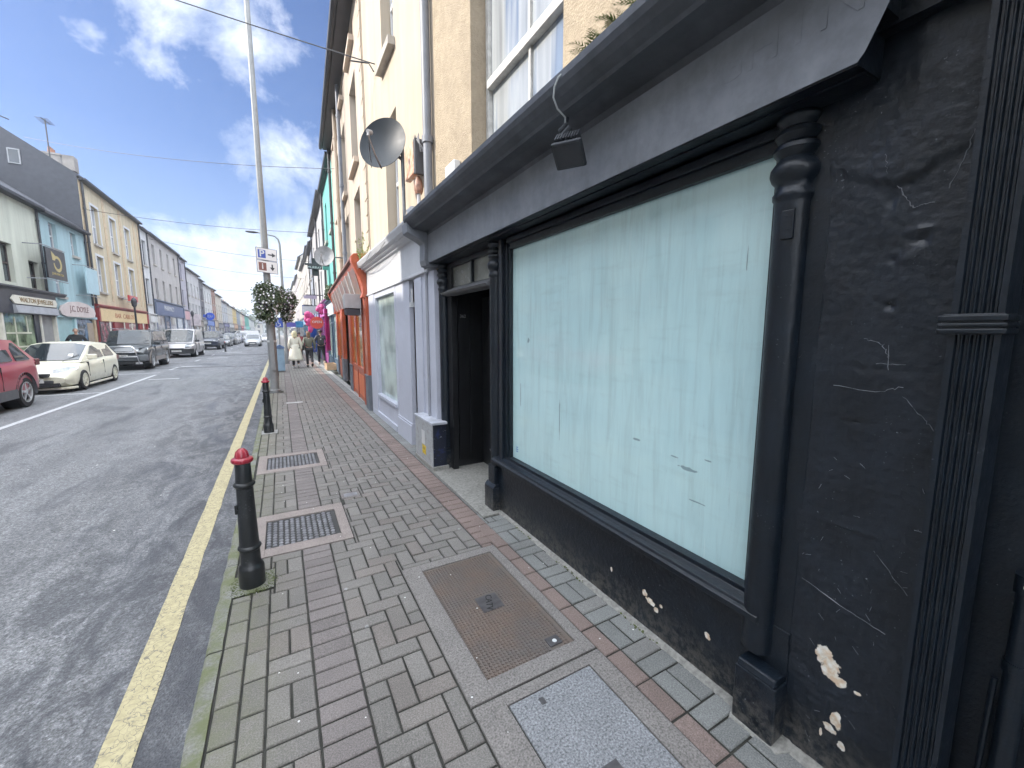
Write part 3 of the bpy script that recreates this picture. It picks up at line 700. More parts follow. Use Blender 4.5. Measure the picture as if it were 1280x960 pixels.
# lumpy plaster pier
mb = MB(); nu, nz = 56, 330; vs = []
def pierx(u, z):  # relief of the plaster
    d = .006 * noise.noise(Vector((u * 9, z * 5, 0))) + .0022 * noise.noise(Vector((u * 40, z * 60, 4)))
    d += .0015 * noise.noise(Vector((u * 90, z * 20, 9)))
    # blown plaster lump at the top, lower edge broken
    e = z - (2.05 + .5 * abs(u - .56) + .02 * noise.noise(Vector((u * 30, 0, 0))))
    if e > 0: d -= .016 * min(1, e / .02) * max(0, 1 - abs(u - .54) / .22)
    for (cu, cz, ru, rz, a) in ((.50, 1.89, .022, .012, .008), (.53, 1.84, .03, .016, -.006), (.56, 1.84, .012, .01, .008), (.555, 1.70, .012, .009, .012), (.50, 1.92, .03, .008, -.006), (.58, 2.02, .01, .02, .01), (.6, 1.32, .05, .006, .004), (.47, 1.6, .015, .03, .004), (.56, 1.5, .15, .005, .003), (.6, .95, .12, .004, -.003), (.5, .22, .06, .05, -.008), (.55, .72, .12, .004, -.004)):
        q = ((u - cu) / ru) ** 2 + ((z - cz) / rz) ** 2
        if q < 4: d += a * math.exp(-q)
    return XW + .002 + d
for j in range(nz + 1):
    z = -.03 + (2.62 + .03) * j / nz
    for i in range(nu + 1):
        u = .395 + (.755 - .395) * i / nu; vs.append((pierx(u, z), u, z))
mb.add(vs, [(j * (nu + 1) + i, j * (nu + 1) + i + 1, (j + 1) * (nu + 1) + i + 1, (j + 1) * (nu + 1) + i) for j in range(nz) for i in range(nu)])
# hairline cracks and scratches with pale edges on the pier
mb.mi = 1
def crack(pts, w=.0012, jit=.004, n=7):
    P = []
    for a, b_ in zip(pts[:-1], pts[1:]):
        for k in range(n): t = k / n; P.append((a[0] + (b_[0] - a[0]) * t + random.uniform(-jit, jit), a[1] + (b_[1] - a[1]) * t + random.uniform(-jit, jit)))
    P.append(pts[-1])
    mb.tube([(pierx(u, z) - .0006, u, z) for u, z in P], [w * random.uniform(.25, 1.2) for _ in P], 4)
crack([(.565, 2.06), (.545, 2.02), (.525, 1.985)], .0022, .002); crack([(.525, 1.985), (.505, 1.99), (.48, 1.99)], .0012, .002); crack([(.455, 2.02), (.43, 2.10), (.415, 2.16)], .0015, .002)
crack([(.61, 1.60), (.56, 1.58), (.545, 1.54)], .0012); crack([(.545, 1.58), (.54, 1.50)], .001, .001); crack([(.57, 1.52), (.50, 1.52)], .0008, .002)
crack([(.68, 1.44), (.56, 1.43), (.50, 1.45)], .0012); crack([(.50, 1.42), (.44, 1.36), (.42, 1.33)], .001)
crack([(.72, .70), (.58, .66), (.47, .64)], .0016, .002); crack([(.52, .90), (.43, .80)], .001); crack([(.60, 2.16), (.59, 2.1)], .0008)
for _ in range(34):
    u = random.uniform(.41, .73); z = random.uniform(.05, 1.2); crack([(u, z), (u + random.uniform(-.02, .02), z + random.uniform(-.02, .02))], .0008, .001, 2)
mb.build('plaster_pier', [BLK_PIER, M('chalky_crack', (.22, .23, .25), .8, .2)], shop, smooth=True, fix=False)
# fluted pilaster with collar
mb = MB(); y0, y1, x0 = .300, .395, 1.575; n = 5; poly = [(x0 + .12, y0), (x0, y0), (x0, y0 + .012)]
for i in range(n):
    a = y0 + .012 + i * .0145; poly += [(x0 + .001, a), (x0 + .008, a + .0035), (x0 + .008, a + .0085), (x0 + .001, a + .012), (x0 + .001, a + .0145)]
poly += [(x0, y1), (x0 + .12, y1)]
m2 = MB(); m2.prism(poly, -.04, 3.4, 'z'); m2.build('fluted_pilaster', BLK, shop)
mb = MB()
for z, h in ((1.615, .014), (1.633, .010), (1.648, .016)): mb.box(x0 - .014, x0 + .1, y0 - .01, y1 + .022, z, z + h)
mb.box(x0 - .008, x0 + .1, y0 - .004, y1 + .014, 1.612, 1.668); mb.build('collar', BLK, shop, bevel=.003)
mb = MB(); mb.box(1.735, 1.85, -4.5, .33, -.05, 2.75); mb.build('recess_wall', BLK_RISER, shop)
mb = MB(); mb.box(1.66, 1.85, .33, .40, -.05, 2.75); mb.build('recess_return', BLK_RISER, shop)
pp = thing('drainpipe', 'black drainpipe with a pale fleck on its joint at the right edge', 'pipe', (1.69, .215, 0))
mb = MB(); mb.tube([(1.69, .205, -.02), (1.69, .205, .95)], .024, 14); mb.tube([(1.69, .205, .70), (1.69, .205, .73)], .029, 14); mb.tube([(1.69, .205, .93), (1.69, .205, .98)], .030, 14); mb.tube([(1.68, .245, .3), (1.685, .24, .66)], .007, 8)
mb.build('pipe', BLK, pp, smooth=True)
mb = MB(); mb.obox((1.660, .206, .955), (0, 1, 0), (0, 0, 1), (1, 0, 0), .007, .004, .002); mb.build('fleck', M('yellow_fleck', (.75, .75, .45), .6), pp)

# fascia, cornice, end consoles
mb = MB(); FX = 1.50
nU, nZ = 260, 24; vs = []
y0, y1, z0, z1 = .575, 4.585, 2.392, 2.80
for j in range(nZ + 1):
    for i in range(nU + 1):
        u = y0 + (y1 - y0) * i / nU; z = z0 + (z1 - z0) * j / nZ
        if u < .63: z = max(z, z0 + (.63 - u) * 2.2)
        d = .0025 * noise.noise(Vector((u * 1.5, z * 3, 0)))
        if u < .85: d += .008 * noise.noise(Vector((u * 13, z * 16, 0))) * (.85 - u) / .25
        vs.append((FX + d, u, z))
mb.add(vs, [(j * (nU + 1) + i, j * (nU + 1) + i + 1, (j + 1) * (nU + 1) + i + 1, (j + 1) * (nU + 1) + i) for j in range(nZ) for i in range(nU)])
o = mb.build('fascia', BLKFAS, shop, smooth=True, fix=False)
mb = MB(); mb.box(1.506, 1.70, .635, 4.585, 2.387, 2.80); mb.box(1.514, 1.70, .585, .635, 2.51, 2.80)
mb.box(1.56, 1.72, .64, 4.585, 2.33 + .05, 2.387); mb.box(1.60, 1.75, -3.2, 4.62, 2.50, 2.84); mb.box(1.60, 1.80, .90, 4.56, 2.44, 2.50)
mb.build('fascia_box', BLK, shop)
mb = MB(); prof = [(1.64, 2.80), (1.50, 2.80), (1.488, 2.832), (1.44, 2.842), (1.40, 2.852), (1.335, 2.858), (1.325, 2.875), (1.31, 2.885), (1.285, 2.905), (1.262, 2.935), (1.250, 2.965), (1.250, 3.005), (1.262, 3.012), (1.66, 3.10)]
prof = [(x, 2.69 + (z - 2.80) * .84) for x, z in prof]
mb.prism(prof, -2.5, 4.66, 'y'); mb.build('cornice', M('weathered_grey_paint', (.11, .12, .14), .6, .25, 2.5, grime=.3, bmp=.2, bsc=20, streak=.5), shop)
mb = MB()
for yy in (4.66,):
    mb.prism([(1.66, 2.36), (1.47, 2.36), (1.455, 2.42), (1.46, 2.60), (1.40, 2.64), (1.33, 2.67), (1.27, 2.70), (1.26, 2.80), (1.66, 2.84)], yy - .075, yy + .11, 'y')
mb.build('end_console', BLKFAS, shop, bevel=.005)
text('ghost_lettering', 'VERY   GHTN', .17, BLKFAS, shop, (FX + .0005, 1.13, 2.585), (0, -1, 0), (0, 0, 1), .0009)
# soffit dark return beyond the fascia end, wall above pier
mb = MB(); mb.box(1.645, 1.75, -3.2, .575, 2.62, 2.84); mb.build('frieze', BLK, shop)
# doorway
DK = M('dark_doorway_paint', (.012, .013, .015), .4, .2, 5, bmp=.15, bsc=20)
mb = MB(); mb.box(1.70, 2.25, 4.50, 4.60, -.03, 2.45); mb.box(1.70, 1.76, 4.42, 4.50, -.03, 2.45); mb.box(1.80, 1.86, 4.475, 4.5, .1, 2.0); mb.box(1.95, 2.0, 4.475, 4.5, .1, 2.0)
mb.box(1.80, 2.25, 3.15, 3.27, -.03, 2.45); mb.box(1.70, 2.25, 3.27, 4.50, 2.36, 2.46); mb.build('door_jamb', DK, shop)
mb = MB(); mb.box(2.12, 2.16, 3.27, 4.50, .0, 2.02); dr = mb.build('door', DK, shop)
mb = MB(); [mb.box(2.108, 2.125, a, a + .42, c, d) for a in (3.36, 3.92) for c, d in ((.12, .8), (.95, 1.9))]; mb.build('door_panel', DK, dr)
mb = MB(); mb.lathe([(.0001, -.05), (.02, -.047), (.026, -.03), (.018, -.012), (.01, 0)], (2.10, 4.12, 1.03), 16, 'x'); mb.build('door_knob', M('brass', (.55, .45, .3), .3, .1, metal=.9), dr, smooth=True)
mb = MB(); mb.tube([(2.10, 4.20 + .12 * cos(t), .30 + .09 * sin(t)) for t in [pi + i * pi / 12 * .8 for i in range(12)]], .006, 6); mb.build('door_scuff', IRON_G, dr)
mb = MB(); mb.prism([(1.68, 2.02), (1.62, 2.03), (1.60, 2.05), (1.66, 2.075), (1.74, 2.12), (1.74, 2.02)], 3.33, 4.50, 'y'); mb.build('door_lintel', M('grey_lintel_paint', (.17, .175, .185), .5, .2, 5), shop)
mb = MB(); mb.box(1.73, 1.74, 3.32, 4.42, 2.12, 2.33); mb.build('transom_glass', M('dusty_transom_glass', (.30, .30, .26), .25, .5, 4, col2=(.10, .10, .10)), shop)
mb = MB(); mb.box(1.69, 1.735, 3.32, 4.42, 2.33, 2.37); mb.box(1.70, 1.735, 3.85, 3.88, 2.12, 2.33); mb.build('transom_frame', BLK, shop)
text('door_number', '362', .05, M('number_paint', (.45, .46, .46), .5), shop, (1.86, 4.473, 1.80), (1, 0, 0), (0, 0, 1), .002)

# floodlight on the cornice
fl = thing('floodlight', 'small dark floodlight hanging from the cornice above the whitewashed window', 'floodlight', (1.34, 1.80, 2.56))
FLM = M('floodlight_casing', (.045, .05, .06), .6, .2, 12, metal=.3, bmp=.2)
ax = Vector((.55, -.84, 0)).normalized(); nrm = Vector((-.55, -.36, -.72)).normalized(); ax = nrm.cross(Vector((0, 0, 1))).normalized(); up = ax.cross(nrm).normalized()
C0 = Vector((1.325, 1.765, 2.515))
def bx8(mb, c, wf, hf, wb, hb, d):
    vs = []
    for (w, h, t) in ((wf, hf, d), (wf, hf, d * .55), (wb, hb, -d)):
        for i, j in ((-1, -1), (1, -1), (1, 1), (-1, 1)): vs.append(c + ax * (w * i) + up * (h * j) + nrm * t)
    mb.add(vs, [(0, 1, 2, 3), (8, 9, 10, 11)] + [(a + k, a + (k + 1) % 4, a + 4 + (k + 1) % 4, a + 4 + k) for a in (0, 4) for k in range(4)])
mb = MB(); bx8(mb, C0, .080, .068, .058, .042, .032); mb.build('casing', FLM, fl, bevel=.010)
mb = MB()
for i in range(9):
    u = -.056 + i * .014; mb.obox(C0 + ax * u + up * .058 - nrm * .015, ax, up, nrm, .003, .022, .028)
mb.build('cooling_fins', FLM, fl)
mb = MB(); mb.obox(C0 + nrm * .0332, ax, up, nrm, .066, .054, .0012); mb.build('lens', M('floodlight_lens', (.05, .055, .065), .15, .2), fl)
mb = MB(); mb.tube([C0 - ax * .02 - nrm * .03 + up * .05, (1.345, 1.83, 2.625), (1.35, 1.85, 2.65), (1.35, 1.84, 2.68), (1.37, 1.85, 2.72)], .011, 8); mb.tube([(1.335, 1.85, 2.62), (1.36, 1.81, 2.66)], .017, 8); mb.tube([(1.33, 1.86, 2.65), (1.35, 1.82, 2.68)], .014, 8); mb.build('bracket', FLM, fl, smooth=True)
mb = MB(); mb.tube([(1.345, 1.835, 2.66), (1.33, 1.815, 2.70), (1.27, 1.80, 2.72), (1.238, 1.79, 2.76), (1.234, 1.775, 2.80), (1.242, 1.755, 2.835), (1.27, 1.73, 2.86), (1.34, 1.70, 2.875)], .0045, 8); mb.build('cable', M('pale_cable', (.38, .40, .40), .5), fl, smooth=True)

# planter and weeds on the cornice ledge
def leaf_blades(mb, c, n, L, spread=1., fern=True):
    c = Vector(c)
    for _ in range(n):
        a = random.uniform(0, 2 * pi); d = Vector((cos(a) * spread, sin(a) * spread, random.uniform(.5, 1.3))).normalized(); l = L * random.uniform(.6, 1.1)
        side = d.cross(Vector((0, 0, 1))).normalized()
        pts = [c + d * (l * t) - Vector((0, 0, 1)) * (l * .5 * t * t) for t in (0, .25, .5, .75, 1)]
        for k in range(4):
            for sg in (-1, 1):
                for q in (0, .5):
                    p = pts[k].lerp(pts[k + 1], q); e = p + side * sg * l * .22 * (1 - k / 5) + (pts[k + 1] - pts[k]) * .9; w = (pts[k + 1] - pts[k]) * .28
                    mb.add([p, p + w, e], [(0, 1, 2)])
pl = thing('planter', 'grey window box with drooping ferny leaves on top of the cornice', 'planter', (1.52, 1.72, 2.86))
mb = MB(); mb.box(1.46, 1.58, 1.30, 1.86, 2.86, 3.04); mb.box(1.45, 1.59, 1.29, 1.87, 3.04, 3.06); mb.build('trough', M('grey_trough', (.32, .34, .37), .6, .15), pl, bevel=.004)
mb = MB()
for yy in (1.82, 1.7, 1.6, 1.48, 1.38): leaf_blades(mb, (1.50, yy, 3.05), 12, .17)
mb.build('foliage', LEAF2, pl, fix=False)
for (p, n, L, lb) in (((1.42, 1.98, 2.87), 8, .07, 'small green weed growing on the cornice beside the grey window box'), ((1.40, 2.12, 2.86), 7, .06, 'tuft of weed on the cornice under the right side of the sash window'), ((1.45, 3.0, 2.87), 7, .08, 'yellow green weed on the cornice under the left side of the sash window')):
    mb = MB(); leaf_blades(mb, p, n, L); tag(recenter(mb.build('weed', LEAF2, None, fix=False)), lb, 'weed')
wb = MB(); wb.box(1.585, 1.655, 3.98, 4.24, 2.86, 3.30); tag(recenter(wb.build('junction_box', WHITE, None, bevel=.012)), 'white rounded box standing on the black cornice by the downpipe', 'junction box')
# ------------------------------------------------------------------ skewed facades and shopfront kit
class Fac2(Fac):
    """facade whose line drifts by k metres per metre of street"""
    def __init__(s, side, xf, k=0., y0=0.): s.s = side; s.x0 = xf; s.k = k; s.y0 = y0; s.x = xf
    def X(s, u): return s.x0 + s.k * (u - s.y0)
    def P(s, u, w, z): return (s.X(u) + s.s * w, u, z)
    def box(s, mb, u0, u1, w0, w1, z0, z1):
        vs = [s.P(u, w, z) for w in (w0, w1) for u in (u0, u1) for z in (z0, z1)]
        mb.add(vs, [(0, 1, 3, 2), (4, 6, 7, 5), (0, 4, 5, 1), (2, 3, 7, 6), (0, 2, 6, 4), (1, 5, 7, 3)]); return mb
    def prof(s, mb, poly, u0, u1):
        n = len(poly); vs = [s.P(u0, w, z) for w, z in poly] + [s.P(u1, w, z) for w, z in poly]
        mb.add(vs, [(i, (i + 1) % n, n + (i + 1) % n, n + i) for i in range(n)] + [tuple(range(n))[::-1], tuple(range(n, 2 * n))]); return mb
    def xd(s): return Vector((s.k * s.s, s.s, 0)).normalized()
CORN = [(0.0, 0), (.06, 0), (.07, .05), (.12, .07), (.16, .12), (.20, .14), (.20, .19), (.0, .24)]
def shopfront(root, F, u0, u1, zf0, zf1, fr, fas, gl=G_shop, bays=('w', 'd', 'w'), riser=.45, out=.08, pw=.22, cap=True, label=None, tm=None, tsize=.3, ty=0, door=None, sx=1., base=None, tp=None, cornice=None):
    """pilasters, stall riser, panes and doors between u0..u1 up to fascia zf0..zf1"""
    mb = MB(); F.box(mb, u0 + pw * .3, u1 - pw * .3, .002, out + .05, zf0, zf1); fs = mb.build('fascia', fas, root)
    if cap: mb = MB(); F.prof(mb, [(w + .002, z + zf1) for w, z in CORN], u0, u1); mb.build('cornice', cornice or fr, root)
    for a in (u0, u1 - pw):
        mb = MB(); F.box(mb, a, a + pw, .003, out + .03, .0, zf0 + .0 if cap else zf1); F.box(mb, a - .01, a + pw + .01, .004, out + .05, 0, .28)
        F.box(mb, a, a + pw, .003, out + .11, zf0 + .002, zf1 - .002); mb.build('pilaster', fr, root)
        if base:
            mb = MB(); F.box(mb, a - .015, a + pw + .015, .002, out + .06, .0, .72); mb.build('pilaster_base', base, root)
    tot = sum(1. if b == 'w' else .55 if b == 'd' else .3 for b in bays); u = u0 + pw; W_ = u1 - u0 - 2 * pw
    for b in bays:
        w = W_ * (1. if b == 'w' else .55 if b == 'd' else .3) / tot; a, c = u, u + w
        if b == 'w':
            mb = MB(); F.box(mb, a, c, .002, out, 0, riser); mb.build('stall_riser', fr, root)
            mb = MB(); F.box(mb, a, a + .05, .002, out, riser, zf0); F.box(mb, c - .05, c, .002, out, riser, zf0); F.box(mb, a + .05, c - .05, .002, out, zf0 - .06, zf0); F.box(mb, a + .05, c - .05, .002, out + .03, riser, riser + .06)
            wd = mb.build('shop_window', fr, root); mb = MB(); F.box(mb, a + .05, c - .05, .004, out - .05, riser + .06, zf0 - .06); mb.build('pane', gl, wd)
        elif b == 'd':
            mb = MB(); F.box(mb, a + .04, c - .04, .002, .03, 0.02, zf0 - .35); dd = mb.build('shop_door', door or fr, root)
            mb = MB(); F.box(mb, a + .16, c - .16, .031, .036, .7, zf0 - .5); mb.build('pane', G_dark, dd)
            mb = MB(); F.box(mb, a, a + .04, .002, out, 0, zf0); F.box(mb, c - .04, c, .002, out, 0, zf0); F.box(mb, a + .04, c - .04, .002, out, zf0 - .35, zf0 - .3); F.box(mb, a + .04, c - .04, .003, .02, zf0 - .3, zf0); mb.build('door_frame', fr, root)
        else:
            mb = MB(); F.box(mb, a, c, .002, out + .02, 0, zf0); mb.build('pier', fr, root)
        u = c
    if label: text('lettering', label, tsize, tm, fs, F.P((u0 + u1) / 2 if tp is None else tp, out + .052, (zf0 + zf1) / 2 + ty), F.xd(), (0, 0, 1), .006, sx=sx)
    return fs

# ------------------------------------------------------------------ RIGHT 2: cream house with the pale lilac-white shop
LIL = M('lilac_white_paint', (.50, .52, .60), .5, .06, 1.5, grime=.08)
LILF = M('off_white_fascia_paint', (.52, .53, .56), .5, .05, 2, grime=.1)
WASHW = glass_mat('milky_shop_glass', (.42, .50, .47), .08, .3, 2.)
bA = thing('shop_building', 'cream house over the pale lilac-white shopfront, next to the black shop', 'building', (XW, 6.7, 0))
FA = Fac2(-1, 1.66)
hA = [(6.38, 7.12, 3.12, 4.86), (6.38, 7.12, 5.74, 7.4), (5.35, 8.45, 0, 2.3)]
shell(bA, FA, 4.722, 8.62, 9.0, 12, 9, CREAMR, SLATE, hA, rd=.22)
for q in hA[:2]: sash(bA, FA, *q, rec=.15, pm=G_pale)
FS = Fac2(-1, 1.60)
mb = MB(); FS.box(mb, 4.80, 8.78, -.06, .03, 2.33, 2.80); f = mb.build('fascia', LILF, bA, bevel=.004)
mb = MB(); prof = [(-.06, 2.75), (.03, 2.75), (.04, 2.79), (.07, 2.80), (.08, 2.83), (.12, 2.845), (.13, 2.87), (.17, 2.885), (.19, 2.93), (.20, 2.955), (.20, 2.975), (-.06, 3.02)]
FS.prof(mb, prof, 4.78, 8.86); FS.prof(mb, [(.03, 2.325), (.045, 2.335), (.045, 2.36), (.03, 2.37)], 4.80, 8.78); mb.build('cornice', LILF, bA)
mb = MB(); FS.box(mb, 6.62, 8.55, -.05, .01, 0, .40); FS.box(mb, 6.60, 8.57, -.05, .035, 0, .10); mb.build('stall_riser', LIL, bA, bevel=.004)
mb = MB(); FS.box(mb, 6.50, 6.58, -.08, .02, .1, 2.33); FS.box(mb, 8.02, 8.10, -.08, .02, .40, 2.33); FS.box(mb, 6.58, 8.02, -.08, .02, 2.24, 2.33); FS.box(mb, 6.58, 8.02, -.08, .045, .40, .46); w = mb.build('shop_window', LIL, bA, bevel=.004)
mb = MB(); FS.box(mb, 6.58, 8.02, -.05, -.04, .46, 2.24); mb.build('pane', WASHW, w)
mb = MB(); FS.box(mb, 8.10, 8.62, -.05, .03, 0, 2.33); mb.build('pilaster', LIL, bA, bevel=.004)
mb = MB(); FS.box(mb, 5.74, 6.50, -.05, .015, 0, 2.33); FS.box(mb, 5.72, 6.52, -.05, .04, 0, .28); FS.box(mb, 5.72, 6.52, -.05, .03, .28, .31); mb.build('panel', LIL, bA, bevel=.004)
mb = MB(); FS.box(mb, 4.67, 5.42, -.05, .012, 0, 2.33); FS.box(mb, 5.12, 5.42, .012, .03, .0, 2.3); mb.build('panel', LIL, bA, bevel=.004)
mb = MB(); FS.box(mb, 5.42, 5.74, -.34, -.30, .05, 2.33); dd = mb.build('shop_door', LIL, bA)
mb = MB(); FS.box(mb, 5.50, 5.66, -.299, -.295, .9, 2.0); mb.build('pane', G_pale, dd)
mb = MB(); FS.box(mb, 5.60, 5.66, -.04, .03, 1.96, 2.02); mb.tube([FS.P(5.62, .0, 1.98), FS.P(5.62, 0, 2.2)], .012, 6); mb.build('door_closer', WHITE, dd)
mb = MB(); mb.tube([(1.575, 4.905, 2.30), (1.57, 4.90, 2.36), (1.54, 4.86, 2.40)], .02, 8); mb.tube([(1.575, 4.905, .1), (1.575, 4.905, 2.31)], .018, 8); mb.build('cable_duct', M('grey_duct', (.30, .31, .34), .6), bA, smooth=True)
downpipe(bA, FA, 4.80, 2.95, 9.0, LEAD, .05, .065)
# cables drooping over the white fascia
mb = MB()
for a, b_, zz, sg in ((8.8, 6.2, 2.90, .10), (8.7, 6.9, 2.86, .05), (8.8, 7.3, 2.95, .12)):
    mb.tube([(1.60 - .205, a + (b_ - a) * t, zz - sg * sin(pi * t)) for t in [i / 10 for i in range(11)]], .004, 5)
mb.tube([(1.645, 5.05 + .02 * sin(z * 2.2), z) for z in [3 + .25 * i for i in range(20)]], .004, 5); mb.build('cable', M('grey_cable', (.20, .2, .21), .6), bA)
# twigs of dead weed on the white cornice
def twigs(name, c, n, h, label, leaf=True):
    mb = MB(); c = Vector(c)
    for _ in range(n):
        p = c + Vector((random.uniform(-.03, .03), random.uniform(-.5, .5) if n > 10 else random.uniform(-.1, .1), 0)); d = Vector((random.uniform(-.35, .25), random.uniform(-.5, .5), 1)).normalized(); l = h * random.uniform(.5, 1)
        q = p + d * l; mb.tube([p, (p + q) / 2 + Vector((.01, 0, 0)), q], .003, 4)
        if leaf:
            for k in range(9): e = p + d * l * random.uniform(.3, 1); s_ = .02 * random.uniform(.5, 1.2); v = Vector((random.uniform(-1, 1), random.uniform(-1, 1), random.uniform(-.3, 1))) * s_; w = Vector((random.uniform(-1, 1), random.uniform(-1, 1), random.uniform(-1, 1))) * s_ * .6; mb.add([e, e + v + w, e + v * 2, e + v - w], [(0, 1, 2, 3)])
    return tag(recenter(mb.build(name, LEAF2, None, fix=False)), label, 'weed')
twigs('weed', (1.46, 8.3, 2.98), 16, .28, 'dry weeds sprouting along the far end of the white cornice')
# alarm box on a bracket, meter, small pieces at the corner of the black cornice
al = thing('alarm_box', 'rust streaked orange and grey alarm box with loose wires beside the downpipe', 'alarm box', (1.56, 5.08, 3.4))
mb = MB(); mb.box(1.50, 1.57, 5.06, 5.42, 3.50, 3.86); mb.build('casing', M('rusty_orange_casing', (.55, .20, .08), .6, .5, 14, col2=(.60, .50, .42)), al, bevel=.008)
mb = MB(); mb.box(1.505, 1.66, 5.0, 5.059, 3.48, 3.87); mb.build('back_plate', M('dark_box', (.07, .07, .08), .5), al, bevel=.005)
mb = MB(); mb.lathe([(.04, 0), (.055, .04), (.05, .12), (.02, .2)], (1.57, 5.1, 3.28), 12); mb.build('lamp_dome', M('dirty_orange_dome', (.38, .20, .14), .5, .3, 20), al, smooth=True)
mb = MB(); mb.tube([(1.57, 5.1, 3.0), (1.57, 5.1, 3.29)], .022, 8); mb.tube([(1.57, 5.1, 3.18), (1.66, 5.3, 3.2)], .012, 6)
for i in range(5): mb.tube([(1.54, 4.96, 3.80), (1.52, 4.97 - .02 * i, 3.84 + .01 * i), (1.55, 4.93, 3.78 - .02 * i), (1.60, 4.90, 3.7)], .004, 5)
mb.build('bracket', M('pale_wire', (.5, .5, .52), .6), al)
j = MB(); j.box(1.44, 1.58, 5.0, 5.18, 2.98, 3.10); j.tube([(1.5, 5.1, 3.1), (1.47, 5.3, 3.13), (1.5, 5.6, 3.02)], .008, 6); tag(recenter(j.build('cable_box', LILF, None, bevel=.015)), 'small off-white cable box tucked under the end of the black cornice', 'cable box')
# satellite dish on a pole
def dish(name, label, post, c, aim, R, mt, lnb=True, arm_from=None, thickness=.006):
    r = thing(name, label, 'satellite dish', tuple(post[0]))
    aim = Vector(aim).normalized(); c = Vector(c); a = aim.cross(Vector((0, 0, 1))).normalized(); b = a.cross(aim).normalized()
    mb = MB(); vs = []; nr, na = 8, 40; dep = R * .22
    for side in (0, 1):
        for i in range(nr + 1):
            rr = R * i / nr
            for k in range(na): t = 2 * pi * k / na; vs.append(c + a * (rr * cos(t) * .93) + b * (rr * sin(t)) + aim * (dep * (i / nr) ** 2 - dep - side * thickness))
    fs = []; o = (nr + 1) * na
    for s_ in (0, 1):
        for i in range(nr):
            for k in range(na): q = (i * na + k, i * na + (k + 1) % na, (i + 1) * na + (k + 1) % na, (i + 1) * na + k); fs.append(tuple(x + s_ * o for x in q))
    fs += [(nr * na + k, nr * na + (k + 1) % na, o + nr * na + (k + 1) % na, o + nr * na + k) for k in range(na)]
    mb.add(vs, fs); mb.build('reflector', mt, r, smooth=True, fix=False)
    low = c - b * R * .98 - aim * .0; head = c - b * R * .45 + aim * R * .95
    if lnb:
        mb = MB(); mb.tube([low - aim * .03, low + (head - low) * .5 - b * .02, head], .012, 6); mb.tube([low + a * .12, head], .006, 6); mb.build('feed_arm', M('galvanised', (.35, .36, .38), .4, .2, 9, metal=.8), r)
        mb = MB(); mb.tube([head + b * .05 + aim * .02, head - aim * .05 + b * .08], [.022, .03], 10); mb.tube([head, head + b * .05], .016, 8); mb.build('receiver', M('receiver_plastic', (.35, .35, .37), .5), r)
    mb = MB(); mb.tube(post, .022, 10); back = c - aim * (dep + .02); mb.tube([back, post[-1] if arm_from is None else arm_from], .02, 8)
    mb.obox(back, a, b, aim, .05, .06, .02); mb.build('mast', M('mast_metal', (.16, .17, .19), .5, .2, 6, metal=.4), r)
    return r
DISHM = M('dish_grey', (.018, .026, .036), .5, .12, 2.2, spec=.3)
dish('satellite_dish', 'large dark satellite dish on a pole above the white shopfront', [(1.50, 5.52, 2.98), (1.50, 5.52, 3.93)], (1.275, 5.62, 4.00), (-.62, -.74, .22), .335, DISHM, arm_from=(1.50, 5.52, 3.80))

# ------------------------------------------------------------------ RIGHT 3: cream house with the orange shop
FB = Fac2(-1, 1.66, .045, 9.)
CREAMB = M('warm_cream_render', (.52, .44, .36), .85, .06, .8, bmp=.12, bsc=30, streak=.6)
bB = thing('shop_building', 'cream three storey house with quoins over the orange takeaway front', 'building', (1.8, 12.9, 0))
hB = []
for a in (9.75, 12.2, 14.4):
    w = 1.1
    hB += [(a, a + w, 3.2, 4.78), (a, a + w, 5.34, 7.10), (a, a + w, 7.70, 8.15)]
shell(bB, FB, 8.62, 17.25, 8.45, 11.6, 9, CREAMB, SLATE, hB + [(9.3, 16.6, 0, 2.2)], eave=.30)
for q in hB: sash(bB, FB, *q, rec=.16, pm=G_pale, fm=WHITE, sillm=M('painted_sill', (.55, .46, .38), .8, .1, 5))
mb = MB()
z = 3.3; i = 0
while z < 8.2: FB.box(mb, 8.64, 8.64 + (.30 if i % 2 else .2), .001, .018, z, z + .27); z += .3; i += 1
mb.build('quoins', M('quoin_render', (.48, .41, .33), .85, .1, 3), bB)
for yy, m_ in ((12.75, LEAD), (14.15, CREAMB), (17.1, DARKMET)): downpipe(bB, FB, yy, 3.0, 8.3, m_, .05, .09)
ORG = M('orange_red_paint', (.52, .105, .04), .42, .15, 4, coat=.2, grime=.1)
ORP = M('poster_orange', (.85, .30, .06), .3, .1, 3)
GREYB = M('grey_base_paint', (.15, .165, .19), .6, .12, 6)
FO = Fac2(-1, 1.60, .045, 9.)
# angled fascia of poster panels
def fw(z): return .05 + (z - 2.33) * .17 / .65
mb = MB(); FO.prof(mb, [(-.06, 2.33), (.05, 2.33), (.22, 2.98), (.24, 3.04), (-.06, 3.09)], 8.95, 17.1); f = mb.build('fascia', ORG, bB)
mb = MB(); FO.prof(mb, [(-.06, 3.09), (.26, 3.04), (.30, 3.06), (.30, 3.10), (-.06, 3.17)], 8.9, 17.15); mb.build('fascia_capping', M('capping', (.22, .12, .10), .6), bB)
for s0, s1 in ((8.72, 8.95), (17.1, 17.3)):
    mb = MB(); n = 10; pr = [(-.06, 2.30), (.14, 2.30), (.10, 2.40), (.10, 2.53), (.15, 2.69), (.23, 2.85), (.29, 2.99), (.30, 3.09), (.24, 3.15), (-.06, 3.17)]
    FO.prof(mb, pr, s0, s1); mb.build('end_console', ORG, bB, bevel=.01)
cols = [(.75, .25, .12), (.80, .72, .62), (.28, .30, .33), (.82, .36, .10), (.60, .35, .15), (.72, .60, .42), (.62, .12, .10), (.78, .76, .72)]
pc = M('food_poster_print', (.8, .4, .2), .35, .1)
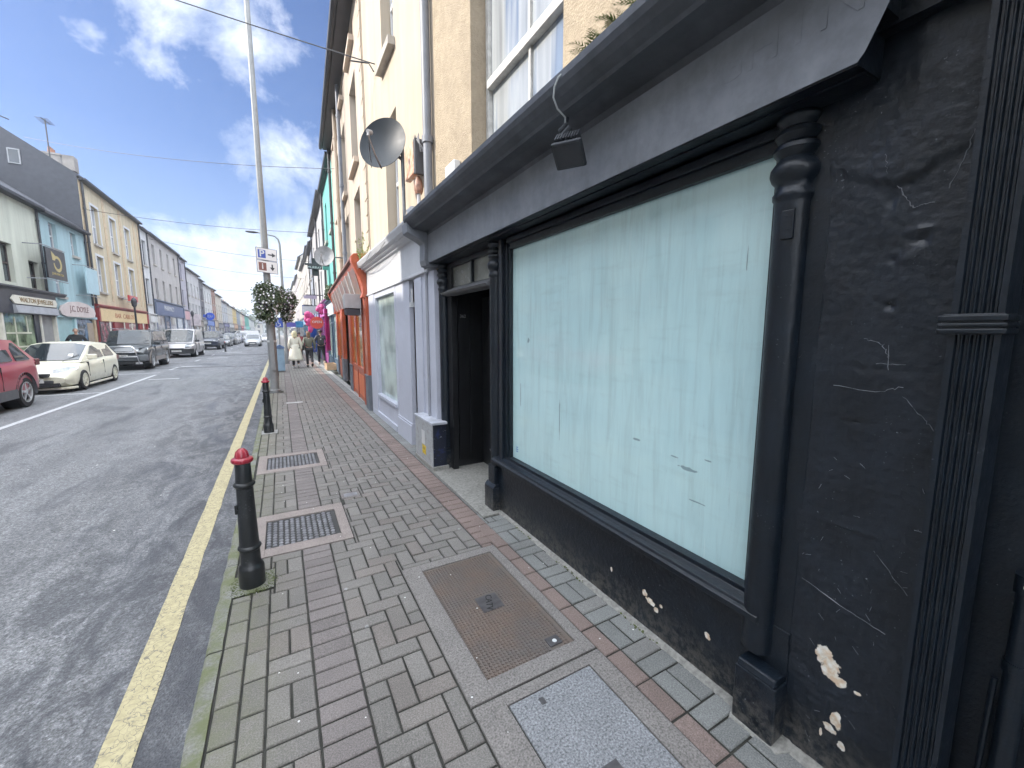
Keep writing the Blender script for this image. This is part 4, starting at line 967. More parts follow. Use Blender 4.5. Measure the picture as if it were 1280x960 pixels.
mg, nt, b = newmat('food_poster_print2'); P = pos(nt)
v = _n(nt, 'ShaderNodeTexVoronoi'); v.inputs['Scale'].default_value = 5.5; nt.links.new(pos(nt, (1, .8, 1.3)), v.inputs['Vector'])
c = ramp(nt, math_n(nt, 'FRACT', math_n(nt, 'MULTIPLY', _n(nt, 'ShaderNodeSeparateColor').outputs[0], 1.)), [(0, .5), (1, .5)])
sc_ = _n(nt, 'ShaderNodeSeparateColor'); nt.links.new(v.outputs['Color'], sc_.inputs[0])
c = ramp(nt, sc_.outputs[0], [(0., (.10, .10, .12)), (.18, (.70, .16, .05)), (.36, (.75, .32, .08)), (.5, (.65, .62, .58)), (.66, (.20, .25, .28)), (.8, (.72, .50, .30)), (1., (.55, .10, .08))])
c = mixc(nt, .35, c, ramp(nt, noise_t(nt, P, 14, 4, .7), [(.35, (.12, .05, .03)), (.6, (.5, .4, .3))]), 'MIX'); c = mixc(nt, 1., c, (.34, .30, .28), 'MULTIPLY'); nt.links.new(c, b.inputs['Base Color']); b.inputs['Roughness'].default_value = .3
ys = [9.05, 10.1, 10.9, 12.0, 13.0, 14.0, 15.0, 16.0, 17.0]
for a, c_ in zip(ys[:-1], ys[1:]):
    mb = MB(); FO.prof(mb, [(.045, 2.38), (fw(2.38) + .012, 2.38), (fw(2.94) + .012, 2.94), (.19, 2.94)], a + .04, c_ - .05); mb.build('poster_panel', mg, f)
for a in ys[1:-1]:
    mb = MB(); FO.prof(mb, [(.045, 2.35), (fw(2.35) + .02, 2.35), (fw(2.97) + .02, 2.97), (.19, 2.97)], a - .05, a + .04); mb.build('panel_divider', WHITE, f)
piers = [(8.72, 9.12), (11.9, 12.5), (14.5, 15.2), (16.85, 17.25)]
for a, c_ in piers:
    mb = MB(); FO.box(mb, a, c_, -.05, .06, .70, 2.33); mb.build('pier', ORG, bB, bevel=.004)
    mb = MB(); FO.box(mb, a - .015, c_ + .015, -.05, .075, 0, .70); FO.box(mb, a - .02, c_ + .02, -.05, .09, .70, .735); mb.build('pier_base', GREYB, bB, bevel=.004)
ORGL = glass_mat('orange_reflection_shop_glass', (.42, .20, .05), .08, .6, 2.5)  # orange interior reflections are painted into the glass base colour
mb = MB(); FO.box(mb, 9.12, 9.45, -.05, .02, 0, 2.33); mb.build('side_panel', GREYB, bB)
mb = MB(); FO.box(mb, 9.5, 11.9, -.02, .03, 0.02, .72); FO.box(mb, 9.5, 9.58, -.02, .05, 0, 2.33); FO.box(mb, 10.7, 10.8, -.02, .05, 0, 2.33); FO.box(mb, 11.82, 11.9, -.02, .05, 0, 2.33); FO.box(mb, 9.58, 11.82, -.02, .05, .72, .80); FO.box(mb, 9.58, 11.82, -.02, .05, 2.22, 2.33)
w = mb.build('shop_window', ORG, bB, bevel=.004)
mb = MB(); FO.box(mb, 9.58, 10.7, .0, .01, .8, 2.22); FO.box(mb, 10.8, 11.82, 0, .01, .8, 2.22); mb.build('pane', ORGL, w)
mb = MB(); FO.box(mb, 9.66, 10.62, .03, .038, .12, .62); FO.box(mb, 10.88, 11.74, .03, .038, .12, .62); mb.build('moulded_panel', M('orange_paint', (.72, .19, .075), .45, .1), w, bevel=.006)
mb = MB(); FO.box(mb, 12.5, 14.5, -.50, -.45, 0, 2.33); dd = mb.build('shop_door', ORG, bB)
mb = MB(); FO.box(mb, 12.7, 13.4, -.449, -.44, .6, 2.1); FO.box(mb, 13.6, 14.3, -.449, -.44, .6, 2.1); mb.build('pane', ORGL, dd)
mb = MB(); FO.box(mb, 15.2, 16.85, -.04, .03, 0, .6); FO.box(mb, 15.2, 15.28, -.04, .03, .6, 2.33); FO.box(mb, 16.77, 16.85, -.04, .03, .6, 2.33); w = mb.build('shop_window', ORG, bB)
mb = MB(); FO.box(mb, 15.28, 16.77, -.03, .0, .6, 2.33); mb.build('pane', ORGL, w)
ac = thing('projecting_sign', 'grey box sign jutting out under the orange fascia', 'sign', (1.45, 9.55, 2.0))
mb = MB(); FO.box(mb, 9.36, 9.74, .06, .40, 2.12, 2.42); mb.build('casing', M('pale_grey_box', (.42, .43, .44), .5, .1, 5), ac, bevel=.01)
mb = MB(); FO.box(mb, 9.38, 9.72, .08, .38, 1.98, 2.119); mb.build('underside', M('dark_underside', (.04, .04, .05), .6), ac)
twigs('weed', (1.52, 9.0, 3.16), 5, .5, 'tall dry weed growing behind the tip of the orange fascia')
dish('satellite_dish', 'round grey satellite dish on an arm above the orange fascia', [(1.88, 14.0, 3.9), (1.70, 14.0, 3.9)], (1.31, 14.0, 3.92), (-.35, -.9, .2), .31, M('mesh_dish_grey', (.33, .34, .35), .5, .2, 6), arm_from=(1.70, 14.0, 3.9))

# ------------------------------------------------------------------ RIGHT 4..: cyan house and the rest of the row
GENI = [0]
def rowhouse(name, label, side, xf, k, y0, y1, h, wm, wins=None, floors=((3.3, 4.9), (5.7, 7.2)), nwin=2, fm=WHITE, pm=G_pale, shop=None, chim=True, surround=None, depth=8., rise=2.9, rm=SLATE, eave=.2, winw=.95, sill=True, lod=0, rec=.14):
    F = Fac2(side, xf, k, y0); r = thing(name, label, 'building', (F.X((y0 + y1) / 2), (y0 + y1) / 2, 0))
    holes = []
    if wins is None:
        wins = []
        for i in range(nwin):
            c = y0 + (y1 - y0) * (i + .5) / nwin
            for (a, b) in floors: wins.append((c - winw / 2, c + winw / 2, a, b))
    w, rf = shell(r, F, y0 + .004, y1 - .004, h, h + rise, depth, wm, rm, wins, eave=eave, rd=rec + .08)
    for q in wins: sash(r, F, *q, rec=rec, fm=fm, pm=pm, surround=surround, sill=sill, fw=.06 if lod == 0 else .08)
    if chim: chimney(rf, F, y1 - .55, depth, h + rise, .8, 1.0, CHIM, 2 if lod else 3)
    if lod == 0: downpipe(r, F, y1 - .12, .2, h - .15)
    if shop: shopfront(r, F, y0 + .05, y1 - .05, **shop)
    return r, F
CYAN = M('turquoise_render', (.15, .46, .41), .8, .05, 1, streak=.6)
XR = 2.05
TEALF = M('dark_blue_grey_paint', (.07, .12, .18), .5, .15)
rowhouse('shop_building', 'bright turquoise house beyond the orange takeaway', 'R' and -1, XR, .02, 17.3, 22.1, 8.2, CYAN, wins=[(18.0, 18.75, 3.3, 4.9), (20.4, 21.2, 3.3, 4.9), (18.0, 18.75, 5.65, 7.3), (20.4, 21.2, 5.65, 7.3)], fm=M('green_frame', (.10, .35, .30), .5), eave=.12,
         shop=dict(zf0=2.35, zf1=2.85, fr=TEALF, fas=M('pale_grey_fascia', (.50, .55, .58), .5), gl=WASHW, bays=('w', 'd', 'w')))
specs = [(22.1, 27.2, 8.3, (.66, .66, .67), 'white house next beyond the turquoise one', (.30, .06, .25)), (27.2, 33.0, 8.4, (.62, .60, .60), 'off-white house behind the hanging black bar sign', (.1, .12, .2)),
         (33.0, 38.5, 8.0, (.38, .42, .50), 'blue-grey house with dormer-like gables halfway along the right side', (.5, .5, .55)), (38.5, 46, 8.7, (.70, .68, .64), 'tall off-white house with deep eaves on the right side', (.25, .1, .1)),
         (46, 55, 8.8, (.66, .62, .57), 'stone coloured house farther along the right side', (.1, .2, .3)), (55, 66, 10.4, (.74, .70, .62), 'tall cream house in the distance on the right side', (.3, .3, .32)),
         (66, 80, 9.6, (.70, .66, .66), 'pinkish house far along the right side', (.12, .12, .14)), (80, 97, 10.2, (.76, .72, .66), 'pale far house, second last before the right side fades', (.4, .4, .4)), (97, 120, 9.2, (.62, .60, .58), 'last grey house visible on the right side', (.2, .2, .25))]
for i, (a, b_, h, c_, lb, sc2) in enumerate(specs):
    xr = XR + .02 * (min(a, 45) - 17.3)
    rowhouse('shop_building', lb, -1, xr, .02 if a < 45 else 0, a, b_, h, M('render_r%d' % i, tuple(q * .72 for q in c_), .85, .07, 1, streak=.5), nwin=max(2, int((b_ - a) / 2.7)), pm=(G_pale if i % 2 else G_dark), floors=((3.4, 5.0), (5.8, 7.3)) + (((8.0, 9.2),) if h > 9.5 else ()), lod=0 if i < 3 else 1, eave=.2,
             shop=dict(zf0=2.45, zf1=3.0, fr=M('shop_paint_r%d' % i, sc2, .5), fas=M('fascia_paint_r%d' % i, tuple(min(.8, q * 1.6 + .05) for q in sc2), .5), bays=('w', 'd', 'w') if i < 4 else ('w', 'd', 'w', 'w', 'd')))
# ------------------------------------------------------------------ LEFT row
XL = -9.
CR = M('pale_cream_green_render', (.62, .64, .55), .85, .05, .8, streak=.5)
BL = M('pale_blue_render', (.40, .56, .60), .85, .05, .8, streak=.5)
YE = M('buff_yellow_render', (.60, .52, .37), .85, .07, .8, streak=.6)
GR = M('putty_grey_render', (.47, .45, .44), .85, .07, .9, streak=.6)
LI = M('lilac_grey_render', (.42, .41, .48), .85, .06, .9, streak=.6)
WH = M('white_render', (.66, .67, .68), .85, .05, .9, streak=.6)
NAVY = M('navy_black_paint', (.022, .028, .045), .4, .2)
# unseen terrace opposite the camera: shades the street and shows in the window reflection
wl = []
for i in range(11):
    c = -24 + 3.15 * i + 1.6
    for a, b_ in ((3.7, 5.4), (6.6, 8.2)): wl.append((c - .5, c + .5, a, b_))
r0, F0 = rowhouse('shop_building', 'tall terrace straight across the street from the black shop, reflected in its window', 1, XL, 0, -25, 9.9, 10.5, M('reflected_terrace_render', (.60, .58, .52), .85, .08), wins=wl, rise=2.95, chim=False, surround=WHITE, pm=G_dark,
                  shop=dict(zf0=2.6, zf1=3.2, fr=M('opposite_shop_paint', (.30, .33, .36), .5), fas=M('opposite_fascia', (.45, .44, .42), .5), bays=('w', 'd', 'w', 'w', 'd', 'w', 'w', 'd', 'w')))
rf0 = [c for c in r0.children if c.name.startswith('roof')][0]
chimney(rf0, F0, 4, 8., 13.45, 1.0, 1.3)
rowhouse('shop_building', 'grey green terrace house across the street, just left of the jeweller and outside the picture', 1, XL, 0, 9.9, 21.2, 9.6, M('grey_green_render', (.45, .47, .42), .85, .08), nwin=4, surround=WHITE, pm=G_dark, rise=2.75, chim=False, shop=dict(zf0=2.6, zf1=3.2, fr=M('opposite_shop_paint2', (.12, .16, .2), .5), fas=M('opposite_fascia2', (.25, .10, .08), .5), bays=('w', 'd', 'w', 'w')))
# jeweller, cream
rc, FC = rowhouse('shop_building', 'pale cream-green two storey house with the black jewellery shopfront', 1, XL, 0, 21.2, 26.5, 7.1, CR, wins=[(23.35, 24.15, 3.55, 5.05), (25.3, 26.1, 3.45, 4.6), (21.7, 22.4, 3.55, 5.05)], fm=M('brown_sash', (.10, .08, .075), .5), pm=G_dark, rise=2.9, chim=False, eave=.22, sill=False)
mb = MB(); FC.box(mb, 21.25, 26.45, .002, .28, 2.32, 3.2); fs = mb.build('fascia', NAVY, rc)
mb = MB(); FC.prof(mb, [(0, 3.2), (.30, 3.2), (.36, 3.27), (.40, 3.30), (.40, 3.36), (0, 3.40)], 21.22, 27.9 - .6); mb.build('cornice', NAVY, rc)
mb = MB(); mb.prism([(22.95, 2.70), (22.75, 2.86), (22.95, 3.02), (26.25, 3.02), (26.4, 2.86), (26.25, 2.70)][::1], XL + .285, XL + .33, 'x'); sg = mb.build('sign_board', M('cream_sign_board', (.72, .69, .60), .5, .05), rc)
text('lettering', 'WALTON JEWELLERS', .25, M('gold_lettering', (.30, .20, .08), .4, .2, metal=.3), sg, (XL + .332, 24.65, 2.86), (0, 1, 0), (0, 0, 1), .006, bold=.006, sx=1.12)
mb = MB(); FC.prof(mb, [(.28, 2.34), (.28, 2.66), (.36, 2.64), (.40, 2.36)], 22.9, 26.3); mb.build('awning_box', M('grey_awning', (.36, .37, .40), .6, .12, 3), rc)
for a in (22.15, 24.95, 26.3):
    mb = MB(); FC.box(mb, a, a + .12, .002, .24, 0, 2.32); mb.build('pilaster', M('cream_post', (.70, .68, .60), .5), rc)
mb = MB(); FC.box(mb, 22.27, 24.7, .002, .20, 0, .7); mb.build('stall_riser', NAVY, rc)
GW = glass_mat('green_tinted_shop_glass', (.20, .25, .16), .05, .8, 1.7)
mb = MB(); FC.box(mb, 22.27, 22.4, .002, .2, .7, 2.32); FC.box(mb, 24.57, 24.95, .002, .2, 0.0, 2.32); FC.box(mb, 22.4, 24.57, .002, .2, .7, .78); w = mb.build('shop_window', NAVY, rc)
mb = MB(); FC.box(mb, 22.4, 24.57, .01, .15, .78, 2.32); mb.build('pane', GW, w)
mb = MB(); FC.box(mb, 22.5, 24.3, .152, .17, 1.55, 1.62); FC.box(mb, 22.5, 24.3, .152, .17, 1.02, 1.08); FC.box(mb, 23.15, 23.22, .152, .17, 1.08, 2.2); FC.box(mb, 24.0, 24.07, .152, .17, 1.62, 2.25); mb.build('display_shelves', M('display_cream', (.62, .62, .50), .5), w)
mb = MB(); FC.box(mb, 25.07, 26.3, .002, .12, 0, 2.32); mb.build('shutter', M('grey_shutter', (.33, .33, .33), .6, .1), rc)
hs = thing('hanging_sign', 'square black hanging sign with a gold ring and flame emblem over the jeweller', 'sign', (XL + .4, 25.6, 3.9))
# square board parallel-ish to the street face
mb = MB(); mb.box(-8.46, -8.40, 25.15, 26.95, 3.92, 5.2); bd = mb.build('board', M('black_sign_board', (.012, .014, .02), .35), hs)
GOLD = M('gold_paint', (.52, .42, .16), .35, .15, 8)
mb = MB(); N = 40; vs = []; cy, cz = 26.12, 4.60
for i in range(N + 1):
    t = radians(150) - radians(330) * i / N; w = .10 + .06 * sin(pi * i / N)
    for rr in (.33 - w / 2, .33 + w / 2): vs += [(-8.396, cy + rr * cos(t), cz + rr * .86 * sin(t))]
mb.add(vs, [(2 * i, 2 * i + 1, 2 * i + 3, 2 * i + 2) for i in range(N)])
mb.add([(-8.3955, cy - .50, cz + .50), (-8.3955, cy - .12, cz + .33), (-8.3955, cy - .20, cz + .12), (-8.3955, cy - .44, cz + .12)], [(0, 1, 2, 3)]); mb.build('emblem', GOLD, bd, fix=False)
text('lettering', 'JOHN WALTON', .15, GOLD, bd, (-8.398, 26.05, 4.14), (0, 1, 0), (0, 0, 1), .003)
mb = MB(); mb.tube([(-9, 25.0, 5.26), (-8.43, 25.0, 5.26), (-8.43, 27.05, 5.26)], .022, 8); mb.tube([(-9, 25.0, 3.86), (-8.43, 25.0, 3.86), (-8.43, 27.05, 3.86)], .022, 8); mb.build('bracket', M('bracket_grey', (.3, .31, .33), .5), hs)
# blue house
rb, FB2 = rowhouse('shop_building', 'pale blue two storey house with the pink scrolled shop sign', 1, XL, 0, 26.5, 31.6, 7.05, BL, wins=[(27.56, 28.3, 5.5, 6.68), (29.8, 30.5, 5.5, 6.66), (27.55, 28.3, 3.3, 4.6)], pm=G_pale, rise=2.9, chim=False, eave=.22)
SIGNP = M('pink_cream_sign', (.66, .58, .56), .5, .08, 3)
mb = MB(); FB2.box(mb, 26.6, 31.5, .002, .16, 2.30, 2.42); FB2.box(mb, 26.6, 31.5, .002, .10, 2.42, 3.05); fb_ = mb.build('fascia', BL, rb)
pts = [(26.95, 2.62), (27.15, 2.86), (27.5, 2.92), (28.0, 3.06), (29.1, 3.14), (30.2, 3.06), (30.65, 2.93), (31.0, 2.86), (31.15, 2.62), (30.95, 2.42), (30.3, 2.36), (27.6, 2.36), (27.1, 2.44)]
mb = MB(); mb.prism(pts, XL + .17, XL + .22, 'x'); sb = mb.build('sign_board', SIGNP, rb)
text('lettering', 'J.C. DOYLE', .40, M('brown_lettering', (.22, .12, .12), .5), sb, (XL + .222, 29.1, 2.74), (0, 1, 0), (0, 0, 1), .006, bold=.004, sx=1.15)
LB = M('light_blue_shop_paint', (.40, .58, .62), .5, .06)
for a in (26.6, 28.6, 31.1):
    mb = MB(); FB2.box(mb, a, a + .22, .002, .14, 0, 2.30); mb.build('pilaster', LB if a < 31 else M('tan_paint', (.50, .38, .24), .6), rb)
mb = MB(); FB2.box(mb, 28.82, 31.1, .002, .1, 0, .6); mb.build('stall_riser', LB, rb)
mb = MB(); FB2.box(mb, 28.82, 31.1, .01, .06, .6, 2.30); mb.build('shop_window', glass_mat('blue_shop_glass', (.10, .16, .24), .05, .8, 2), rb)
mb = MB(); FB2.box(mb, 26.82, 28.6, .01, .06, 0, 2.30); mb.build('shop_door', M('aqua_door', (.34, .52, .54), .5, .08), rb)
mb = MB(); FB2.box(mb, 30.3, 31.05, .061, .075, .62, 2.1); mb.build('shop_display', M('mixed_display', (.28, .2, .14), .6, .4, 30, col2=(.4, .36, .3)), rb)
ps = thing('hanging_sign', 'blank pale blue projecting board above the pink scrolled sign', 'sign', (-8.6, 30.6, 3.55))
mb = MB(); mb.box(-8.62, -8.56, 29.75, 31.3, 3.62, 4.95); mb.build('board', M('faded_blue_board', (.42, .58, .64), .6, .06), ps)
mb = MB(); mb.tube([(-9, 29.6, 5.02), (-8.59, 29.6, 5.02), (-8.59, 31.4, 5.02)], .02, 6); mb.tube([(-9, 29.6, 3.5), (-8.59, 29.6, 3.5), (-8.59, 31.4, 3.5)], .02, 6); mb.build('bracket', _mc['bracket_grey'], ps)
# yellow house with slate hung gable
wy = [(33.05, 34.15, 6.68, 8.8), (36.0, 37.1, 6.68, 8.8), (38.9, 40.0, 6.68, 8.8), (33.05, 34.1, 3.95, 6.0), (36.0, 37.1, 3.95, 6.0), (38.9, 40.0, 3.95, 6.0)]
ry, FY = rowhouse('shop_building', 'buff yellow three storey house with white window surrounds and dark slate gable', 1, XL, 0, 31.7, 42.4, 9.95, YE, wins=wy, surround=WHITE, pm=G_pale, rise=2.75, chim=True, eave=.22)
mb = MB(); mb.add([(-9.0, 31.66, 6.0), (-17, 31.66, 6.0), (-17, 31.66, 9.95), (-13, 31.66, 12.75), (-9.0, 31.66, 10.0), (-9.0, 31.7, 6.0), (-17, 31.7, 6.0), (-17, 31.7, 9.95), (-13, 31.7, 12.75), (-9.0, 31.7, 10.0)], [(0, 1, 2, 3, 4), (0, 4, 9, 5), (3, 4, 9, 8), (2, 3, 8, 7)]); mb.build('slate_gable', SLATE, ry)
mb = MB(); mb.box(-11.45, -11.0, 31.61, 31.655, 10.12, 10.85); gw = mb.build('gable_window', M('grey_window_frame', (.35, .36, .38), .5), ry)
mb = MB(); mb.box(-11.4, -11.05, 31.60, 31.612, 10.17, 10.8); mb.build('pane', G_dark, gw)
mb = MB(); FY.box(mb, 31.75, 32.3, -.5, -.05, 10.2, 10.95); mb.build('chimney', CHIM, ry)
for uu in (34.95, 37.9, 41.0, 41.95, 31.8):
    mb = MB(); z = 3.5; i = 0
    while z < 9.6: FY.box(mb, uu, uu + (.42 if i % 2 else .30), .001, .022, z, z + .31); z += .345; i += 1
    mb.build('quoins', M('buff_quoins', (.60, .47, .32), .85, .1, 3), ry)
REDS = M('dark_red_paint', (.30, .04, .045), .45, .12)
shopfront(ry, FY, 31.8, 41.9, 2.25, 2.98, REDS, M('yellow_fascia_paint', (.72, .55, .30), .5, .06), gl=glass_mat('red_shop_glass', (.22, .08, .10), .1, .8, 3), bays=('w', 'p', 'd', 'p', 'w', 'p', 'd'), label='BAR  CARLOS', tm=M('orange_lettering', (.45, .14, .06), .5), tsize=.42, sx=1.5, tp=36.5, door=REDS)
for a in (33.4, 36.0, 37.6, 40.3): mb = MB(); FY.box(mb, a, a + .2, .13, .15, .1, 2.24); mb.build('cream_post', _mc['cream_post'], ry)
downpipe(ry, FY, 31.9, 0.3, 9.7, DARKMET, .055, .1)
rs = thing('projecting_sign', 'small red projecting sign on the yellow house', 'sign', (-8.4, 36.6, 3.6))
mb = MB(); mb.box(-8.50, -8.40, 35.9, 37.7, 3.62, 4.0); mb.build('panel', M('red_sign_panel', (.50, .06, .07), .4, .1, 5), rs); mb = MB(); mb.box(-8.53, -8.37, 35.8, 37.8, 3.55, 3.62); mb.tube([(-9, 36.8, 3.8), (-8.45, 36.8, 3.8)], .04, 6); mb.build('mount', M('pale_mount', (.5, .5, .5), .5), rs)
text('lettering', 'CAFE', .26, WHITE, rs, (-8.397, 36.8, 3.81), (0, 1, 0), (0, 0, 1), .004)
DKF = M('dark_window_frame', (.03, .032, .04), .5)
rowhouse('shop_building', 'narrow white house with tall dark framed windows beside the yellow one', 1, XL, 0, 42.5, 44.6, 9.7, WH, wins=[(42.9, 44.0, 6.85, 8.8), (42.9, 44.0, 3.85, 5.85)], fm=DKF, pm=G_pale, surround=WH, chim=False, rise=2.6, shop=dict(zf0=2.4, zf1=2.9, fr=WH, fas=WH, bays=('d', 'w')))
wg = [(a, a + .85, *zz) for a in (46.0, 48.6, 51.2, 53.9) for zz in ((7.35, 9.0), (4.55, 6.2))]
rg, FG = rowhouse('shop_building', 'long putty grey three storey house with a blue shop fascia', 1, XL, 0, 44.6, 56.2, 9.75, GR, wins=wg, fm=M('grey_brown_frame', (.25, .23, .24), .6), pm=G_dark, chim=False, rise=2.5,
                  shop=dict(zf0=3.08, zf1=4.15, fr=M('slate_blue_paint', (.13, .17, .26), .5), fas=M('blue_fascia_panel', (.10, .135, .25), .5), bays=('w', 'd', 'w', 'w'), label='PHARMACY', tm=WHITE, tsize=.62, sx=1.2, tp=49.6, ty=.12))
rowhouse('shop_building', 'narrow lilac grey house at the end of the long grey one', 1, XL, 0, 56.2, 59.8, 9.6, LI, wins=[(57.0, 57.9, 7.3, 9.0), (57.0, 57.9, 4.55, 6.2)], fm=_mc['grey_brown_frame'], pm=G_dark, chim=True, rise=2.5,
         shop=dict(zf0=3.0, zf1=3.9, fr=LI, fas=M('pink_fascia', (.62, .38, .42), .5), bays=('w', 'd')))
lf = [(59.8, 68.5, 8.9, (.52, .52, .54), 'pale grey house with white windows past the lilac one', 4, (.25, .22, .2)), (68.5, 72, 8.6, (.16, .16, .18), 'narrow charcoal house on the left side', 1, (.3, .3, .3)), (72, 79.5, 8.3, (.60, .61, .62), 'white house behind the blue round sign', 3, (.08, .15, .4)),
      (79.5, 84, 8.4, (.36, .24, .20), 'brown brick house with a bare gable', 2, (.3, .25, .2)), (84, 92, 7.9, (.56, .52, .46), 'beige far house on the left side', 3, (.1, .1, .12)), (92, 101, 7.3, (.48, .50, .54), 'blue-grey far house on the left side', 3, (.08, .08, .2)),
      (101, 111, 7.1, (.58, .57, .54), 'off-white far house left of the road end', 4, (.3, .3, .3)), (111, 121, 7.0, (.66, .52, .24), 'mustard yellow far house on the left side', 3, (.35, .2, .1)), (121, 131, 6.8, (.30, .33, .38), 'dark slate blue far house', 3, (.1, .1, .1)),
      (131, 139, 6.7, (.64, .56, .42), 'sandy far house before the pink one', 3, (.4, .1, .1)), (139, 147, 6.5, (.62, .38, .34), 'salmon pink far house', 3, (.3, .3, .3)), (147, 166, 6.6, (.10, .34, .27), 'sea green house at the far bend of the street', 5, (.1, .3, .25)), (170, 200, 6.0, (.50, .50, .48), 'last grey terrace at the end of the street, left', 6, (.3, .3, .3))]
for i, (a, b_, h, c_, lb, nw, sc2) in enumerate(lf):
    rowhouse('shop_building', lb, 1, XL, 0, a, b_, h, M('render_l%d' % i, c_, .85, .07, 1, streak=.5), nwin=nw, pm=(G_pale, G_dark)[i % 2], floors=((3.6, 5.0), (5.9, 7.4)) if h > 8 else ((3.5, 4.8), (5.3, 6.2)) if h > 6.9 else ((3.5, 4.8),), lod=1, rise=2.2,
             fm=WHITE, shop=dict(zf0=2.35 + .12 * ((i * 7) % 4), zf1=2.95 + .13 * ((i * 5) % 4), fr=M('shop_paint_l%d' % i, sc2, .5), fas=M('fascia_paint_l%d' % i, tuple(min(.8, q * 1.5 + .04) for q in sc2), .5), bays=('w', 'd', 'w', 'w') if b_ - a > 6 else ('w', 'd')))
# cross terrace closing the view
FX_ = [( -40, -22, (.45, .44, .42)), (-21.8, -8, (.55, .52, .48)), (-7.8, 3, (.50, .52, .52)), (3.2, 18, (.56, .50, .44))]
for i, (a, b_, c_) in enumerate(FX_):
    r = thing('house', ['grey', 'stone coloured', 'pale', 'buff'][i] + ' house closing the far end of the street, ' + ['leftmost', 'second from left', 'third from left', 'rightmost'][i] + ' of that row', 'building', ((a + b_) / 2, 262, 0))
    mb = MB(); mb.box(a, b_, 258, 268, -.2, 6.2); mb.prism([(258, 6.2), (268, 6.2), (263, 9)], a, b_, 'x'); mb.build('wall', M('end_render%d' % i, c_, .85), r)
    mb = MB(); mb.prism([(257.6, 6.1), (263, 9.1), (268.4, 6.1), (268.4, 6.3), (263, 9.35), (257.6, 6.3)], a - .1, b_ + .1, 'x'); mb.build('roof', SLATE, r)
    n = 4
    for k in range(n):
        for z in (1.2, 3.8):
            xx = a + (b_ - a) * (k + .5) / n; mb = MB(); mb.box(xx - .5, xx + .5, 257.95, 258.1, z, z + 1.4); mb.build('window', G_dark, r)
# aerial on the slate gable
ae = thing('tv_aerial', 'thin television aerial on the ridge above the slate gable', 'aerial', (-10.6, 31.9, 11.5))
mb = MB(); mb.tube([(-10.0, 31.9, 10.7), (-10.0, 31.9, 12.6)], .03, 6); mb.build('pole', DARKMET, ae)
mb = MB(); mb.tube([(-10.0, 31.4, 12.5), (-10.0, 32.4, 12.6)], .02, 5)
for i in range(6): mb.tube([(-10.25, 31.5 + .15 * i, 12.52), (-9.75, 31.5 + .15 * i, 12.52)], .012, 5)
mb.build('elements', DARKMET, ae)
ag = MB(); ag.tube([(-12.2, 31.6, 12.55), (-11.2, 31.6, 12.2)], .03, 6); ag.tube([(-12.0, 31.6, 12.1), (-12.0, 31.6, 12.7)], .03, 6); tag(recenter(ag.build('tv_aerial', DARKMET, None)), 'small aerial stub at the top left of the slate gable', 'aerial')
# ------------------------------------------------------------------ street furniture
GALV = M('galvanised_pole', (.28, .29, .295), .55, .12, 3, metal=.2, grime=.15)
lp = thing('lamp_post', 'tall tapering grey lamp post standing by the kerb behind the second bollard', 'lamp post', (-.21, 12.76, 0))
mb = MB(); mb.lathe([(.13, -.02), (.13, .06), (.106, .08), (.103, 2.05), (.10, 2.1), (.085, 2.18), (.08, 4.2), (.07, 5), (.055, 10.4), (.05, 10.5)], (-.21, 12.76, 0), 24); mb.build('pole', GALV, lp, smooth=True)
mb = MB(); mb.box(-.26, -.16, 12.62, 12.64, .6, 1.5); mb.build('access_door', GALV, lp, bevel=.004)
mb = MB(); mb.lathe([(.108, 0), (.110, .03), (.108, .05)], (-.21, 12.76, 1.35), 24); mb.lathe([(.108, 0), (.108, .04)], (-.21, 12.76, 1.9), 24); mb.build('band', WHITE, lp)
mb = MB(); mb.tube([(-.21, 12.76, 10.3), (-.24, 12.76, 10.9), (-.6, 12.76, 11.3), (-1.3, 12.76, 11.4)], .035, 8); mb.lathe([(.0001, 0), (.14, .02), (.17, .08), (.12, .16), (.0001, .18)], (-1.5, 12.76, 11.3), 14); mb.build('lamp_arm', GALV, lp, smooth=True)
SF = M('sign_face_white', (.72, .70, .70), .4, .05)
ps = thing('parking_sign', 'white parking direction sign with blue P and arrows on the tall lamp post', 'sign', (-.18, 12.60, 3.1))
def tilt(u, v, d=0): return (-.18 + u, 12.60 - d + .0, 3.445 + v - .10 * u)
def tq(mb, u0, u1, v0, v1, d): mb.add([tilt(u0, v0, d), tilt(u1, v0, d), tilt(u1, v1, d), tilt(u0, v1, d), tilt(u0, v0, d - .012), tilt(u1, v0, d - .012), tilt(u1, v1, d - .012), tilt(u0, v1, d - .012)], [(0, 1, 2, 3), (4, 5, 6, 7), (0, 1, 5, 4), (1, 2, 6, 5), (2, 3, 7, 6), (3, 0, 4, 7)])
DKS = M('sign_dark_edge', (.12, .12, .14), .5); SBL = M('sign_blue', (.04, .09, .42), .4); SBR = M('sign_brown', (.20, .07, .05), .4); SBK = M('sign_black', (.03, .03, .035), .4)
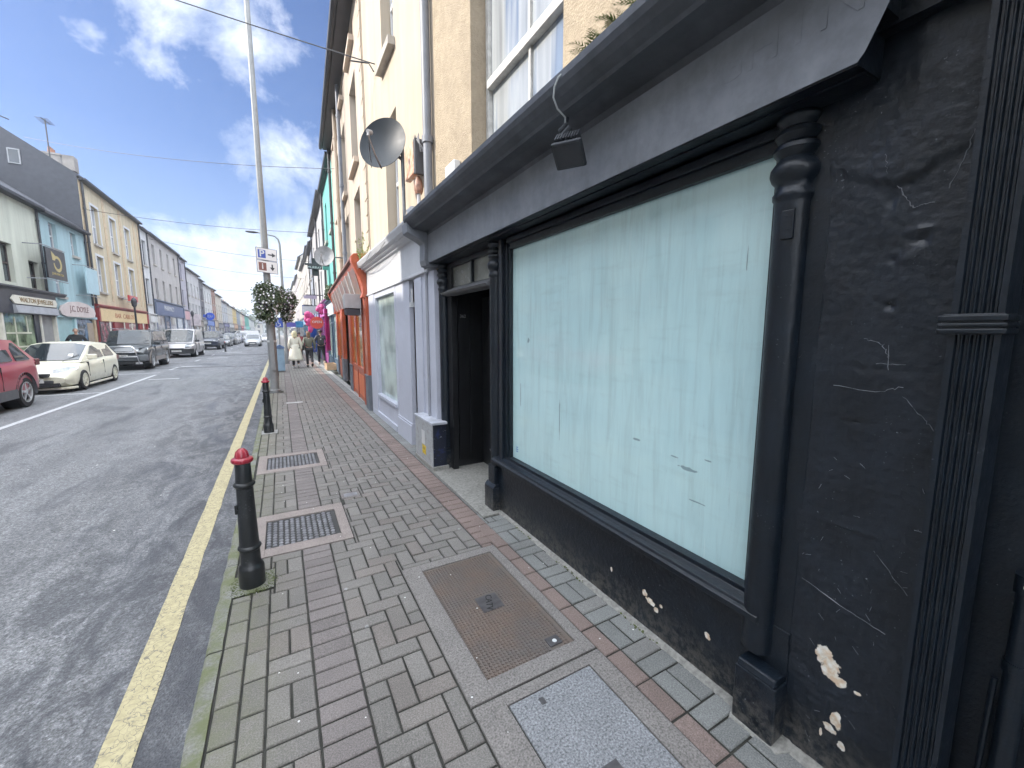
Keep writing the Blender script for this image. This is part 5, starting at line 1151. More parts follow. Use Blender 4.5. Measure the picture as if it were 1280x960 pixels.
for nm, v0, v1 in (('upper_panel', .005, .31), ('lower_panel', -.31, -.005)):
    mb = MB(); tq(mb, -.235, .235, v0, v1, 0); p = mb.build(nm, DKS, ps)
    mb = MB(); tq(mb, -.222, .222, v0 + .012, v1 - .012, .003); mb.build('face', SF, p)
    mb = MB(); vc = (v0 + v1) / 2; tq(mb, -.19, -.02, vc - .10, vc + .10, .006); mb.build('symbol_square', SBL if v0 > 0 else SBR, p)
    X = (1, 0, -.10)
    text('symbol', 'P' if v0 > 0 else 'i', .23 if v0 > 0 else .2, WHITE, p, tilt(-.105, vc, .0075), X, (0, 0, 1), .001, bold=.004)
    mb = MB()
    if v0 > 0: tq(mb, .03, .13, vc - .016, vc + .016, .006); mb.add([tilt(.12, vc - .055, .007), tilt(.205, vc, .007), tilt(.12, vc + .055, .007)], [(0, 1, 2)])
    else: tq(mb, .094, .126, vc - .01, vc + .08, .006); mb.add([tilt(.055, vc + .0, .007), tilt(.11, vc - .085, .007), tilt(.165, vc + .0, .007)], [(0, 1, 2)])
    mb.build('arrow', SBK, p)
mb = MB(); mb.lathe([(.09, 0), (.09, .04)], (-.21, 12.76, 3.3), 16); mb.lathe([(.09, 0), (.09, .04)], (-.21, 12.76, 3.6), 16); mb.build('clamp', DARKMET, ps)
# flower baskets
PETW = M('white_petals', (.75, .74, .76), .6, .05); PETP = M('mauve_petals', (.45, .32, .48), .6, .1)
LEAFD = M('basket_leaf', (.075, .11, .055), .6, .3, 14, col2=(.14, .17, .10))
def foliage(name, c, rad, n, size, mat, parent, lob=(), droop=.3):
    mb = MB(); c = Vector(c); L = [(c, Vector(rad))] + [(c + Vector(a), Vector(b)) for a, b in lob]
    for _ in range(n):
        cc, rr = random.choice(L)
        d = Vector((random.gauss(0, 1), random.gauss(0, 1), random.gauss(0, 1))).normalized() * (random.random() ** .5) * (1.28 if random.random() < .16 else 1.)
        p = cc + Vector((d.x * rr.x, d.y * rr.y, d.z * rr.z)); 
        if noise.noise(p * 4.5) < -.22: continue
        s_ = size * random.uniform(.55, 1.3); a = Vector((random.uniform(-1, 1), random.uniform(-1, 1), random.uniform(-1, .6))).normalized(); b = a.cross(Vector((random.uniform(-1, 1), random.uniform(-1, 1), random.uniform(-1, 1)))).normalized()
        mb.add([p, p + a * s_ * .5 + b * s_ * .28, p + a * s_, p + a * s_ * .5 - b * s_ * .28], [(0, 1, 2, 3)])
    return mb.build(name, mat, parent, fix=False)
def flowers(c, rad, n, parent, mat, s=.022, lob=()):
    mb = MB(); c = Vector(c); L = [(c, Vector(rad))] + [(c + Vector(a), Vector(b)) for a, b in lob]
    for _ in range(n):
        cc, rr = random.choice(L); d = Vector((random.gauss(0, 1), random.gauss(-.4, 1), random.gauss(0, 1))).normalized()
        p = cc + Vector((d.x * rr.x, d.y * rr.y, d.z * rr.z)) * random.uniform(.92, 1.08); ax = (d + Vector((0, 0, .3))).normalized(); u = ax.cross(Vector((0, 0, 1))).normalized(); v = u.cross(ax); ss = s * random.uniform(.6, 1.3)
        vs = [p + ax * .004] + [p + (u * cos(t) + v * sin(t)) * ss * (1 if k % 2 else .6) for k, t in enumerate([2 * pi * q / 10 for q in range(10)])]
        mb.add(vs, [(0, 1 + k, 1 + (k + 1) % 10) for k in range(10)])
    return mb.build('flowers', mat, parent, fix=False)
for nm, c, rad, lb, n, lob in (('flower_basket', (-.30, 12.60, 2.36), (.27, .26, .42), 'big leafy flower basket with small white flowers on the road side of the lamp post', 6800, [((-.04, 0, .24), (.19, .18, .28)), ((.22, -.1, .1), (.2, .16, .36)), ((.12, -.05, -.12), (.2, .16, .42)), ((-.1, 0, -.2), (.14, .14, .25)), ((.10, 0, .42), (.1, .1, .14))]),
                       ('flower_basket', (.19, 12.9, 2.38), (.25, .24, .38), 'darker flower basket on the shop side of the lamp post', 3600, [((.10, 0, .10), (.16, .16, .26)), ((.0, 0, -.28), (.14, .14, .22)), ((-.12, 0, .30), (.12, .12, .16))])):
    r = thing(nm, lb, 'flower basket', (c[0], c[1], c[2] - .4))
    foliage('foliage', c, rad, n, .07, LEAFD, r, lob); flowers(c, rad, 260, r, PETW, s=.026, lob=lob); 
    if c[0] > 0: flowers(c, rad, 60, r, PETP, lob=lob)
    mb = MB(); mb.lathe([(.05, -.20), (.18, -.08), (.22, .04), (.20, .05), (.05, -.1)], (c[0], c[1], c[2] - .05), 16); mb.build('basket', DARKMET, r)
    mb = MB(); mb.tube([(-.21, 12.76, c[2] - .15), (c[0], c[1], c[2] - .12)], .014, 6); mb.build('bracket', DARKMET, r)
# second, swan-neck lamp further up the pavement
l2 = thing('lamp_post', 'curved arm street lamp rising behind the flower baskets', 'lamp post', (.30, 24, 0))
mb = MB(); pts = [(.24, 24, 0), (.24, 24, 1.2), (.25, 24, 5.6), (.25, 24, 5.95), (.20, 24, 6.18), (.06, 24, 6.30), (-.3, 24, 6.36), (-.62, 24, 6.40)]
mb.tube(pts, [.10, .085, .055, .045, .04, .036, .034, .034], 12); mb.build('pole', GALV, l2, smooth=True)
mb = MB(); mb.lathe([(.0001, 0), (.05, .02), (.09, .15), (.10, .35), (.06, .5), (.03, .56)], (0, 0, 0), 12); 
mb.v = [(-.60 - z_, 24 + y_ * .9, 6.40 + x_ * .55) for x_, y_, z_ in [(v[0], v[1], .56 - v[2]) for v in mb.v]]; mb.build('lamp_head', DARKMET, l2, smooth=True)
# lantern post on the far pavement
l3 = thing('lamp_post', 'short dark lantern post on the opposite pavement by the yellow house', 'lamp post', (-7.55, 33, 0))
mb = MB(); mb.lathe([(.10, 0), (.10, .5), (.055, .55), (.05, 3.1), (.07, 3.15)], (-7.55, 33, 0), 12); mb.build('post', DARKMET, l3, smooth=True)
mb = MB(); mb.lathe([(.06, 3.1), (.12, 3.2), (.15, 3.5), (.10, 3.6), (.0001, 3.7)], (-7.55, 33, 0), 8); mb.build('lantern', DARKMET, l3)
# utility cabinet in front of the lilac shop
cb_ = thing('utility_cabinet', 'small peeling grey and navy electricity cabinet with stickers beside the black doorway', 'cabinet', (1.545, 4.83, 0))
mg, nt, b = newmat('worn_grey_cabinet_paint'); P = pos(nt)
c = mixc(nt, ramp(nt, noise_t(nt, P, 11, 6, .75), [(.52, 0.), (.60, 1.)]), (.36, .37, .38), (.28, .27, .27)); c = mixc(nt, ramp(nt, noise_t(nt, P, 40, 5, .7), [(.62, 0.), (.66, .8)]), c, (.08, .08, .12)); nt.links.new(c, b.inputs['Base Color']); b.inputs['Roughness'].default_value = .6; CABG = mg
mg, nt, b = newmat('peeling_navy_paint'); P = pos(nt)
c = mixc(nt, ramp(nt, noise_t(nt, P, 22, 6, .75), [(.62, 0.), (.66, 1.)]), (.010, .014, .028), (.42, .42, .44)); c = mixc(nt, ramp(nt, noise_t(nt, P, 9, 4, .6), [(.60, 0.), (.66, .8)]), c, (.015, .025, .10)); nt.links.new(c, b.inputs['Base Color']); b.inputs['Roughness'].default_value = .5; NAVP = mg
mb = MB(); mb.box(1.475, 1.64, 4.50, 5.16, .03, .545); mb.build('body', NAVP, cb_, bevel=.006)
mb = MB(); mb.box(1.462, 1.475, 4.49, 5.17, .05, .55); dd = mb.build('door', CABG, cb_, bevel=.004)
mb = MB(); mb.box(1.455, 1.65, 4.48, 5.18, .546, .575); mb.build('lid', M('whitish_cabinet_lid', (.52, .54, .60), .55, .15, 6, grime=.3), cb_, bevel=.006)
mb = MB(); mb.box(1.455, 1.66, 4.47, 5.19, -.02, .05); mb.build('plinth', THRESH, cb_, bevel=.006)
mb = MB(); mb.box(1.4605, 1.463, 4.78, 4.90, .25, .42); mb.build('white_sticker', M('sticker_white', (.62, .62, .62), .5), dd)
mb = MB(); mb.box(1.4600, 1.463, 4.74, 4.88, .13, .24); mb.build('yellow_sticker', M('sticker_yellow', (.75, .52, .03), .5, .2, 30), dd)
text('lettering', 'ESB', .045, M('sticker_ink', (.1, .1, .1), .5), dd, (1.4598, 4.81, .20), (0, -1, 0), (0, 0, 1), .0006)
# mid distance clutter along the right pavement
bx = thing('litter_bin', 'pale blue bin standing at the kerb beyond the lamp post', 'bin', (-.05, 19.2, 0))
mb = MB(); mb.box(-.22, .10, 19.0, 19.36, .04, .95); mb.build('body', M('pale_blue_bin', (.26, .38, .50), .5, .12, 4), bx, bevel=.03)
mb = MB(); mb.box(-.24, .12, 18.98, 19.38, .95, 1.02); mb.prism([(-.22, 1.02), (.10, 1.02), (-.06, 1.12)], 19.0, 19.36, 'y'); mb.build('lid', M('blue_bin_lid', (.10, .17, .32), .5), bx, bevel=.01)
ds = thing('parking_sign', 'small dark blue disabled bay sign at head height by the kerb', 'sign', (-.06, 20.4, 0))
mb = MB(); mb.tube([(-.04, 20.4, 0), (-.04, 20.4, 2.25)], .03, 8); mb.build('pole', GALV, ds)
mb = MB(); mb.box(-.22, .14, 20.36, 20.38, 1.82, 2.22); pl_ = mb.build('plate', SBL, ds); mb = MB(); mb.lathe([(.03, 0), (.03, .004)], (-.05, 20.354, 2.14), 10, 'y'); mb.tube([(-.05, 20.352, 2.10), (-.045, 20.352, 1.99), (.02, 20.352, 1.98), (.05, 20.352, 1.88)], .013, 5); mb.tube([(-.05 + .075 * cos(t), 20.352, 1.93 + .075 * sin(t)) for t in [radians(120 + 20 * k) for k in range(13)]], .01, 5); mb.build('symbol', WHITE, pl_)
b2 = thing('notice_board', 'blue and purple street banner behind the walking women', 'banner', (.35, 31, 0))
mb = MB(); mb.tube([(.32, 31, 0), (.32, 31, 2.5)], .035, 8); mb.build('pole', GALV, b2); mb = MB(); mb.box(.10, .95, 30.95, 30.99, 1.95, 2.25); mb.build('plate', M('purple_blue_banner', (.10, .09, .38), .5), b2)
b3 = thing('notice_board', 'small bright blue board further along behind the pedestrians', 'banner', (.95, 34, 0))
mb = MB(); mb.tube([(1.2, 34, 0), (1.2, 34, 2.6)], .035, 8); mb.build('pole', GALV, b3); mb = MB(); mb.box(1.0, 1.5, 33.95, 33.99, 1.95, 2.4); mb.build('plate', M('bright_blue_board', (.03, .22, .45), .5), b3)
# pink shop display
PINK = M('hot_pink', (.62, .06, .24), .5, .2, 9, bmp=.3, bsc=20); MAG = M('magenta_cloth', (.50, .02, .20), .7, .2, 8)
def blob(name, lst, mat, label, cat):
    mb = MB()
    for c, r in lst:
        n = 10; prof = [(max(.0001, r[0] * sin(pi * i / n)), -r[2] * cos(pi * i / n)) for i in range(n + 1)]; mb.lathe(prof, c, 14)
    o = mb.build(name, mat, None, smooth=True)
    for v in o.data.vertices: v.co += v.co.normalized() * 0 + Vector((1, 1, 1)) * .05 * noise.noise(Vector(v.co) * 6)
    return tag(recenter(o), label, cat)
blob('inflatable', [((1.18, 21.6, 2.42), (.15, .13, .17)), ((1.30, 21.6, 2.34), (.13, .12, .2)), ((1.22, 21.6, 2.10), (.17, .13, .22)), ((1.27, 21.6, 1.82), (.11, .12, .24)), ((1.08, 21.6, 2.2), (.09, .1, .16)), ((1.36, 21.6, 2.0), (.08, .1, .15))], PINK, 'hot pink inflated decoration hanging outside a shop', 'inflatable')
blob('inflatable', [((1.68, 21.9, 2.72), (.12, .12, .15)), ((1.80, 21.9, 2.80), (.12, .12, .13)), ((1.78, 21.9, 2.58), (.10, .12, .16))], PINK, 'smaller pink inflated decoration high by the magenta drapes', 'inflatable')
sg = thing('hanging_sign', 'round red hanging sign over the pavement with a pale line of lettering', 'sign', (1.46, 20.3, 1.8))
mb = MB(); mb.lathe([(.0001, 0), (.27, 0), (.27, .04), (.0001, .04)], (1.46, 20.3, 2.03), 28, 'y'); dc = mb.build('disc', M('sign_red', (.62, .07, .05), .45), sg)
text('lettering', 'OPEN', .15, WHITE, dc, (1.46, 20.295, 2.06), (1, 0, 0), (0, 0, 1), .003); mb = MB(); mb.tube([(1.46, 20.32, 2.3), (1.46, 20.32, 2.42), (2.1, 20.32, 2.42)], .015, 6); mb.build('bracket', DARKMET, sg)
for x0, x1, y_, z0, z1, m_, lb in ((1.86, 2.06, 21.2, .75, 2.7, MAG, 'magenta drape hanging at the shopfront beside the man in black'), (1.40, 1.72, 24.5, .55, 2.15, M('royal_blue_cloth', (.03, .12, .45), .6, .2, 5), 'royal blue banner hanging below the round red sign')):
    mb = MB(); n = 24; vs = []
    for i in range(n + 1): xx = x0 + (x1 - x0) * i / n; yy = y_ + .03 * sin(i * 1.7); vs += [(xx, yy, z0), (xx, yy, z1), (xx, yy + .02, z0), (xx, yy + .02, z1)]
    mb.add(vs, [(4 * i, 4 * i + 1, 4 * i + 5, 4 * i + 4) for i in range(n)] + [(4 * i + 2, 4 * i + 3, 4 * i + 7, 4 * i + 6) for i in range(n)]); tag(recenter(mb.build('drape', m_, None, fix=False, smooth=True)), lb, 'banner')
st = thing('doorstep_display', 'low pale wooden crates set out on the sunlit ground by the teal shopfront', 'crate', (1.85, 19.3, 0))
WOOD = M('pale_wood', (.55, .38, .24), .8, .15, 8)
for k, (a, b_) in enumerate(((18.7, 19.15), (19.25, 19.75))):
    mb = MB()
    for z in (.03, .12, .21): mb.box(1.62, 1.64, a, b_, z, z + .07); mb.box(1.98, 2.0, a, b_, z, z + .07); mb.box(1.64, 1.98, a, a + .02, z, z + .07); mb.box(1.64, 1.98, b_ - .02, b_, z, z + .07)
    mb.box(1.64, 1.98, a + .02, b_ - .02, .02, .04); mb.build('crate', WOOD, st)
# hanging bar sign and others
hb = thing('hanging_sign', 'long black bar sign with white lettering on a bracket across the pavement', 'sign', (1.62, 20.4, 4.4))
mb = MB(); mb.box(1.12, 2.12, 20.38, 20.43, 4.52, 4.60); mb.build('bracket', DARKMET, hb); mb = MB(); mb.box(1.22, 1.80, 20.36, 20.45, 4.36, 4.51); bb = mb.build('board', M('bar_board', (.03, .03, .035), .5), hb); text('lettering', 'MURRAY', .14, WHITE, bb, (1.5, 20.358, 4.43), (1, 0, 0), (0, 0, 1), .002)
mb = MB(); mb.box(1.40, 1.66, 20.5, 20.62, 4.1, 4.85); mb.build('lantern_box', M('black_box', (.03, .032, .04), .5), hb); mb = MB(); mb.box(1.82, 2.05, 20.37, 20.44, 4.36, 4.51); mb.build('end_plate', M('green_plate', (.08, .28, .24), .5), hb)
for (y_, x0, x1, z0, z1, c_, lb) in ((25.5, 1.25, 2.1, 3.45, 3.62, (.35, .33, .42), 'flat grey-lilac hanging sign below the black bar sign'), (28.5, 1.3, 2.3, 2.75, 3.2, (.55, .56, .58), 'pale projecting sign over the pink display'), (38, 1.7, 2.4, 3.0, 3.8, (.06, .10, .3), 'navy projecting sign far up the right pavement')):
    h = thing('projecting_sign', lb, 'sign', ((x0 + x1) / 2, y_, z0)); mb = MB(); mb.box(x0, x1 - .2, y_, y_ + .08, z0, z1); mb.build('panel', M('sign_' + str(y_), c_, .5), h); mb = MB(); mb.box(x0 + .1, x1 + .15, y_ + .02, y_ + .05, z1, z1 + .05); mb.build('bracket', DARKMET, h)
hp = thing('hanging_plant', 'drooping green plant on the ledge above the pale fascia of the teal shop', 'plant', (1.75, 17.9, 2.9))
foliage('foliage', (1.78, 17.8, 3.22), (.16, .3, .22), 900, .11, LEAFD, hp, [((.02, .9, -.1), (.12, .2, .15))])
# left side: blue round sign, white shape on a post
bs = thing('hanging_sign', 'bright blue projecting sign on the left side of the street', 'sign', (-8.3, 70, 3.4))
mb = MB(); mb.lathe([(.0001, 0), (.52, 0), (.52, .12), (.0001, .12)], (-8.25, 70, 3.75), 24, 'y'); mb.box(-9, -8.6, 70, 70.1, 3.6, 4.0); d_ = mb.build('disc', M('bright_blue', (.03, .10, .62), .4), bs); text('lettering', 'CU', .4, WHITE, d_, (-8.25, 69.97, 3.75), (1, 0, 0), (0, 0, 1), .01)
ws = thing('banner', 'pale pinkish banner on a post in front of the grey house on the left', 'banner', (-7.7, 55, 0))
mb = MB(); mb.tube([(-7.7, 55, 0), (-7.7, 55, 3.6)], .05, 8); mb.build('post', GALV, ws); mb = MB(); mb.box(-8.2, -7.3, 54.95, 55.0, 2.3, 3.5); mb.build('cloth', M('pale_pink_banner', (.62, .55, .58), .7, .15, 3), ws)
l4 = thing('lamp_post', 'dark post on the left pavement in front of the grey house', 'lamp post', (-7.55, 52, 0))
mb = MB(); mb.lathe([(.09, 0), (.09, .5), (.05, .55), (.045, 3.1), (.12, 3.3), (.14, 3.55), (.0001, 3.8)], (-7.55, 52, 0), 10); mb.build('post', DARKMET, l4)
# overhead cables
def cable(a, b_, sag, label, r=.009):
    a, b_ = Vector(a), Vector(b_); mb = MB(); n = 24
    mb.tube([a.lerp(b_, i / n) - Vector((0, 0, sag * 4 * (i / n) * (1 - i / n))) for i in range(n + 1)], r, 6); tag(recenter(mb.build('overhead_cable', DARKMET, None, smooth=True)), label, 'cable', 'overhead cables crossing the street')
cable((1.64, 7.56, 6.02), (-9.0, 14.5, 10.6), .12, 'overhead cable ending on the hook in the cream wall, topmost cable')
mb = MB(); mb.tube([(1.62, 7.56, 5.9), (1.55, 7.6, 6.03), (1.3, 7.75, 6.07)], .012, 6); tag(recenter(mb.build('cable_hook', DARKMET, None)), 'iron wall hook holding the topmost overhead cable', 'hook')
cable((1.9, 15.15, 6.9), (-9.0, 26.4, 9.85), .25, 'overhead cable passing just above the slate gable')
cable((2.2, 26.0, 7.1), (-9.0, 32.5, 8.4), .2, 'overhead cable fixed high on the yellow house', .013)
cable((2.5, 38, 7.3), (-9.0, 45.5, 9.3), .25, 'overhead cable starting at the narrow white house', .015)
cable((2.6, 50, 7.3), (-9.0, 57.5, 9.1), .25, 'overhead cable starting at the lilac grey house', .017)
cable((2.6, 66, 7.3), (-9.0, 74, 7.9), .3, 'lowest and farthest overhead cable', .02)
# far trees
TR = M('tree_leaf', (.055, .085, .035), .7, .3, 3, col2=(.09, .12, .05)); BARK = M('bark', (.12, .09, .07), .9, .2, 6, bmp=.5)
def tree(label, x, y, h, w, n=2600):
    r = thing('tree', label, 'tree', (x, y, 0)); mb = MB(); mb.tube([(x, y, -.1), (x + .1, y, h * .25), (x, y, h * .6)], [h * .03, h * .022, h * .012], 8)
    for k in range(5): a = k * 1.3; mb.tube([(x, y, h * (.25 + .06 * k)), (x + cos(a) * w * .5, y + sin(a) * w * .5, h * (.5 + .07 * k))], [h * .012, h * .004], 6)
    mb.build('trunk', BARK, r, smooth=True)
    lob = [((random.uniform(-w, w) * .6, random.uniform(-w, w) * .6, random.uniform(-.22, .25) * h), (w * .45, w * .45, h * .18)) for _ in range(9)]
    foliage('crown', (x, y, h * .62), (w * .7, w * .7, h * .3), n, h * .075, TR, r, lob)
for i, (x, y, h, w, lb) in enumerate(((-14, 250, 11, 5, 'broad tree at the far end of the street, leftmost'), (-6, 272, 13, 6, 'tall tree rising behind the cross terrace'), (2.0, 254, 9, 4, 'tree left of the pole at the road end'), (8, 275, 14, 7, 'rounded tree at the far right of the road end'), (-22, 285, 15, 8, 'tree behind the sea green house'))): tree(lb, x, y, h, w)
# ------------------------------------------------------------------ vehicles
TYRE = M('tyre_rubber', (.018, .018, .02), .85, .15, 20); RIM = M('alloy_rim', (.55, .56, .57), .3, .08, metal=.7); PLAST = M('black_plastic', (.03, .032, .035), .6, .15, 8)
HL = M('headlight_lens', (.62, .65, .68), .08, .2, 14, coat=.8); TLR = M('tail_light_red', (.16, .012, .015), .15, coat=.5); CHROME = M('chrome', (.7, .7, .72), .15, .05, metal=1); PLATE = M('number_plate', (.72, .72, .70), .4)
INK = M('plate_ink', (.03, .03, .03), .5)
def carpaint(name, c, metal=.0):
    m, nt, b = newmat(name); P = pos(nt)
    g = _n(nt, 'ShaderNodeSeparateXYZ'); nt.links.new(P, g.inputs[0])
    z = _n(nt, 'ShaderNodeMapRange'); z.inputs['From Min'].default_value = .0; z.inputs['From Max'].default_value = .45; z.inputs['To Min'].default_value = .5; z.inputs['To Max'].default_value = 0; nt.links.new(g.outputs[2], z.inputs[0])
    nt.links.new(mixc(nt, math_n(nt, 'MULTIPLY', z.outputs[0], ramp(nt, noise_t(nt, P, 7, 4, .6), [(.4, .3), (.6, 1.)])), c, (.16, .15, .14)), b.inputs['Base Color'])
    b.inputs['Roughness'].default_value = .38; b.inputs['Metallic'].default_value = metal; b.inputs['Coat Weight'].default_value = .7; b.inputs['Coat Roughness'].default_value = .08; _mc[name] = m
    return m
def interp(tab, t):
    for (a, va), (b, vb) in zip(tab[:-1], tab[1:]):
        if t <= b: q = (t - a) / (b - a) if b > a else 0; q = q * q * (3 - 2 * q) * .5 + q * .5; return va + (vb - va) * q
    return tab[-1][1]
def wheel(root, x, y, R, W_, side, spokes=6, rimm=RIM):
    w = MB(); c = (x, y, R)
    w.lathe([(R * .66, -W_ / 2), (R * .93, -W_ / 2), (R, -W_ * .36), (R, W_ * .36), (R * .93, W_ / 2), (R * .66, W_ / 2)], c, 32, 'x', cap=False); t = w.build('wheel', TYRE, root, smooth=True)
    r = MB(); o = side * W_ * .5
    r.lathe([(R * .68, o - side * .015), (R * .68, o + side * .004), (R * .62, o + side * .004), (R * .60, o - side * .05)], c, 32, 'x', cap=False)
    r.lathe([(R * .16, o - side * .03), (R * .15, o - side * .002), (.0001, o)], c, 16, 'x')
    for k in range(spokes):
        a = 2 * pi * k / spokes + .2; d = Vector((0, cos(a), sin(a))); n = Vector((0, -sin(a), cos(a))); cc = Vector(c) + d * R * .39 + Vector((o - side * .02, 0, 0))
        r.obox(cc, d, n, (1, 0, 0), R * .26, R * .07, .012)
    rm = r.build('rim', rimm, t)
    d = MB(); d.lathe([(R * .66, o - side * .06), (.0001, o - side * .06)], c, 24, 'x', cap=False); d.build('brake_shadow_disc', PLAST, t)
def car(name, label, cat, loc, rot, p, paint, group='cars parked in the bays on the far side', detail=True):
    """local axes: +Y forward, X sideways, Z up; profile tables are (y, z) along the length"""
    r = thing(name, label, cat, loc, rot, group, world=False)
    L, Wd, H = p['L'], p['W'], p['H']; hw = Wd / 2; R = p['R']; yf, yr = p['axles']
    top, wid = p['shoulder'], p.get('plan', [(-L / 2, .84), (-L / 2 + .25, .95), (-L * .2, 1.), (L * .2, 1.), (L / 2 - .35, .95), (L / 2, .80)])
    bot = p.get('bottom', .20); N = 44; rows = []
    for i in range(N + 1):
        y = -L / 2 + L * i / N; zt = interp(top, y); w = hw * interp(wid, y); e = min(1, (y + L / 2) / .12, (L / 2 - y) / .12); e = max(0, e)
        zb = bot + (1 - e) * .10; zm = zb + (zt - zb) * .45; zt2 = zt - (1 - e) * .05
        rows.append([(0, zb), (w * .80, zb), (w * .95, zb + .05), (w * .985, zb + .16), (w, zm), (w * .99, zm + (zt2 - zm) * .5), (w * .965, zt2 - .07), (w * .92, zt2 - .015), (w * .80, zt2 + .01), (w * .4, zt2 + p.get('crown', .035)), (0, zt2 + p.get('crown', .035) + .01)])
    mb = MB(); vs = []; m_ = len(rows[0])
    for i, row in enumerate(rows):
        y = -L / 2 + L * i / N
        full = [(x, z) for x, z in row] + [(-x, z) for x, z in row[-2:0:-1]]
        for x, z in full:
            dy = 0
            if i in (0, N):
                f = 1 - abs(x) / hw; dy = (1 if i == N else -1) * .10 * max(0, f)
            vs.append((x, y + dy, z))
    K = 2 * m_ - 2
    fs = [(i * K + k, i * K + (k + 1) % K, (i + 1) * K + (k + 1) % K, (i + 1) * K + k) for i in range(N) for k in range(K)] + [tuple(range(K))[::-1], tuple(range(N * K, (N + 1) * K))]
    mb.add(vs, fs); body = mb.build('body', [paint, PLAST], r, smooth=True)
    # wheel arches cut out of the body
    ct = MB(); [ct.lathe([(R * 1.13, -.30), (R * 1.13, .30)], (sx * hw, yy, R), 32, 'x') for yy in (yf, yr) for sx in (-1, 1)]
    cut = ct.build('cutter', PLAST, None); bo = body.modifiers.new('b', 'BOOLEAN'); bo.object = cut; bo.operation = 'DIFFERENCE'; bo.solver = 'EXACT'
    baked(body); bpy.data.objects.remove(cut); body.data.polygons.foreach_set('use_smooth', [True] * len(body.data.polygons)); body.data.set_sharp_from_angle(angle=radians(35))
    for yy in (yf, yr):
        for sx in (-1, 1): wheel(r, sx * (hw - p.get('ww', .2) / 2 - .01), yy, R, p.get('ww', .2), sx, p.get('spokes', 6), p.get('rimm', RIM))
    for yy in (yf, yr):
        for sx in (-1, 1): ar = MB(); ar.lathe([(R * 1.10, -.26), (R * 1.10, .0)] if sx > 0 else [(R * 1.10, .0), (R * 1.10, .26)], (sx * hw * .93, yy, R), 32, 'x', cap=False); ar.build('wheel_arch_liner', PLAST, body)
    if p.get('cladding'):
        for yy in (yf, yr):
            for sx in (-1, 1):
                cl = MB(); A = [radians(-12 + 204 * k / 16) for k in range(17)]
                for q0, q1 in zip(A[:-1], A[1:]):
                    P4 = [(sx * (hw * .985 + d), yy + rr * cos(t), R + rr * sin(t)) for t in (q0, q1) for rr in (R * 1.13, R * 1.13 + .06) for d in (-.04, .016)]
                    cl.add(P4, [(0, 1, 3, 2), (4, 6, 7, 5), (0, 4, 5, 1), (2, 3, 7, 6)])
                cl.build('arch_cladding', p['cladding'], body)
        for sx in (-1, 1): cl = MB(); cl.box(sx * (hw * .95), sx * (hw * 1.0 + .01), yr + R * 1.15, yf - R * 1.15, bot + .0, bot + .20); cl.build('sill_cladding', p['cladding'], body)
    # greenhouse
    g = p['cabin']   # (y rear base, y rear top, y front top, y front base), belt z, roof z
    (yrb, yrt, yft, yfb), zb, zr = g; bw, tw = hw * p.get('bw', .93), hw * p.get('tw', .76)
    st = [(yrb, bw * .93, zb - .02), (yrt, tw, zr - .03), ((yrt * 2 + yft) / 3, tw * 1.02, zr), ((yrt + yft * 2) / 3, tw * 1.02, zr + .01), (yft, tw, zr - .02), (yfb, bw * .93, interp(top, yfb) + .02)]
    cab = MB(); V = []
    ys = [yrb, yrt, (yrt * 2 + yft) / 3, (yrt + yft * 2) / 3, yft, yfb]
    def sec(i):
        y, w, z = st[i]
        if i in (0, 5): return [(-w, y, z), (-w * .5, y + (.06 if i == 5 else -.04), z + .01), (w * .5, y + (.06 if i == 5 else -.04), z + .01), (w, y, z)]
        return [(-w, y, z - .03), (-w * .55, y + (.03 if i == 4 else 0), z + .02), (w * .55, y + (.03 if i == 4 else 0), z + .02), (w, y, z - .03)]
    S = [sec(i) for i in range(6)]
    for s_ in S: V += s_
    base = [[(sx * bw, y, zb - .04) for sx in (-1, 1)] for y in ys]
    nb = len(V)
    for b_ in base: V += b_
    F_ = []
    for i in range(5):
        for k in range(3): F_.append((i * 4 + k, i * 4 + k + 1, (i + 1) * 4 + k + 1, (i + 1) * 4 + k))
    for i in range(5):
        F_.append((nb + 2 * i, nb + 2 * i + 2, (i + 1) * 4, i * 4)); F_.append((nb + 2 * i + 1, i * 4 + 3, (i + 1) * 4 + 3, nb + 2 * i + 3))
    F_.append((nb, 0, 1, 2, 3, nb + 1)); F_.append((nb + 10, nb + 11, 23, 22, 21, 20))
    cab.add(V, F_); cbn = cab.build('cabin', paint, r, smooth=False, bevel=.03)
    cbn.data.polygons.foreach_set('use_smooth', [True] * len(cbn.data.polygons)); cbn.data.set_sharp_from_angle(angle=radians(50))
    def panel(nm, q, off, inset=(.06, .06), mat=G_car, par=None, roundc=.12):
        a, b_, c_, d_ = [Vector(x) for x in q]; n = ((b_ - a).cross(d_ - a)).normalized()
        cen = (a + b_ + c_ + d_) / 4
        if n.dot(cen - Vector((0, 0, zb - .3))) < 0: n = -n
        def B(u, v): return (a * (1 - u) + b_ * u) * (1 - v) + (d_ * (1 - u) + c_ * u) * v + n * off
        iu, iv = inset; P8 = []
        cu = min(roundc, .45) ; 
        for (u, v) in ((iu, iv + cu * .5), (iu + cu * .5, iv), (1 - iu - cu * .5, iv), (1 - iu, iv + cu * .5), (1 - iu, 1 - iv - cu * .5), (1 - iu - cu * .5, 1 - iv), (iu + cu * .5, 1 - iv), (iu, 1 - iv - cu * .5)): P8.append(B(u, v))
        mm = MB(); mm.add(P8 + [x - n * .03 for x in P8], [tuple(range(8)), tuple(range(8, 16))] + [(k, (k + 1) % 8, 8 + (k + 1) % 8, 8 + k) for k in range(8)]); return mm.build(nm, mat, par or cbn, smooth=False)
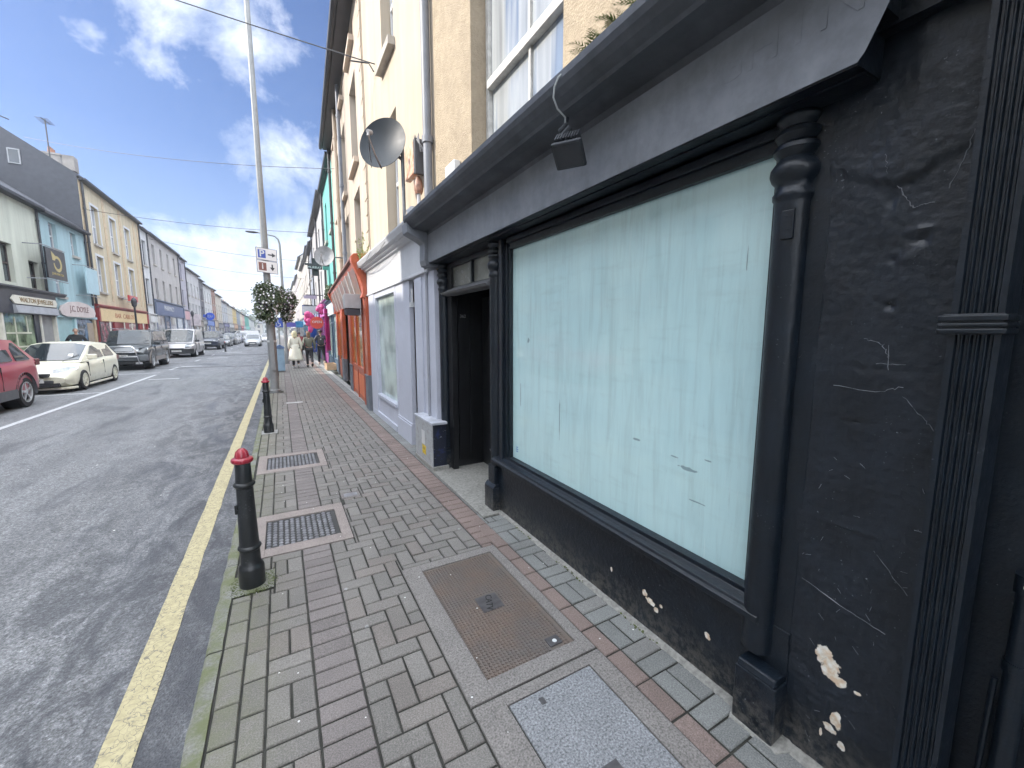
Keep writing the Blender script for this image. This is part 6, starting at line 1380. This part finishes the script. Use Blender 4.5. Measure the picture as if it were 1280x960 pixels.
    # windscreen and rear glass (three strips merged visually by one wide panel)
    def screen(nm, B_, T_, sgn):
        B_ = [Vector(q) for q in B_]; T_ = [Vector(q) for q in T_]; n = (B_[2] - B_[1]).cross(T_[1] - B_[1]).normalized()
        if n.y * sgn < 0: n = -n
        def pt(k, v):
            a, b_ = B_[k], T_[k]
            if k == 0: a = a.lerp(B_[1], .13); b_ = b_.lerp(T_[1], .13)
            if k == 3: a = a.lerp(B_[2], .13); b_ = b_.lerp(T_[2], .13)
            return a.lerp(b_, v) + n * .02
        lo = [pt(k, .07 if k in (1, 2) else .10) for k in range(4)]; hi = [pt(k, .94 if k in (1, 2) else .91) for k in range(4)]
        mm = MB(); A_ = lo + hi; mm.add(A_ + [q - n * .05 for q in A_], [(k, k + 1, k + 5, k + 4) for k in range(3)] + [(0, 4, 12, 8), (3, 7, 15, 11)] + [(k, k + 1, k + 9, k + 8) for k in range(3)] + [(k + 4, k + 5, k + 13, k + 12) for k in range(3)])
        return mm.build(nm, G_car, cbn)
    screen('windscreen', S[5], S[4], 1); screen('rear_window', S[0], S[1], -1)
    for k, sx in ((0, -1), (1, 1)):
        q = lambda i: Vector(base[i][k]) + Vector((0, 0, .05)); t = lambda i: Vector(S[i][0 if k == 0 else 3]) - Vector((0, 0, .03))
        def lerp(A, B_, u): return A * (1 - u) + B_ * u
        sides = p.get('sides', [(.02, .33), (.37, .72), (.76, .97)])
        bl0, bl1 = q(0), q(5); tp0, tp1 = t(1), t(4)
        for (u0, u1) in sides:
            B0, B1 = lerp(bl0, bl1, u0), lerp(bl0, bl1, u1)
            def tu(y, u):
                yy = max(min(y, yft - .02), yrt + .02); return lerp(tp0, tp1, (yy - yrt) / (yft - yrt))
            T0, T1 = tu(B0.y + (.0 if u0 > .3 else .25 * (yrt - yrb) * 4 * 0), u0), tu(B1.y, u1)
            panel('side_window', (B0, B1, T1, T0), .012, (.02, .06), roundc=.10)
    if detail:
        zF = interp(top, L / 2 - .15); yF = L / 2
        for sx in (-1, 1):
            hx = p.get('hlx', hw * .68); hz = p.get('hlz', zF - .10); hh = p.get('hlh', .09); hl = MB(); ya = yF - p.get('hly', .13)
            hl.add([(sx * (hx - .20), ya + .12, hz - hh), (sx * (hx + .10), ya + .03, hz - hh * .8), (sx * (hw * .955), ya - .22, hz + hh * .2), (sx * (hw * .94), ya - .34, hz + hh * 1.1), (sx * (hx + .02), ya - .02, hz + hh), (sx * (hx - .18), ya + .09, hz + hh * .4)] + [(sx * (hx - .20), ya - .1, hz - hh), (sx * (hx + .10), ya - .2, hz - hh * .8), (sx * (hw * .8), ya - .4, hz + hh * .2), (sx * (hw * .8), ya - .5, hz + hh * .9), (sx * (hx + .02), ya - .25, hz + hh * .9), (sx * (hx - .18), ya - .2, hz + hh * .4)],
                   [tuple(range(6))] + [(k, (k + 1) % 6, 6 + (k + 1) % 6, 6 + k) for k in range(6)])
            hl.build('headlight', HL, body)
            tl = MB(); tz = p.get('tlz', interp(top, -L / 2 + .1) - .12); tl.box(sx * (hw * .62), sx * (hw * .86), -L / 2 - .035, -L / 2 + .2, tz - .10, tz + .06); tl.box(sx * hw * .84, sx * hw * .93, -L / 2 + .02, -L / 2 + .26, tz - .10, tz + .06); tl.build('tail_light', TLR, body, bevel=.02)
            mi = MB(); mi.box(sx * (hw * .93), sx * (hw + .17), yfb - .42, yfb - .30, zb + .02, zb + .17); mi.build('wing_mirror', p.get('mirror', paint), r, bevel=.03)
            hd = MB()
            for hy in p.get('handles', (yfb - 1.35,)): hd.box(sx * hw * .95, sx * (hw * .97 + .03), hy - .09, hy + .09, zb - .16, zb - .13)
            hd.build('door_handle', p.get('mirror', paint), body, bevel=.008)
            for hy in p.get('seams', (yfb - .25, yfb - 1.5)): se = MB(); se.box(sx * hw * .90, sx * (hw * 1.0 + .001), hy - .006, hy + .006, bot + .22, zb - .06); se.build('door_seam', PLAST, body)
        gr = MB(); gz = p.get('gz', .58); gr.box(-hw * .42, hw * .42, yF - .05, yF + .105, gz - .05, gz + .05); gr.box(-hw * .5, hw * .5, yF - .05, yF + .10, .27, .38); gr.build('grille', PLAST, body, bevel=.02)
        np_ = MB(); np_.box(-.26, .26, yF + .10, yF + .125, gz - .20, gz - .09); q = np_.build('number_plate', PLATE, body); text('lettering', p.get('reg', '08 CE 2417'), .085, INK, q, (0, yF + .126, gz - .145), (-1, 0, 0), (0, 0, 1), .001)
        np_ = MB(); np_.box(-.26, .26, -L / 2 - .125, -L / 2 - .08, .60, .71); np_.build('number_plate', PLATE, body)
        wp = MB(); a, b_, c_, d_ = [Vector(x) for x in (S[5][0], S[5][3], S[4][3], S[4][0])]
        for u in (.25, .62): p0 = a.lerp(b_, u) + Vector((0, .04, .03)); p1 = a.lerp(b_, u - .2).lerp(d_.lerp(c_, u - .2), .35) + Vector((0, .05, .04)); wp.tube([p0, p1], .008, 5)
        wp.build('wipers', PLAST, cbn)
    return r
SUVP = dict(L=4.45, W=1.85, H=1.66, R=.35, ww=.235, axles=(1.36, -1.28), shoulder=[(-2.23, 1.02), (-1.9, 1.10), (-.9, 1.06), (.7, 1.02), (1.2, .98), (2.0, .84), (2.23, .70)], cabin=((-2.12, -1.45, .15, 1.12), 1.04, 1.60), sides=[(.10, .30), (.33, .60), (.63, .90)], bottom=.26, gz=.62, tlz=1.02, spokes=5)
HATCH = dict(L=4.13, W=1.70, H=1.40, R=.305, ww=.205, axles=(1.30, -1.27), shoulder=[(-2.07, .78), (-1.95, .92), (-1.2, .95), (.2, .90), (.85, .86), (1.3, .80), (1.8, .66), (2.07, .50)], cabin=((-1.98, -1.35, .10, 1.20), .88, 1.40), sides=[(.14, .42), (.46, .86)], bottom=.17, gz=.52, hlz=.64, hly=.20, hlh=.085, tlz=.84, spokes=7, crown=.03)
JEEP = dict(L=4.75, W=1.86, H=1.85, R=.385, ww=.26, axles=(1.45, -1.35), shoulder=[(-2.37, 1.06), (-2.2, 1.12), (.9, 1.08), (1.3, 1.08), (2.1, 1.0), (2.37, .86)], plan=[(-2.37, .90), (-2.1, .98), (-1, 1), (1.4, 1), (2.1, .97), (2.37, .88)], cabin=((-2.25, -1.98, .55, 1.12), 1.10, 1.82), sides=[(.06, .34), (.37, .64), (.67, .92)], bottom=.36, gz=.80, hlz=.90, hlh=.11, hly=.10, tw=.82, spokes=6, crown=.05)
VAN = dict(L=4.85, W=1.90, H=1.96, R=.33, ww=.21, axles=(1.50, -1.55), shoulder=[(-2.42, 1.05), (1.0, 1.05), (1.5, 1.02), (2.1, .86), (2.42, .62)], plan=[(-2.42, .93), (-2.2, .98), (1.4, 1), (2.0, .95), (2.42, .78)], cabin=((-2.38, -2.25, .75, 1.75), 1.03, 1.94), sides=[(.70, .90)], bottom=.25, gz=.60, hlz=.82, hlh=.10, tw=.86, spokes=8, crown=.03)
SALOON = dict(L=4.55, W=1.76, H=1.43, R=.31, ww=.2, axles=(1.40, -1.30), shoulder=[(-2.27, .86), (-2.1, .98), (-1.3, 1.0), (.5, .92), (1.2, .86), (2.0, .72), (2.27, .55)], cabin=((-1.55, -.85, .30, 1.20), .93, 1.42), sides=[(.12, .45), (.50, .88)], bottom=.19, gz=.52, hlz=.66, tlz=.84)
MAROON = carpaint('maroon_car_paint', (.34, .035, .055), .15); CARGREY = M('grey_cladding', (.10, .105, .115), .6, .1, 9)
cp = -6.12
s_ = dict(SUVP); s_['cladding'] = CARGREY
# the bays are on the opposite kerb; these cars face the camera except the first, whose tail is towards it... seen from its rear quarter
car('parked_car', 'maroon crossover with grey wheel arches cut off by the left edge, nearest parked car', 'car', (cp, 12.45, RZ), pi, s_, MAROON)
h_ = dict(HATCH); h_['rimm'] = M('cream_alloy', (.62, .60, .50), .35, .05)
hc = car('parked_car', 'lowered cream white three door hatchback parked second from the left', 'car', (-6.05, 18.35, RZ), pi, h_, carpaint('cream_white_car_paint', (.74, .71, .57)))
mb = MB(); mb.prism([(-.80, 1.70), (-.78, 1.88), (-.55, 2.06), (.55, 2.06), (.78, 1.88), (.80, 1.70)], .10, .17, 'z'); mb.box(-.84, -.80, -1.0, 1.0, .11, .18); mb.box(.80, .84, -1.0, 1.0, .11, .18); mb.build('body_kit', _mc['cream_white_car_paint'], hc, bevel=.02)
mb = MB(); mb.box(-.55, .55, 2.06, 2.17, .20, .30); mb.build('lower_intake', PLAST, hc)
mb = MB(); mb.obox((-.46, .93, 1.03), (1, 0, 0), (0, -.72, .69), (0, .69, .72), .055, .07, .002); mb.build('tax_disc', PLATE, hc)
j_ = dict(JEEP); j_['cladding'] = M('bronze_cladding', (.22, .19, .17), .45, .1, coat=.3); j_['reg'] = '99 LH 4410'
jp = car('parked_jeep', 'dark green-black off-roader with a chrome bull bar behind the cream hatchback', 'off-roader', (-6.28, 26.95, RZ), pi, j_, carpaint('dark_jeep_paint', (.018, .025, .03)))
mb = MB()
for q in ([(-.62, 2.42, .30), (-.62, 2.55, .55), (-.52, 2.55, 1.0), (-.42, 2.54, 1.08), (.42, 2.54, 1.08), (.52, 2.55, 1.0), (.62, 2.55, .55), (.62, 2.42, .30)], [(-.60, 2.55, .62), (.60, 2.55, .62)], [(-.58, 2.54, .82), (.58, 2.54, .82)]): mb.tube(q, .032, 8)
mb.build('bull_bar', CHROME, jp, smooth=True)
mb = MB(); mb.box(-.94, .94, 2.30, 2.48, .42, .70); mb.build('bumper', M('grey_bumper', (.13, .14, .15), .55), jp, bevel=.04)
mb = MB(); mb.box(-.74, -.66, -1.9, .6, 1.86, 1.90); mb.box(.66, .74, -1.9, .6, 1.86, 1.90); mb.build('roof_rail', CHROME, jp, bevel=.01)
v_ = dict(VAN); v_['mirror'] = PLAST; v_['reg'] = '07 D 59862'; VP_ = carpaint('silver_beige_van_paint', (.36, .35, .36), .35)
vn = car('parked_van', 'silver grey panel van with dark bumper parked behind the off-roader', 'van', (-6.12, 37.5, RZ), pi, v_, VP_, group='vans parked in the bays on the far side')
mb = MB(); mb.box(-.93, .93, 2.28, 2.50, .26, .62); mb.build('bumper', PLAST, vn, bevel=.05)
d1 = dict(JEEP); d1['H'] = 1.7
car('parked_car', 'dark navy off-roader fourth in the parking bays, beyond the van', 'car', (-6.15, 51.5, RZ), pi, d1, carpaint('navy_car_paint', (.02, .028, .05)))
car('parked_car', 'dark grey hatchback parked just beyond the navy off-roader', 'car', (-6.1, 61.0, RZ), pi, HATCH, carpaint('graphite_car_paint', (.10, .11, .12), .3))
fc = [(67.5, SUVP, (.05, .055, .06), 'charcoal crossover in the far bays'), (74, SALOON, (.35, .36, .38), 'silver saloon far down the bays'), (81, HATCH, (.06, .07, .12), 'dark blue hatchback far down the bays'), (90, SUVP, (.5, .5, .5), 'light grey crossover near the end of the bays')]
for y_, pp_, c_, lb in fc: car('parked_car', lb, 'car', (-6.15, y_, RZ), pi, pp_, carpaint('far_car_paint_%d' % y_, c_), detail=False)
car('moving_car', 'silver saloon coming towards the camera in the middle of the road', 'car', (-2.95, 60.5, RZ), pi, SALOON, carpaint('silver_car_paint', (.50, .52, .54), .4), group=None)
bigv = dict(VAN); bigv.update(L=6.2, axles=(2.1, -1.9), shoulder=[(-3.1, 1.15), (1.6, 1.15), (2.2, 1.1), (2.8, .9), (3.1, .7)], plan=[(-3.1, .93), (-2.9, .98), (2.1, 1), (2.7, .95), (3.1, .78)], cabin=((-3.05, -2.95, 1.3, 2.45), 1.12, 2.0))
car('moving_van', 'white van turning across the far end of the road', 'van', (-7.2, 108, RZ), radians(118), bigv, carpaint('white_van_paint', (.74, .75, .76)), group=None, detail=False)
car('parked_car', 'small white car behind the silver saloon on the right of the road', 'car', (-2.2, 86, RZ), pi, HATCH, carpaint('white_car_paint', (.7, .7, .72)), group=None, detail=False)

# ------------------------------------------------------------------ people
SKIN = M('skin', (.50, .30, .22), .55, .1, 20)
def skinmesh(name, chains, mat, parent, sub=2):
    """chains: list of [(pos, radius), ...]; later chains attach where their first point equals an existing one"""
    vs, rs, es = [], [], []
    def idx(p):
        for i, q in enumerate(vs):
            if (Vector(q) - Vector(p)).length < 1e-4: return i
        return -1
    for ch in chains:
        prev = None
        for p, r in ch:
            i = idx(p)
            if i < 0: vs.append(tuple(p)); rs.append(r); i = len(vs) - 1
            if prev is not None and prev != i: es.append((prev, i))
            prev = i
    me = bpy.data.meshes.new(name); me.from_pydata(vs, es, []); o = bpy.data.objects.new(name, me); COL.objects.link(o)
    o.modifiers.new('skin', 'SKIN')
    for i, r in enumerate(rs):
        rr = r if isinstance(r, tuple) else (r, r); me.skin_vertices[0].data[i].radius = rr
    me.skin_vertices[0].data[0].use_root = True
    sb = o.modifiers.new('s', 'SUBSURF'); sb.levels = sub; sb.render_levels = sub
    baked(o); o.data.materials.clear(); o.data.materials.append(mat); o.data.polygons.foreach_set('use_smooth', [True] * len(o.data.polygons)); o.parent = parent; return o
def person(label, loc, rot, h, pose, top, topm, legm, hairm, shoem=None, hair='short', bag=None):
    r = thing('person', label, 'person', loc, rot, world=False); s = h / 1.70
    def S(*p): return tuple(q * s for q in p)
    st, kn = pose.get('stride', .18), pose.get('bend', .1)
    hip = S(0, 0, .92); feet = {}
    legs = []
    for sx, d in ((-1, 1), (1, -1)):
        f = d * st; lift = .10 if d < 0 else 0
        H0 = S(sx * .09, 0, .86); K = S(sx * .095, f * .55 + .05, .48); A = S(sx * .095, f - (.10 if d < 0 else 0), .09 + lift); T = S(sx * .10, f + .13 - (.12 if d < 0 else 0), .035 + lift * .3)
        legs.append((H0, K, A, T)); feet[sx] = (A, T)
    neck = S(0, .01, 1.44); chest = S(0, 0, 1.27); waist = S(0, 0, 1.06)
    body = [[(hip, .13 * s), (waist, (.13 * s, .11 * s)), (chest, (.16 * s, .12 * s)), (neck, .052 * s), (S(0, .02, 1.51), .05 * s), (S(0, .02, 1.56), (.07 * s, .085 * s)), (S(0, .02, 1.63), (.074 * s, .09 * s)), (S(0, .015, 1.675), (.05 * s, .06 * s))]]
    for sx, (H0, K, A, T) in zip((-1, 1), legs): body.append([(hip, .13 * s), (H0, .085 * s), (K, .055 * s), (A, .038 * s), (T, .03 * s)])
    arms = pose['arms']; ach = []
    for sx in (-1, 1):
        E_, Wr, Hn = arms[sx]; sh = S(sx * .17, 0, 1.38)
        ach.append([(chest, (.16 * s, .12 * s)), (sh, .055 * s), (S(*E_), .042 * s), (S(*Wr), .028 * s), (S(*Hn), (.03 * s, .018 * s))])
    bo = skinmesh('body', body + ach, SKIN, r)
    # nose, ears, fingers as part of the body mesh
    mb = MB(); 
    mb.tube([S(0, .105, 1.60), S(0, .125, 1.565), S(0, .105, 1.555)], [.010 * s, .014 * s, .008 * s], 6)
    for sx in (-1, 1):
        mb.tube([S(sx * .072, .01, 1.60), S(sx * .085, -.005, 1.60), S(sx * .08, -.005, 1.56)], .012 * s, 6)
        E_, Wr, Hn = arms[sx]; h0 = Vector(S(*Hn)); d = (h0 - Vector(S(*Wr))).normalized(); side = d.cross(Vector((0, 1, 0))); side = side.normalized() if side.length > .1 else Vector((1, 0, 0)); perp = d.cross(side)
        for k in range(4):
            o_ = h0 + perp * (k - 1.5) * .018 * s; mb.tube([o_, o_ + d * .04 * s, o_ + d * (.065 + .01 * (k in (1, 2))) * s + side * .012 * s], [.0095 * s, .0085 * s, .006 * s], 5)
        o_ = h0 - d * .03 * s + perp * .03 * s; mb.tube([o_, o_ + perp * .022 * s + d * .02 * s, o_ + perp * .024 * s + d * .045 * s], [.011 * s, .0095 * s, .007 * s], 5)
    ex = mb.build('x', SKIN, None, smooth=True); bm = bmesh.new(); bm.from_mesh(bo.data); bm.from_mesh(ex.data); bm.to_mesh(bo.data); bm.free(); bpy.data.objects.remove(ex)
    # clothes
    g = .018 * s
    tr = [[(hip, .14 * s), (legs[0][0], .10 * s), (legs[0][1], .072 * s), (tuple(Vector(legs[0][2]) + Vector((0, 0, .02))), .055 * s)], [(hip, .14 * s), (legs[1][0], .10 * s), (legs[1][1], .072 * s), (tuple(Vector(legs[1][2]) + Vector((0, 0, .02))), .055 * s)]]
    skinmesh('trousers', tr, legm, r)
    jk = [[(S(0, 0, .90), (.155 * s, .14 * s)), (waist, (.155 * s, .135 * s)), (chest, (.185 * s, .145 * s)), (S(0, .005, 1.41), (.10 * s, .085 * s)), (S(0, .005, 1.46), (.07 * s, .07 * s))]]
    for sx in (-1, 1):
        E_, Wr, Hn = arms[sx]; jk.append([(chest, (.185 * s, .145 * s)), (S(sx * .175, 0, 1.375), .078 * s), (S(*E_), .062 * s), (S(*Wr), .045 * s)])
    j = skinmesh('jacket' if top != 'coat' else 'coat', jk, topm, r)
    if top == 'coat':
        mb = MB(); rings = [(1.10, .155, .14), (1.0, .18, .16), (.85, .225, .20), (.65, .265, .24), (.45, .30, .27), (.36, .315, .285)]; n = 40; vs = []
        for z, a, b_ in rings:
            for k in range(n): t = 2 * pi * k / n; f = 1 + .05 * sin(7 * t) * (1.1 - z); vs.append(S(a * cos(t) * f, b_ * sin(t) * f, z))
        mb.add(vs, [(i * n + k, i * n + (k + 1) % n, (i + 1) * n + (k + 1) % n, (i + 1) * n + k) for i in range(len(rings) - 1) for k in range(n)])
        o = mb.build('coat_skirt', topm, r, smooth=True); so_ = o.modifiers.new('t', 'SOLIDIFY'); so_.thickness = .012
    # hair
    mb = MB(); n = 12; prof = [(max(.0001, .086 * s * sin(pi * (.5 - .5 * 1) + pi * i / n * .62)), .095 * s * cos(pi * i / n * .62)) for i in range(n + 1)]
    mb.lathe(prof[::-1], S(0, .005, 1.615), 20)
    if hair == 'long': mb.lathe([(.06 * s, -.20 * s), (.085 * s, -.14 * s), (.088 * s, 0), (.085 * s, .03 * s)], S(0, -.015, 1.60), 18)
    if hair == 'hood': mb.lathe([(.10 * s, -.18 * s), (.115 * s, -.06 * s), (.11 * s, .03 * s), (.07 * s, .10 * s), (.0001, .12 * s)], S(0, -.01, 1.60), 18)
    mb.build('hood' if hair == 'hood' else 'hair', hairm, r, smooth=True)
    shoem = shoem or PLAST
    for sx in (-1, 1):
        A, T = feet[sx]; mb = MB(); mb.tube([tuple(Vector(A) + Vector((0, -.045 * s, -.045 * s))), tuple(Vector(A) + Vector((0, .02 * s, -.03 * s))), tuple(Vector(T) + Vector((0, 0, -.0))), tuple(Vector(T) + Vector((0, .06 * s, -.008 * s)))], [.045 * s, .055 * s, .042 * s, .025 * s], 10); mb.build('shoe', shoem, r, smooth=True)
    return r
relaxed = {-1: ((-.24, -.05, 1.10), (-.25, .06, .88), (-.245, .08, .82)), 1: ((.24, -.03, 1.10), (.25, .02, .87), (.245, .04, .81))}
bent = {-1: ((-.30, -.06, 1.14), (-.24, .16, 1.06), (-.20, .22, 1.05)), 1: ((.30, -.10, 1.14), (.20, .10, 1.02), (.14, .15, 1.0))}
person('woman from behind in a long cream coat with pale hair, leftmost of the three walkers', (.55, 20.9, 0), 0, 1.66, dict(stride=.10, arms=relaxed), 'coat', M('cream_coat', (.68, .64, .55), .8, .06, 4), M('black_tights', (.02, .02, .025), .7), M('pale_blonde_hair', (.62, .55, .36), .6, .15, 30), M('white_shoe', (.7, .7, .7), .5), hair='hood')
person('woman in an olive jacket and black trousers, middle of the three walkers', (1.13, 21.2, 0), 0, 1.64, dict(stride=.12, arms={-1: ((-.27, -.05, 1.12), (-.28, .10, .95), (-.27, .14, .92)), 1: relaxed[1]}), 'jacket', M('olive_jacket', (.13, .13, .10), .8, .12, 6), M('black_trousers', (.025, .025, .03), .8), M('brown_hair', (.16, .09, .05), .6, .15, 30), hair='long')
person('man in a black and navy jacket striding by the shopfront, rightmost of the three walkers', (1.72, 22.3, 0), 0, 1.72, dict(stride=.26, arms=bent), 'jacket', M('navy_black_jacket', (.018, .024, .04), .6, .2, 6), M('dark_trousers', (.02, .022, .03), .8), M('dark_hair', (.04, .03, .025), .6), M('pale_trainers', (.55, .5, .45), .5))
bg_ = thing('handbag', 'dark shoulder bag carried by the woman in the olive jacket', 'bag', (.86, 21.15, .78)); mb = MB(); mb.box(.78, .94, 21.02, 21.32, .80, 1.02); mb.build('bag_body', PLAST, bg_, bevel=.03); mb = MB(); mb.tube([(.86, 21.05, 1.0), (.93, 21.1, 1.3), (.97, 21.2, 1.36), (.93, 21.28, 1.2), (.86, 21.30, 1.0)], .008, 6); mb.build('strap', M('cream_strap', (.6, .58, .5), .6), bg_)
bp = thing('backpack', 'small dark rucksack with a white mark on the back of the striding man', 'bag', (1.72, 22.1, 1.05)); mb = MB(); mb.box(1.60, 1.84, 22.04, 22.16, 1.02, 1.36); mb.build('sack', M('grey_black_sack', (.04, .045, .05), .7), bp, bevel=.04); mb = MB(); mb.box(1.67, 1.73, 22.03, 22.045, 1.24, 1.30); mb.build('mark', WHITE, bp)
person('man in a black top standing behind the cream hatchback, facing along the street', (-7.95, 25.6, 0), radians(200), 1.78, dict(stride=.04, arms=bent), 'jacket', M('black_top', (.02, .022, .025), .8), M('dark_jeans', (.03, .035, .06), .8), M('grey_hair', (.25, .2, .17), .7))
for i, (x, y_, hh, c_, lb) in enumerate(((.95, 27, 1.62, (.25, .05, .06), 'distant pedestrian in a dark red top between the walking women'), (1.45, 28.5, 1.7, (.05, .05, .06), 'distant pedestrian in black between the olive jacket and the striding man'), (-7.9, 45.5, 1.7, (.5, .5, .5), 'distant person in grey on the far pavement beside the van'))):
    person(lb, (x, y_, 0), (0, pi, 0)[i], hh, dict(stride=.12, arms=relaxed), 'jacket', M('walker_top%d' % i, c_, .8), M('black_trousers', (.025, .025, .03), .8), M('dark_hair', (.04, .03, .025), .6))
# ------------------------------------------------------------------ sun, sky, camera
EL, AZ = radians(34.), radians(20.)          # sun over the opposite roofs, slightly up the street
SD = Vector((-cos(AZ) * cos(EL), sin(AZ) * cos(EL), sin(EL)))
sl = bpy.data.lights.new('sun', 'SUN'); sl.energy = 2.6; sl.angle = radians(.55); sl.color = (1., .93, .83)
so = bpy.data.objects.new('sun', sl); COL.objects.link(so); so.rotation_euler = SD.to_track_quat('Z', 'Y').to_euler(); so.location = (-20, 10, 30)
W = bpy.data.worlds.new('World'); SC.world = W; W.use_nodes = True; nt = W.node_tree; nt.nodes.clear()
out = _n(nt, 'ShaderNodeOutputWorld'); bg = _n(nt, 'ShaderNodeBackground'); nt.links.new(bg.outputs[0], out.inputs[0]); bg.inputs[1].default_value = .1
sk = _n(nt, 'ShaderNodeTexSky', sky_type='NISHITA'); sk.sun_disc = False; sk.sun_elevation = EL; sk.sun_rotation = math.atan2(SD.x, SD.y); sk.dust_density = 1.5; sk.ozone_density = 2.; sk.air_density = 1.
tc = _n(nt, 'ShaderNodeTexCoord'); D = tc.outputs['Generated']
sep = _n(nt, 'ShaderNodeSeparateXYZ'); nt.links.new(D, sep.inputs[0])
zz = math_n(nt, 'ADD', math_n(nt, 'MAXIMUM', sep.outputs[2], 0.), .16)
cb = _n(nt, 'ShaderNodeCombineXYZ'); nt.links.new(math_n(nt, 'DIVIDE', sep.outputs[0], zz), cb.inputs[0]); nt.links.new(math_n(nt, 'DIVIDE', sep.outputs[1], zz), cb.inputs[1])
PV = cb.outputs[0]
def cl_bump(vec, r):
    """soft weight around one direction of the sky"""
    d = _n(nt, 'ShaderNodeVectorMath', operation='DISTANCE'); nt.links.new(D, d.inputs[0]); d.inputs[1].default_value = Vector(vec).normalized()
    return math_n(nt, 'SUBTRACT', 1., math_n(nt, 'DIVIDE', d.outputs['Value'], r), True)
CLOUDS = [((-.10, .93, .62), .24, 1.), ((-.02, .90, .52), .2, .95), ((-.14, .84, .40), .15, .55), ((.02, .95, .30), .2, .9), ((-.33, .90, .56), .11, .85), ((-.22, .90, .45), .08, .6), ((-.10, .97, .25), .12, .6), ((-.35, 1., .13), .28, .9), ((0, 1, .1), .35, 1.0), ((-.55, .8, .24), .1, .5),
          ((.2, -.9, .7), .9, 1.3), ((.7, .2, .9), .8, 1.3), ((-.3, -.5, 1.), .55, 1.1), ((.9, -.3, .5), .8, 1.2)]
bias = None
for v, r, a in CLOUDS:
    w = math_n(nt, 'MULTIPLY', cl_bump(v, r), a); bias = w if bias is None else math_n(nt, 'MAXIMUM', bias, w)
n1 = noise_t(nt, D, 6.5, 8, .62, .25)
f = math_n(nt, 'ADD', math_n(nt, 'MULTIPLY', bias, .62), math_n(nt, 'SUBTRACT', n1, .5))
f = math_n(nt, 'MULTIPLY', math_n(nt, 'SUBTRACT', f, .315), 4.2, True)
haze = ramp(nt, math_n(nt, 'MAXIMUM', sep.outputs[2], 0.), [(0., .75), (.14, .35), (.34, .05), (.6, 0.)])
base = mixc(nt, haze, mixc(nt, 1., sk.outputs[0], (.38, .46, .63), 'MULTIPLY'), (2.4, 3.1, 4.4))
shade = ramp(nt, noise_t(nt, D, 12, 5, .6), [(.3, (2.8, 3.4, 4.5)), (.65, (5.0, 5.3, 5.9))])
col_ = mixc(nt, math_n(nt, 'MULTIPLY', f, .92), base, shade)
# bright cloud added out of view, overhead and behind, to light the shaded street
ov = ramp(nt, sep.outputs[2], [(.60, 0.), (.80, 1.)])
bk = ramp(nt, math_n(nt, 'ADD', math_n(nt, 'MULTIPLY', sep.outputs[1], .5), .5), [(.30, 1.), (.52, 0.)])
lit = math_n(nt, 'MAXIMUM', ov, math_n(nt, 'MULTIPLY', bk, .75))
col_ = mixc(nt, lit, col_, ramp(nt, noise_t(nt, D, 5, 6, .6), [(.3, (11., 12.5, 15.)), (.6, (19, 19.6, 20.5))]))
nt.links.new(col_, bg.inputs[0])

# thin sea haze over the whole street
mb = MB(); mb.box(-1000, 1000, -400, 1600, -1.2, 20)
hz = mb.build('haze', [], None); hz['kind'] = 'stuff'
hm = bpy.data.materials.new('haze_air'); hm.use_nodes = True; ht = hm.node_tree; ht.nodes.clear()
ho = _n(ht, 'ShaderNodeOutputMaterial'); hv = _n(ht, 'ShaderNodeVolumePrincipled'); hv.inputs['Color'].default_value = (.88, .93, 1., 1); hv.inputs['Density'].default_value = .0012; hv.inputs['Anisotropy'].default_value = .3
ht.links.new(hv.outputs[0], ho.inputs['Volume']); hz.data.materials.append(hm)
cam = bpy.data.cameras.new('camera'); co = bpy.data.objects.new('camera', cam); COL.objects.link(co); SC.camera = co
cam.sensor_fit = 'HORIZONTAL'; cam.sensor_width = 36; cam.lens = 36 * 512 / 1280; cam.clip_start = .05; cam.clip_end = 5000
fpx = 512.; p = math.atan2(65, fpx); yaw = math.atan2(290, math.hypot(fpx, 65))
fw = Vector((sin(yaw) * cos(p), cos(yaw) * cos(p), -sin(p))); rt = Vector((cos(yaw), -sin(yaw), 0)); upv = rt.cross(fw)
co.matrix_world = Matrix(((rt.x, upv.x, -fw.x, 0), (rt.y, upv.y, -fw.y, 0), (rt.z, upv.z, -fw.z, 1.62), (0, 0, 0, 1)))
SC.view_settings.view_transform = 'Standard'; SC.view_settings.look = 'None'; SC.view_settings.exposure = 1.45; SC.view_settings.gamma = 1
SC.cycles.max_bounces = 5; SC.cycles.diffuse_bounces = 3; SC.cycles.glossy_bounces = 3; SC.cycles.volume_bounces = 0; SC.cycles.caustics_reflective = False; SC.cycles.caustics_refractive = False
SC.cycles.use_adaptive_sampling = True; SC.cycles.adaptive_threshold = .03; SC.cycles.use_denoising = True; SC.cycles.sample_clamp_indirect = 6
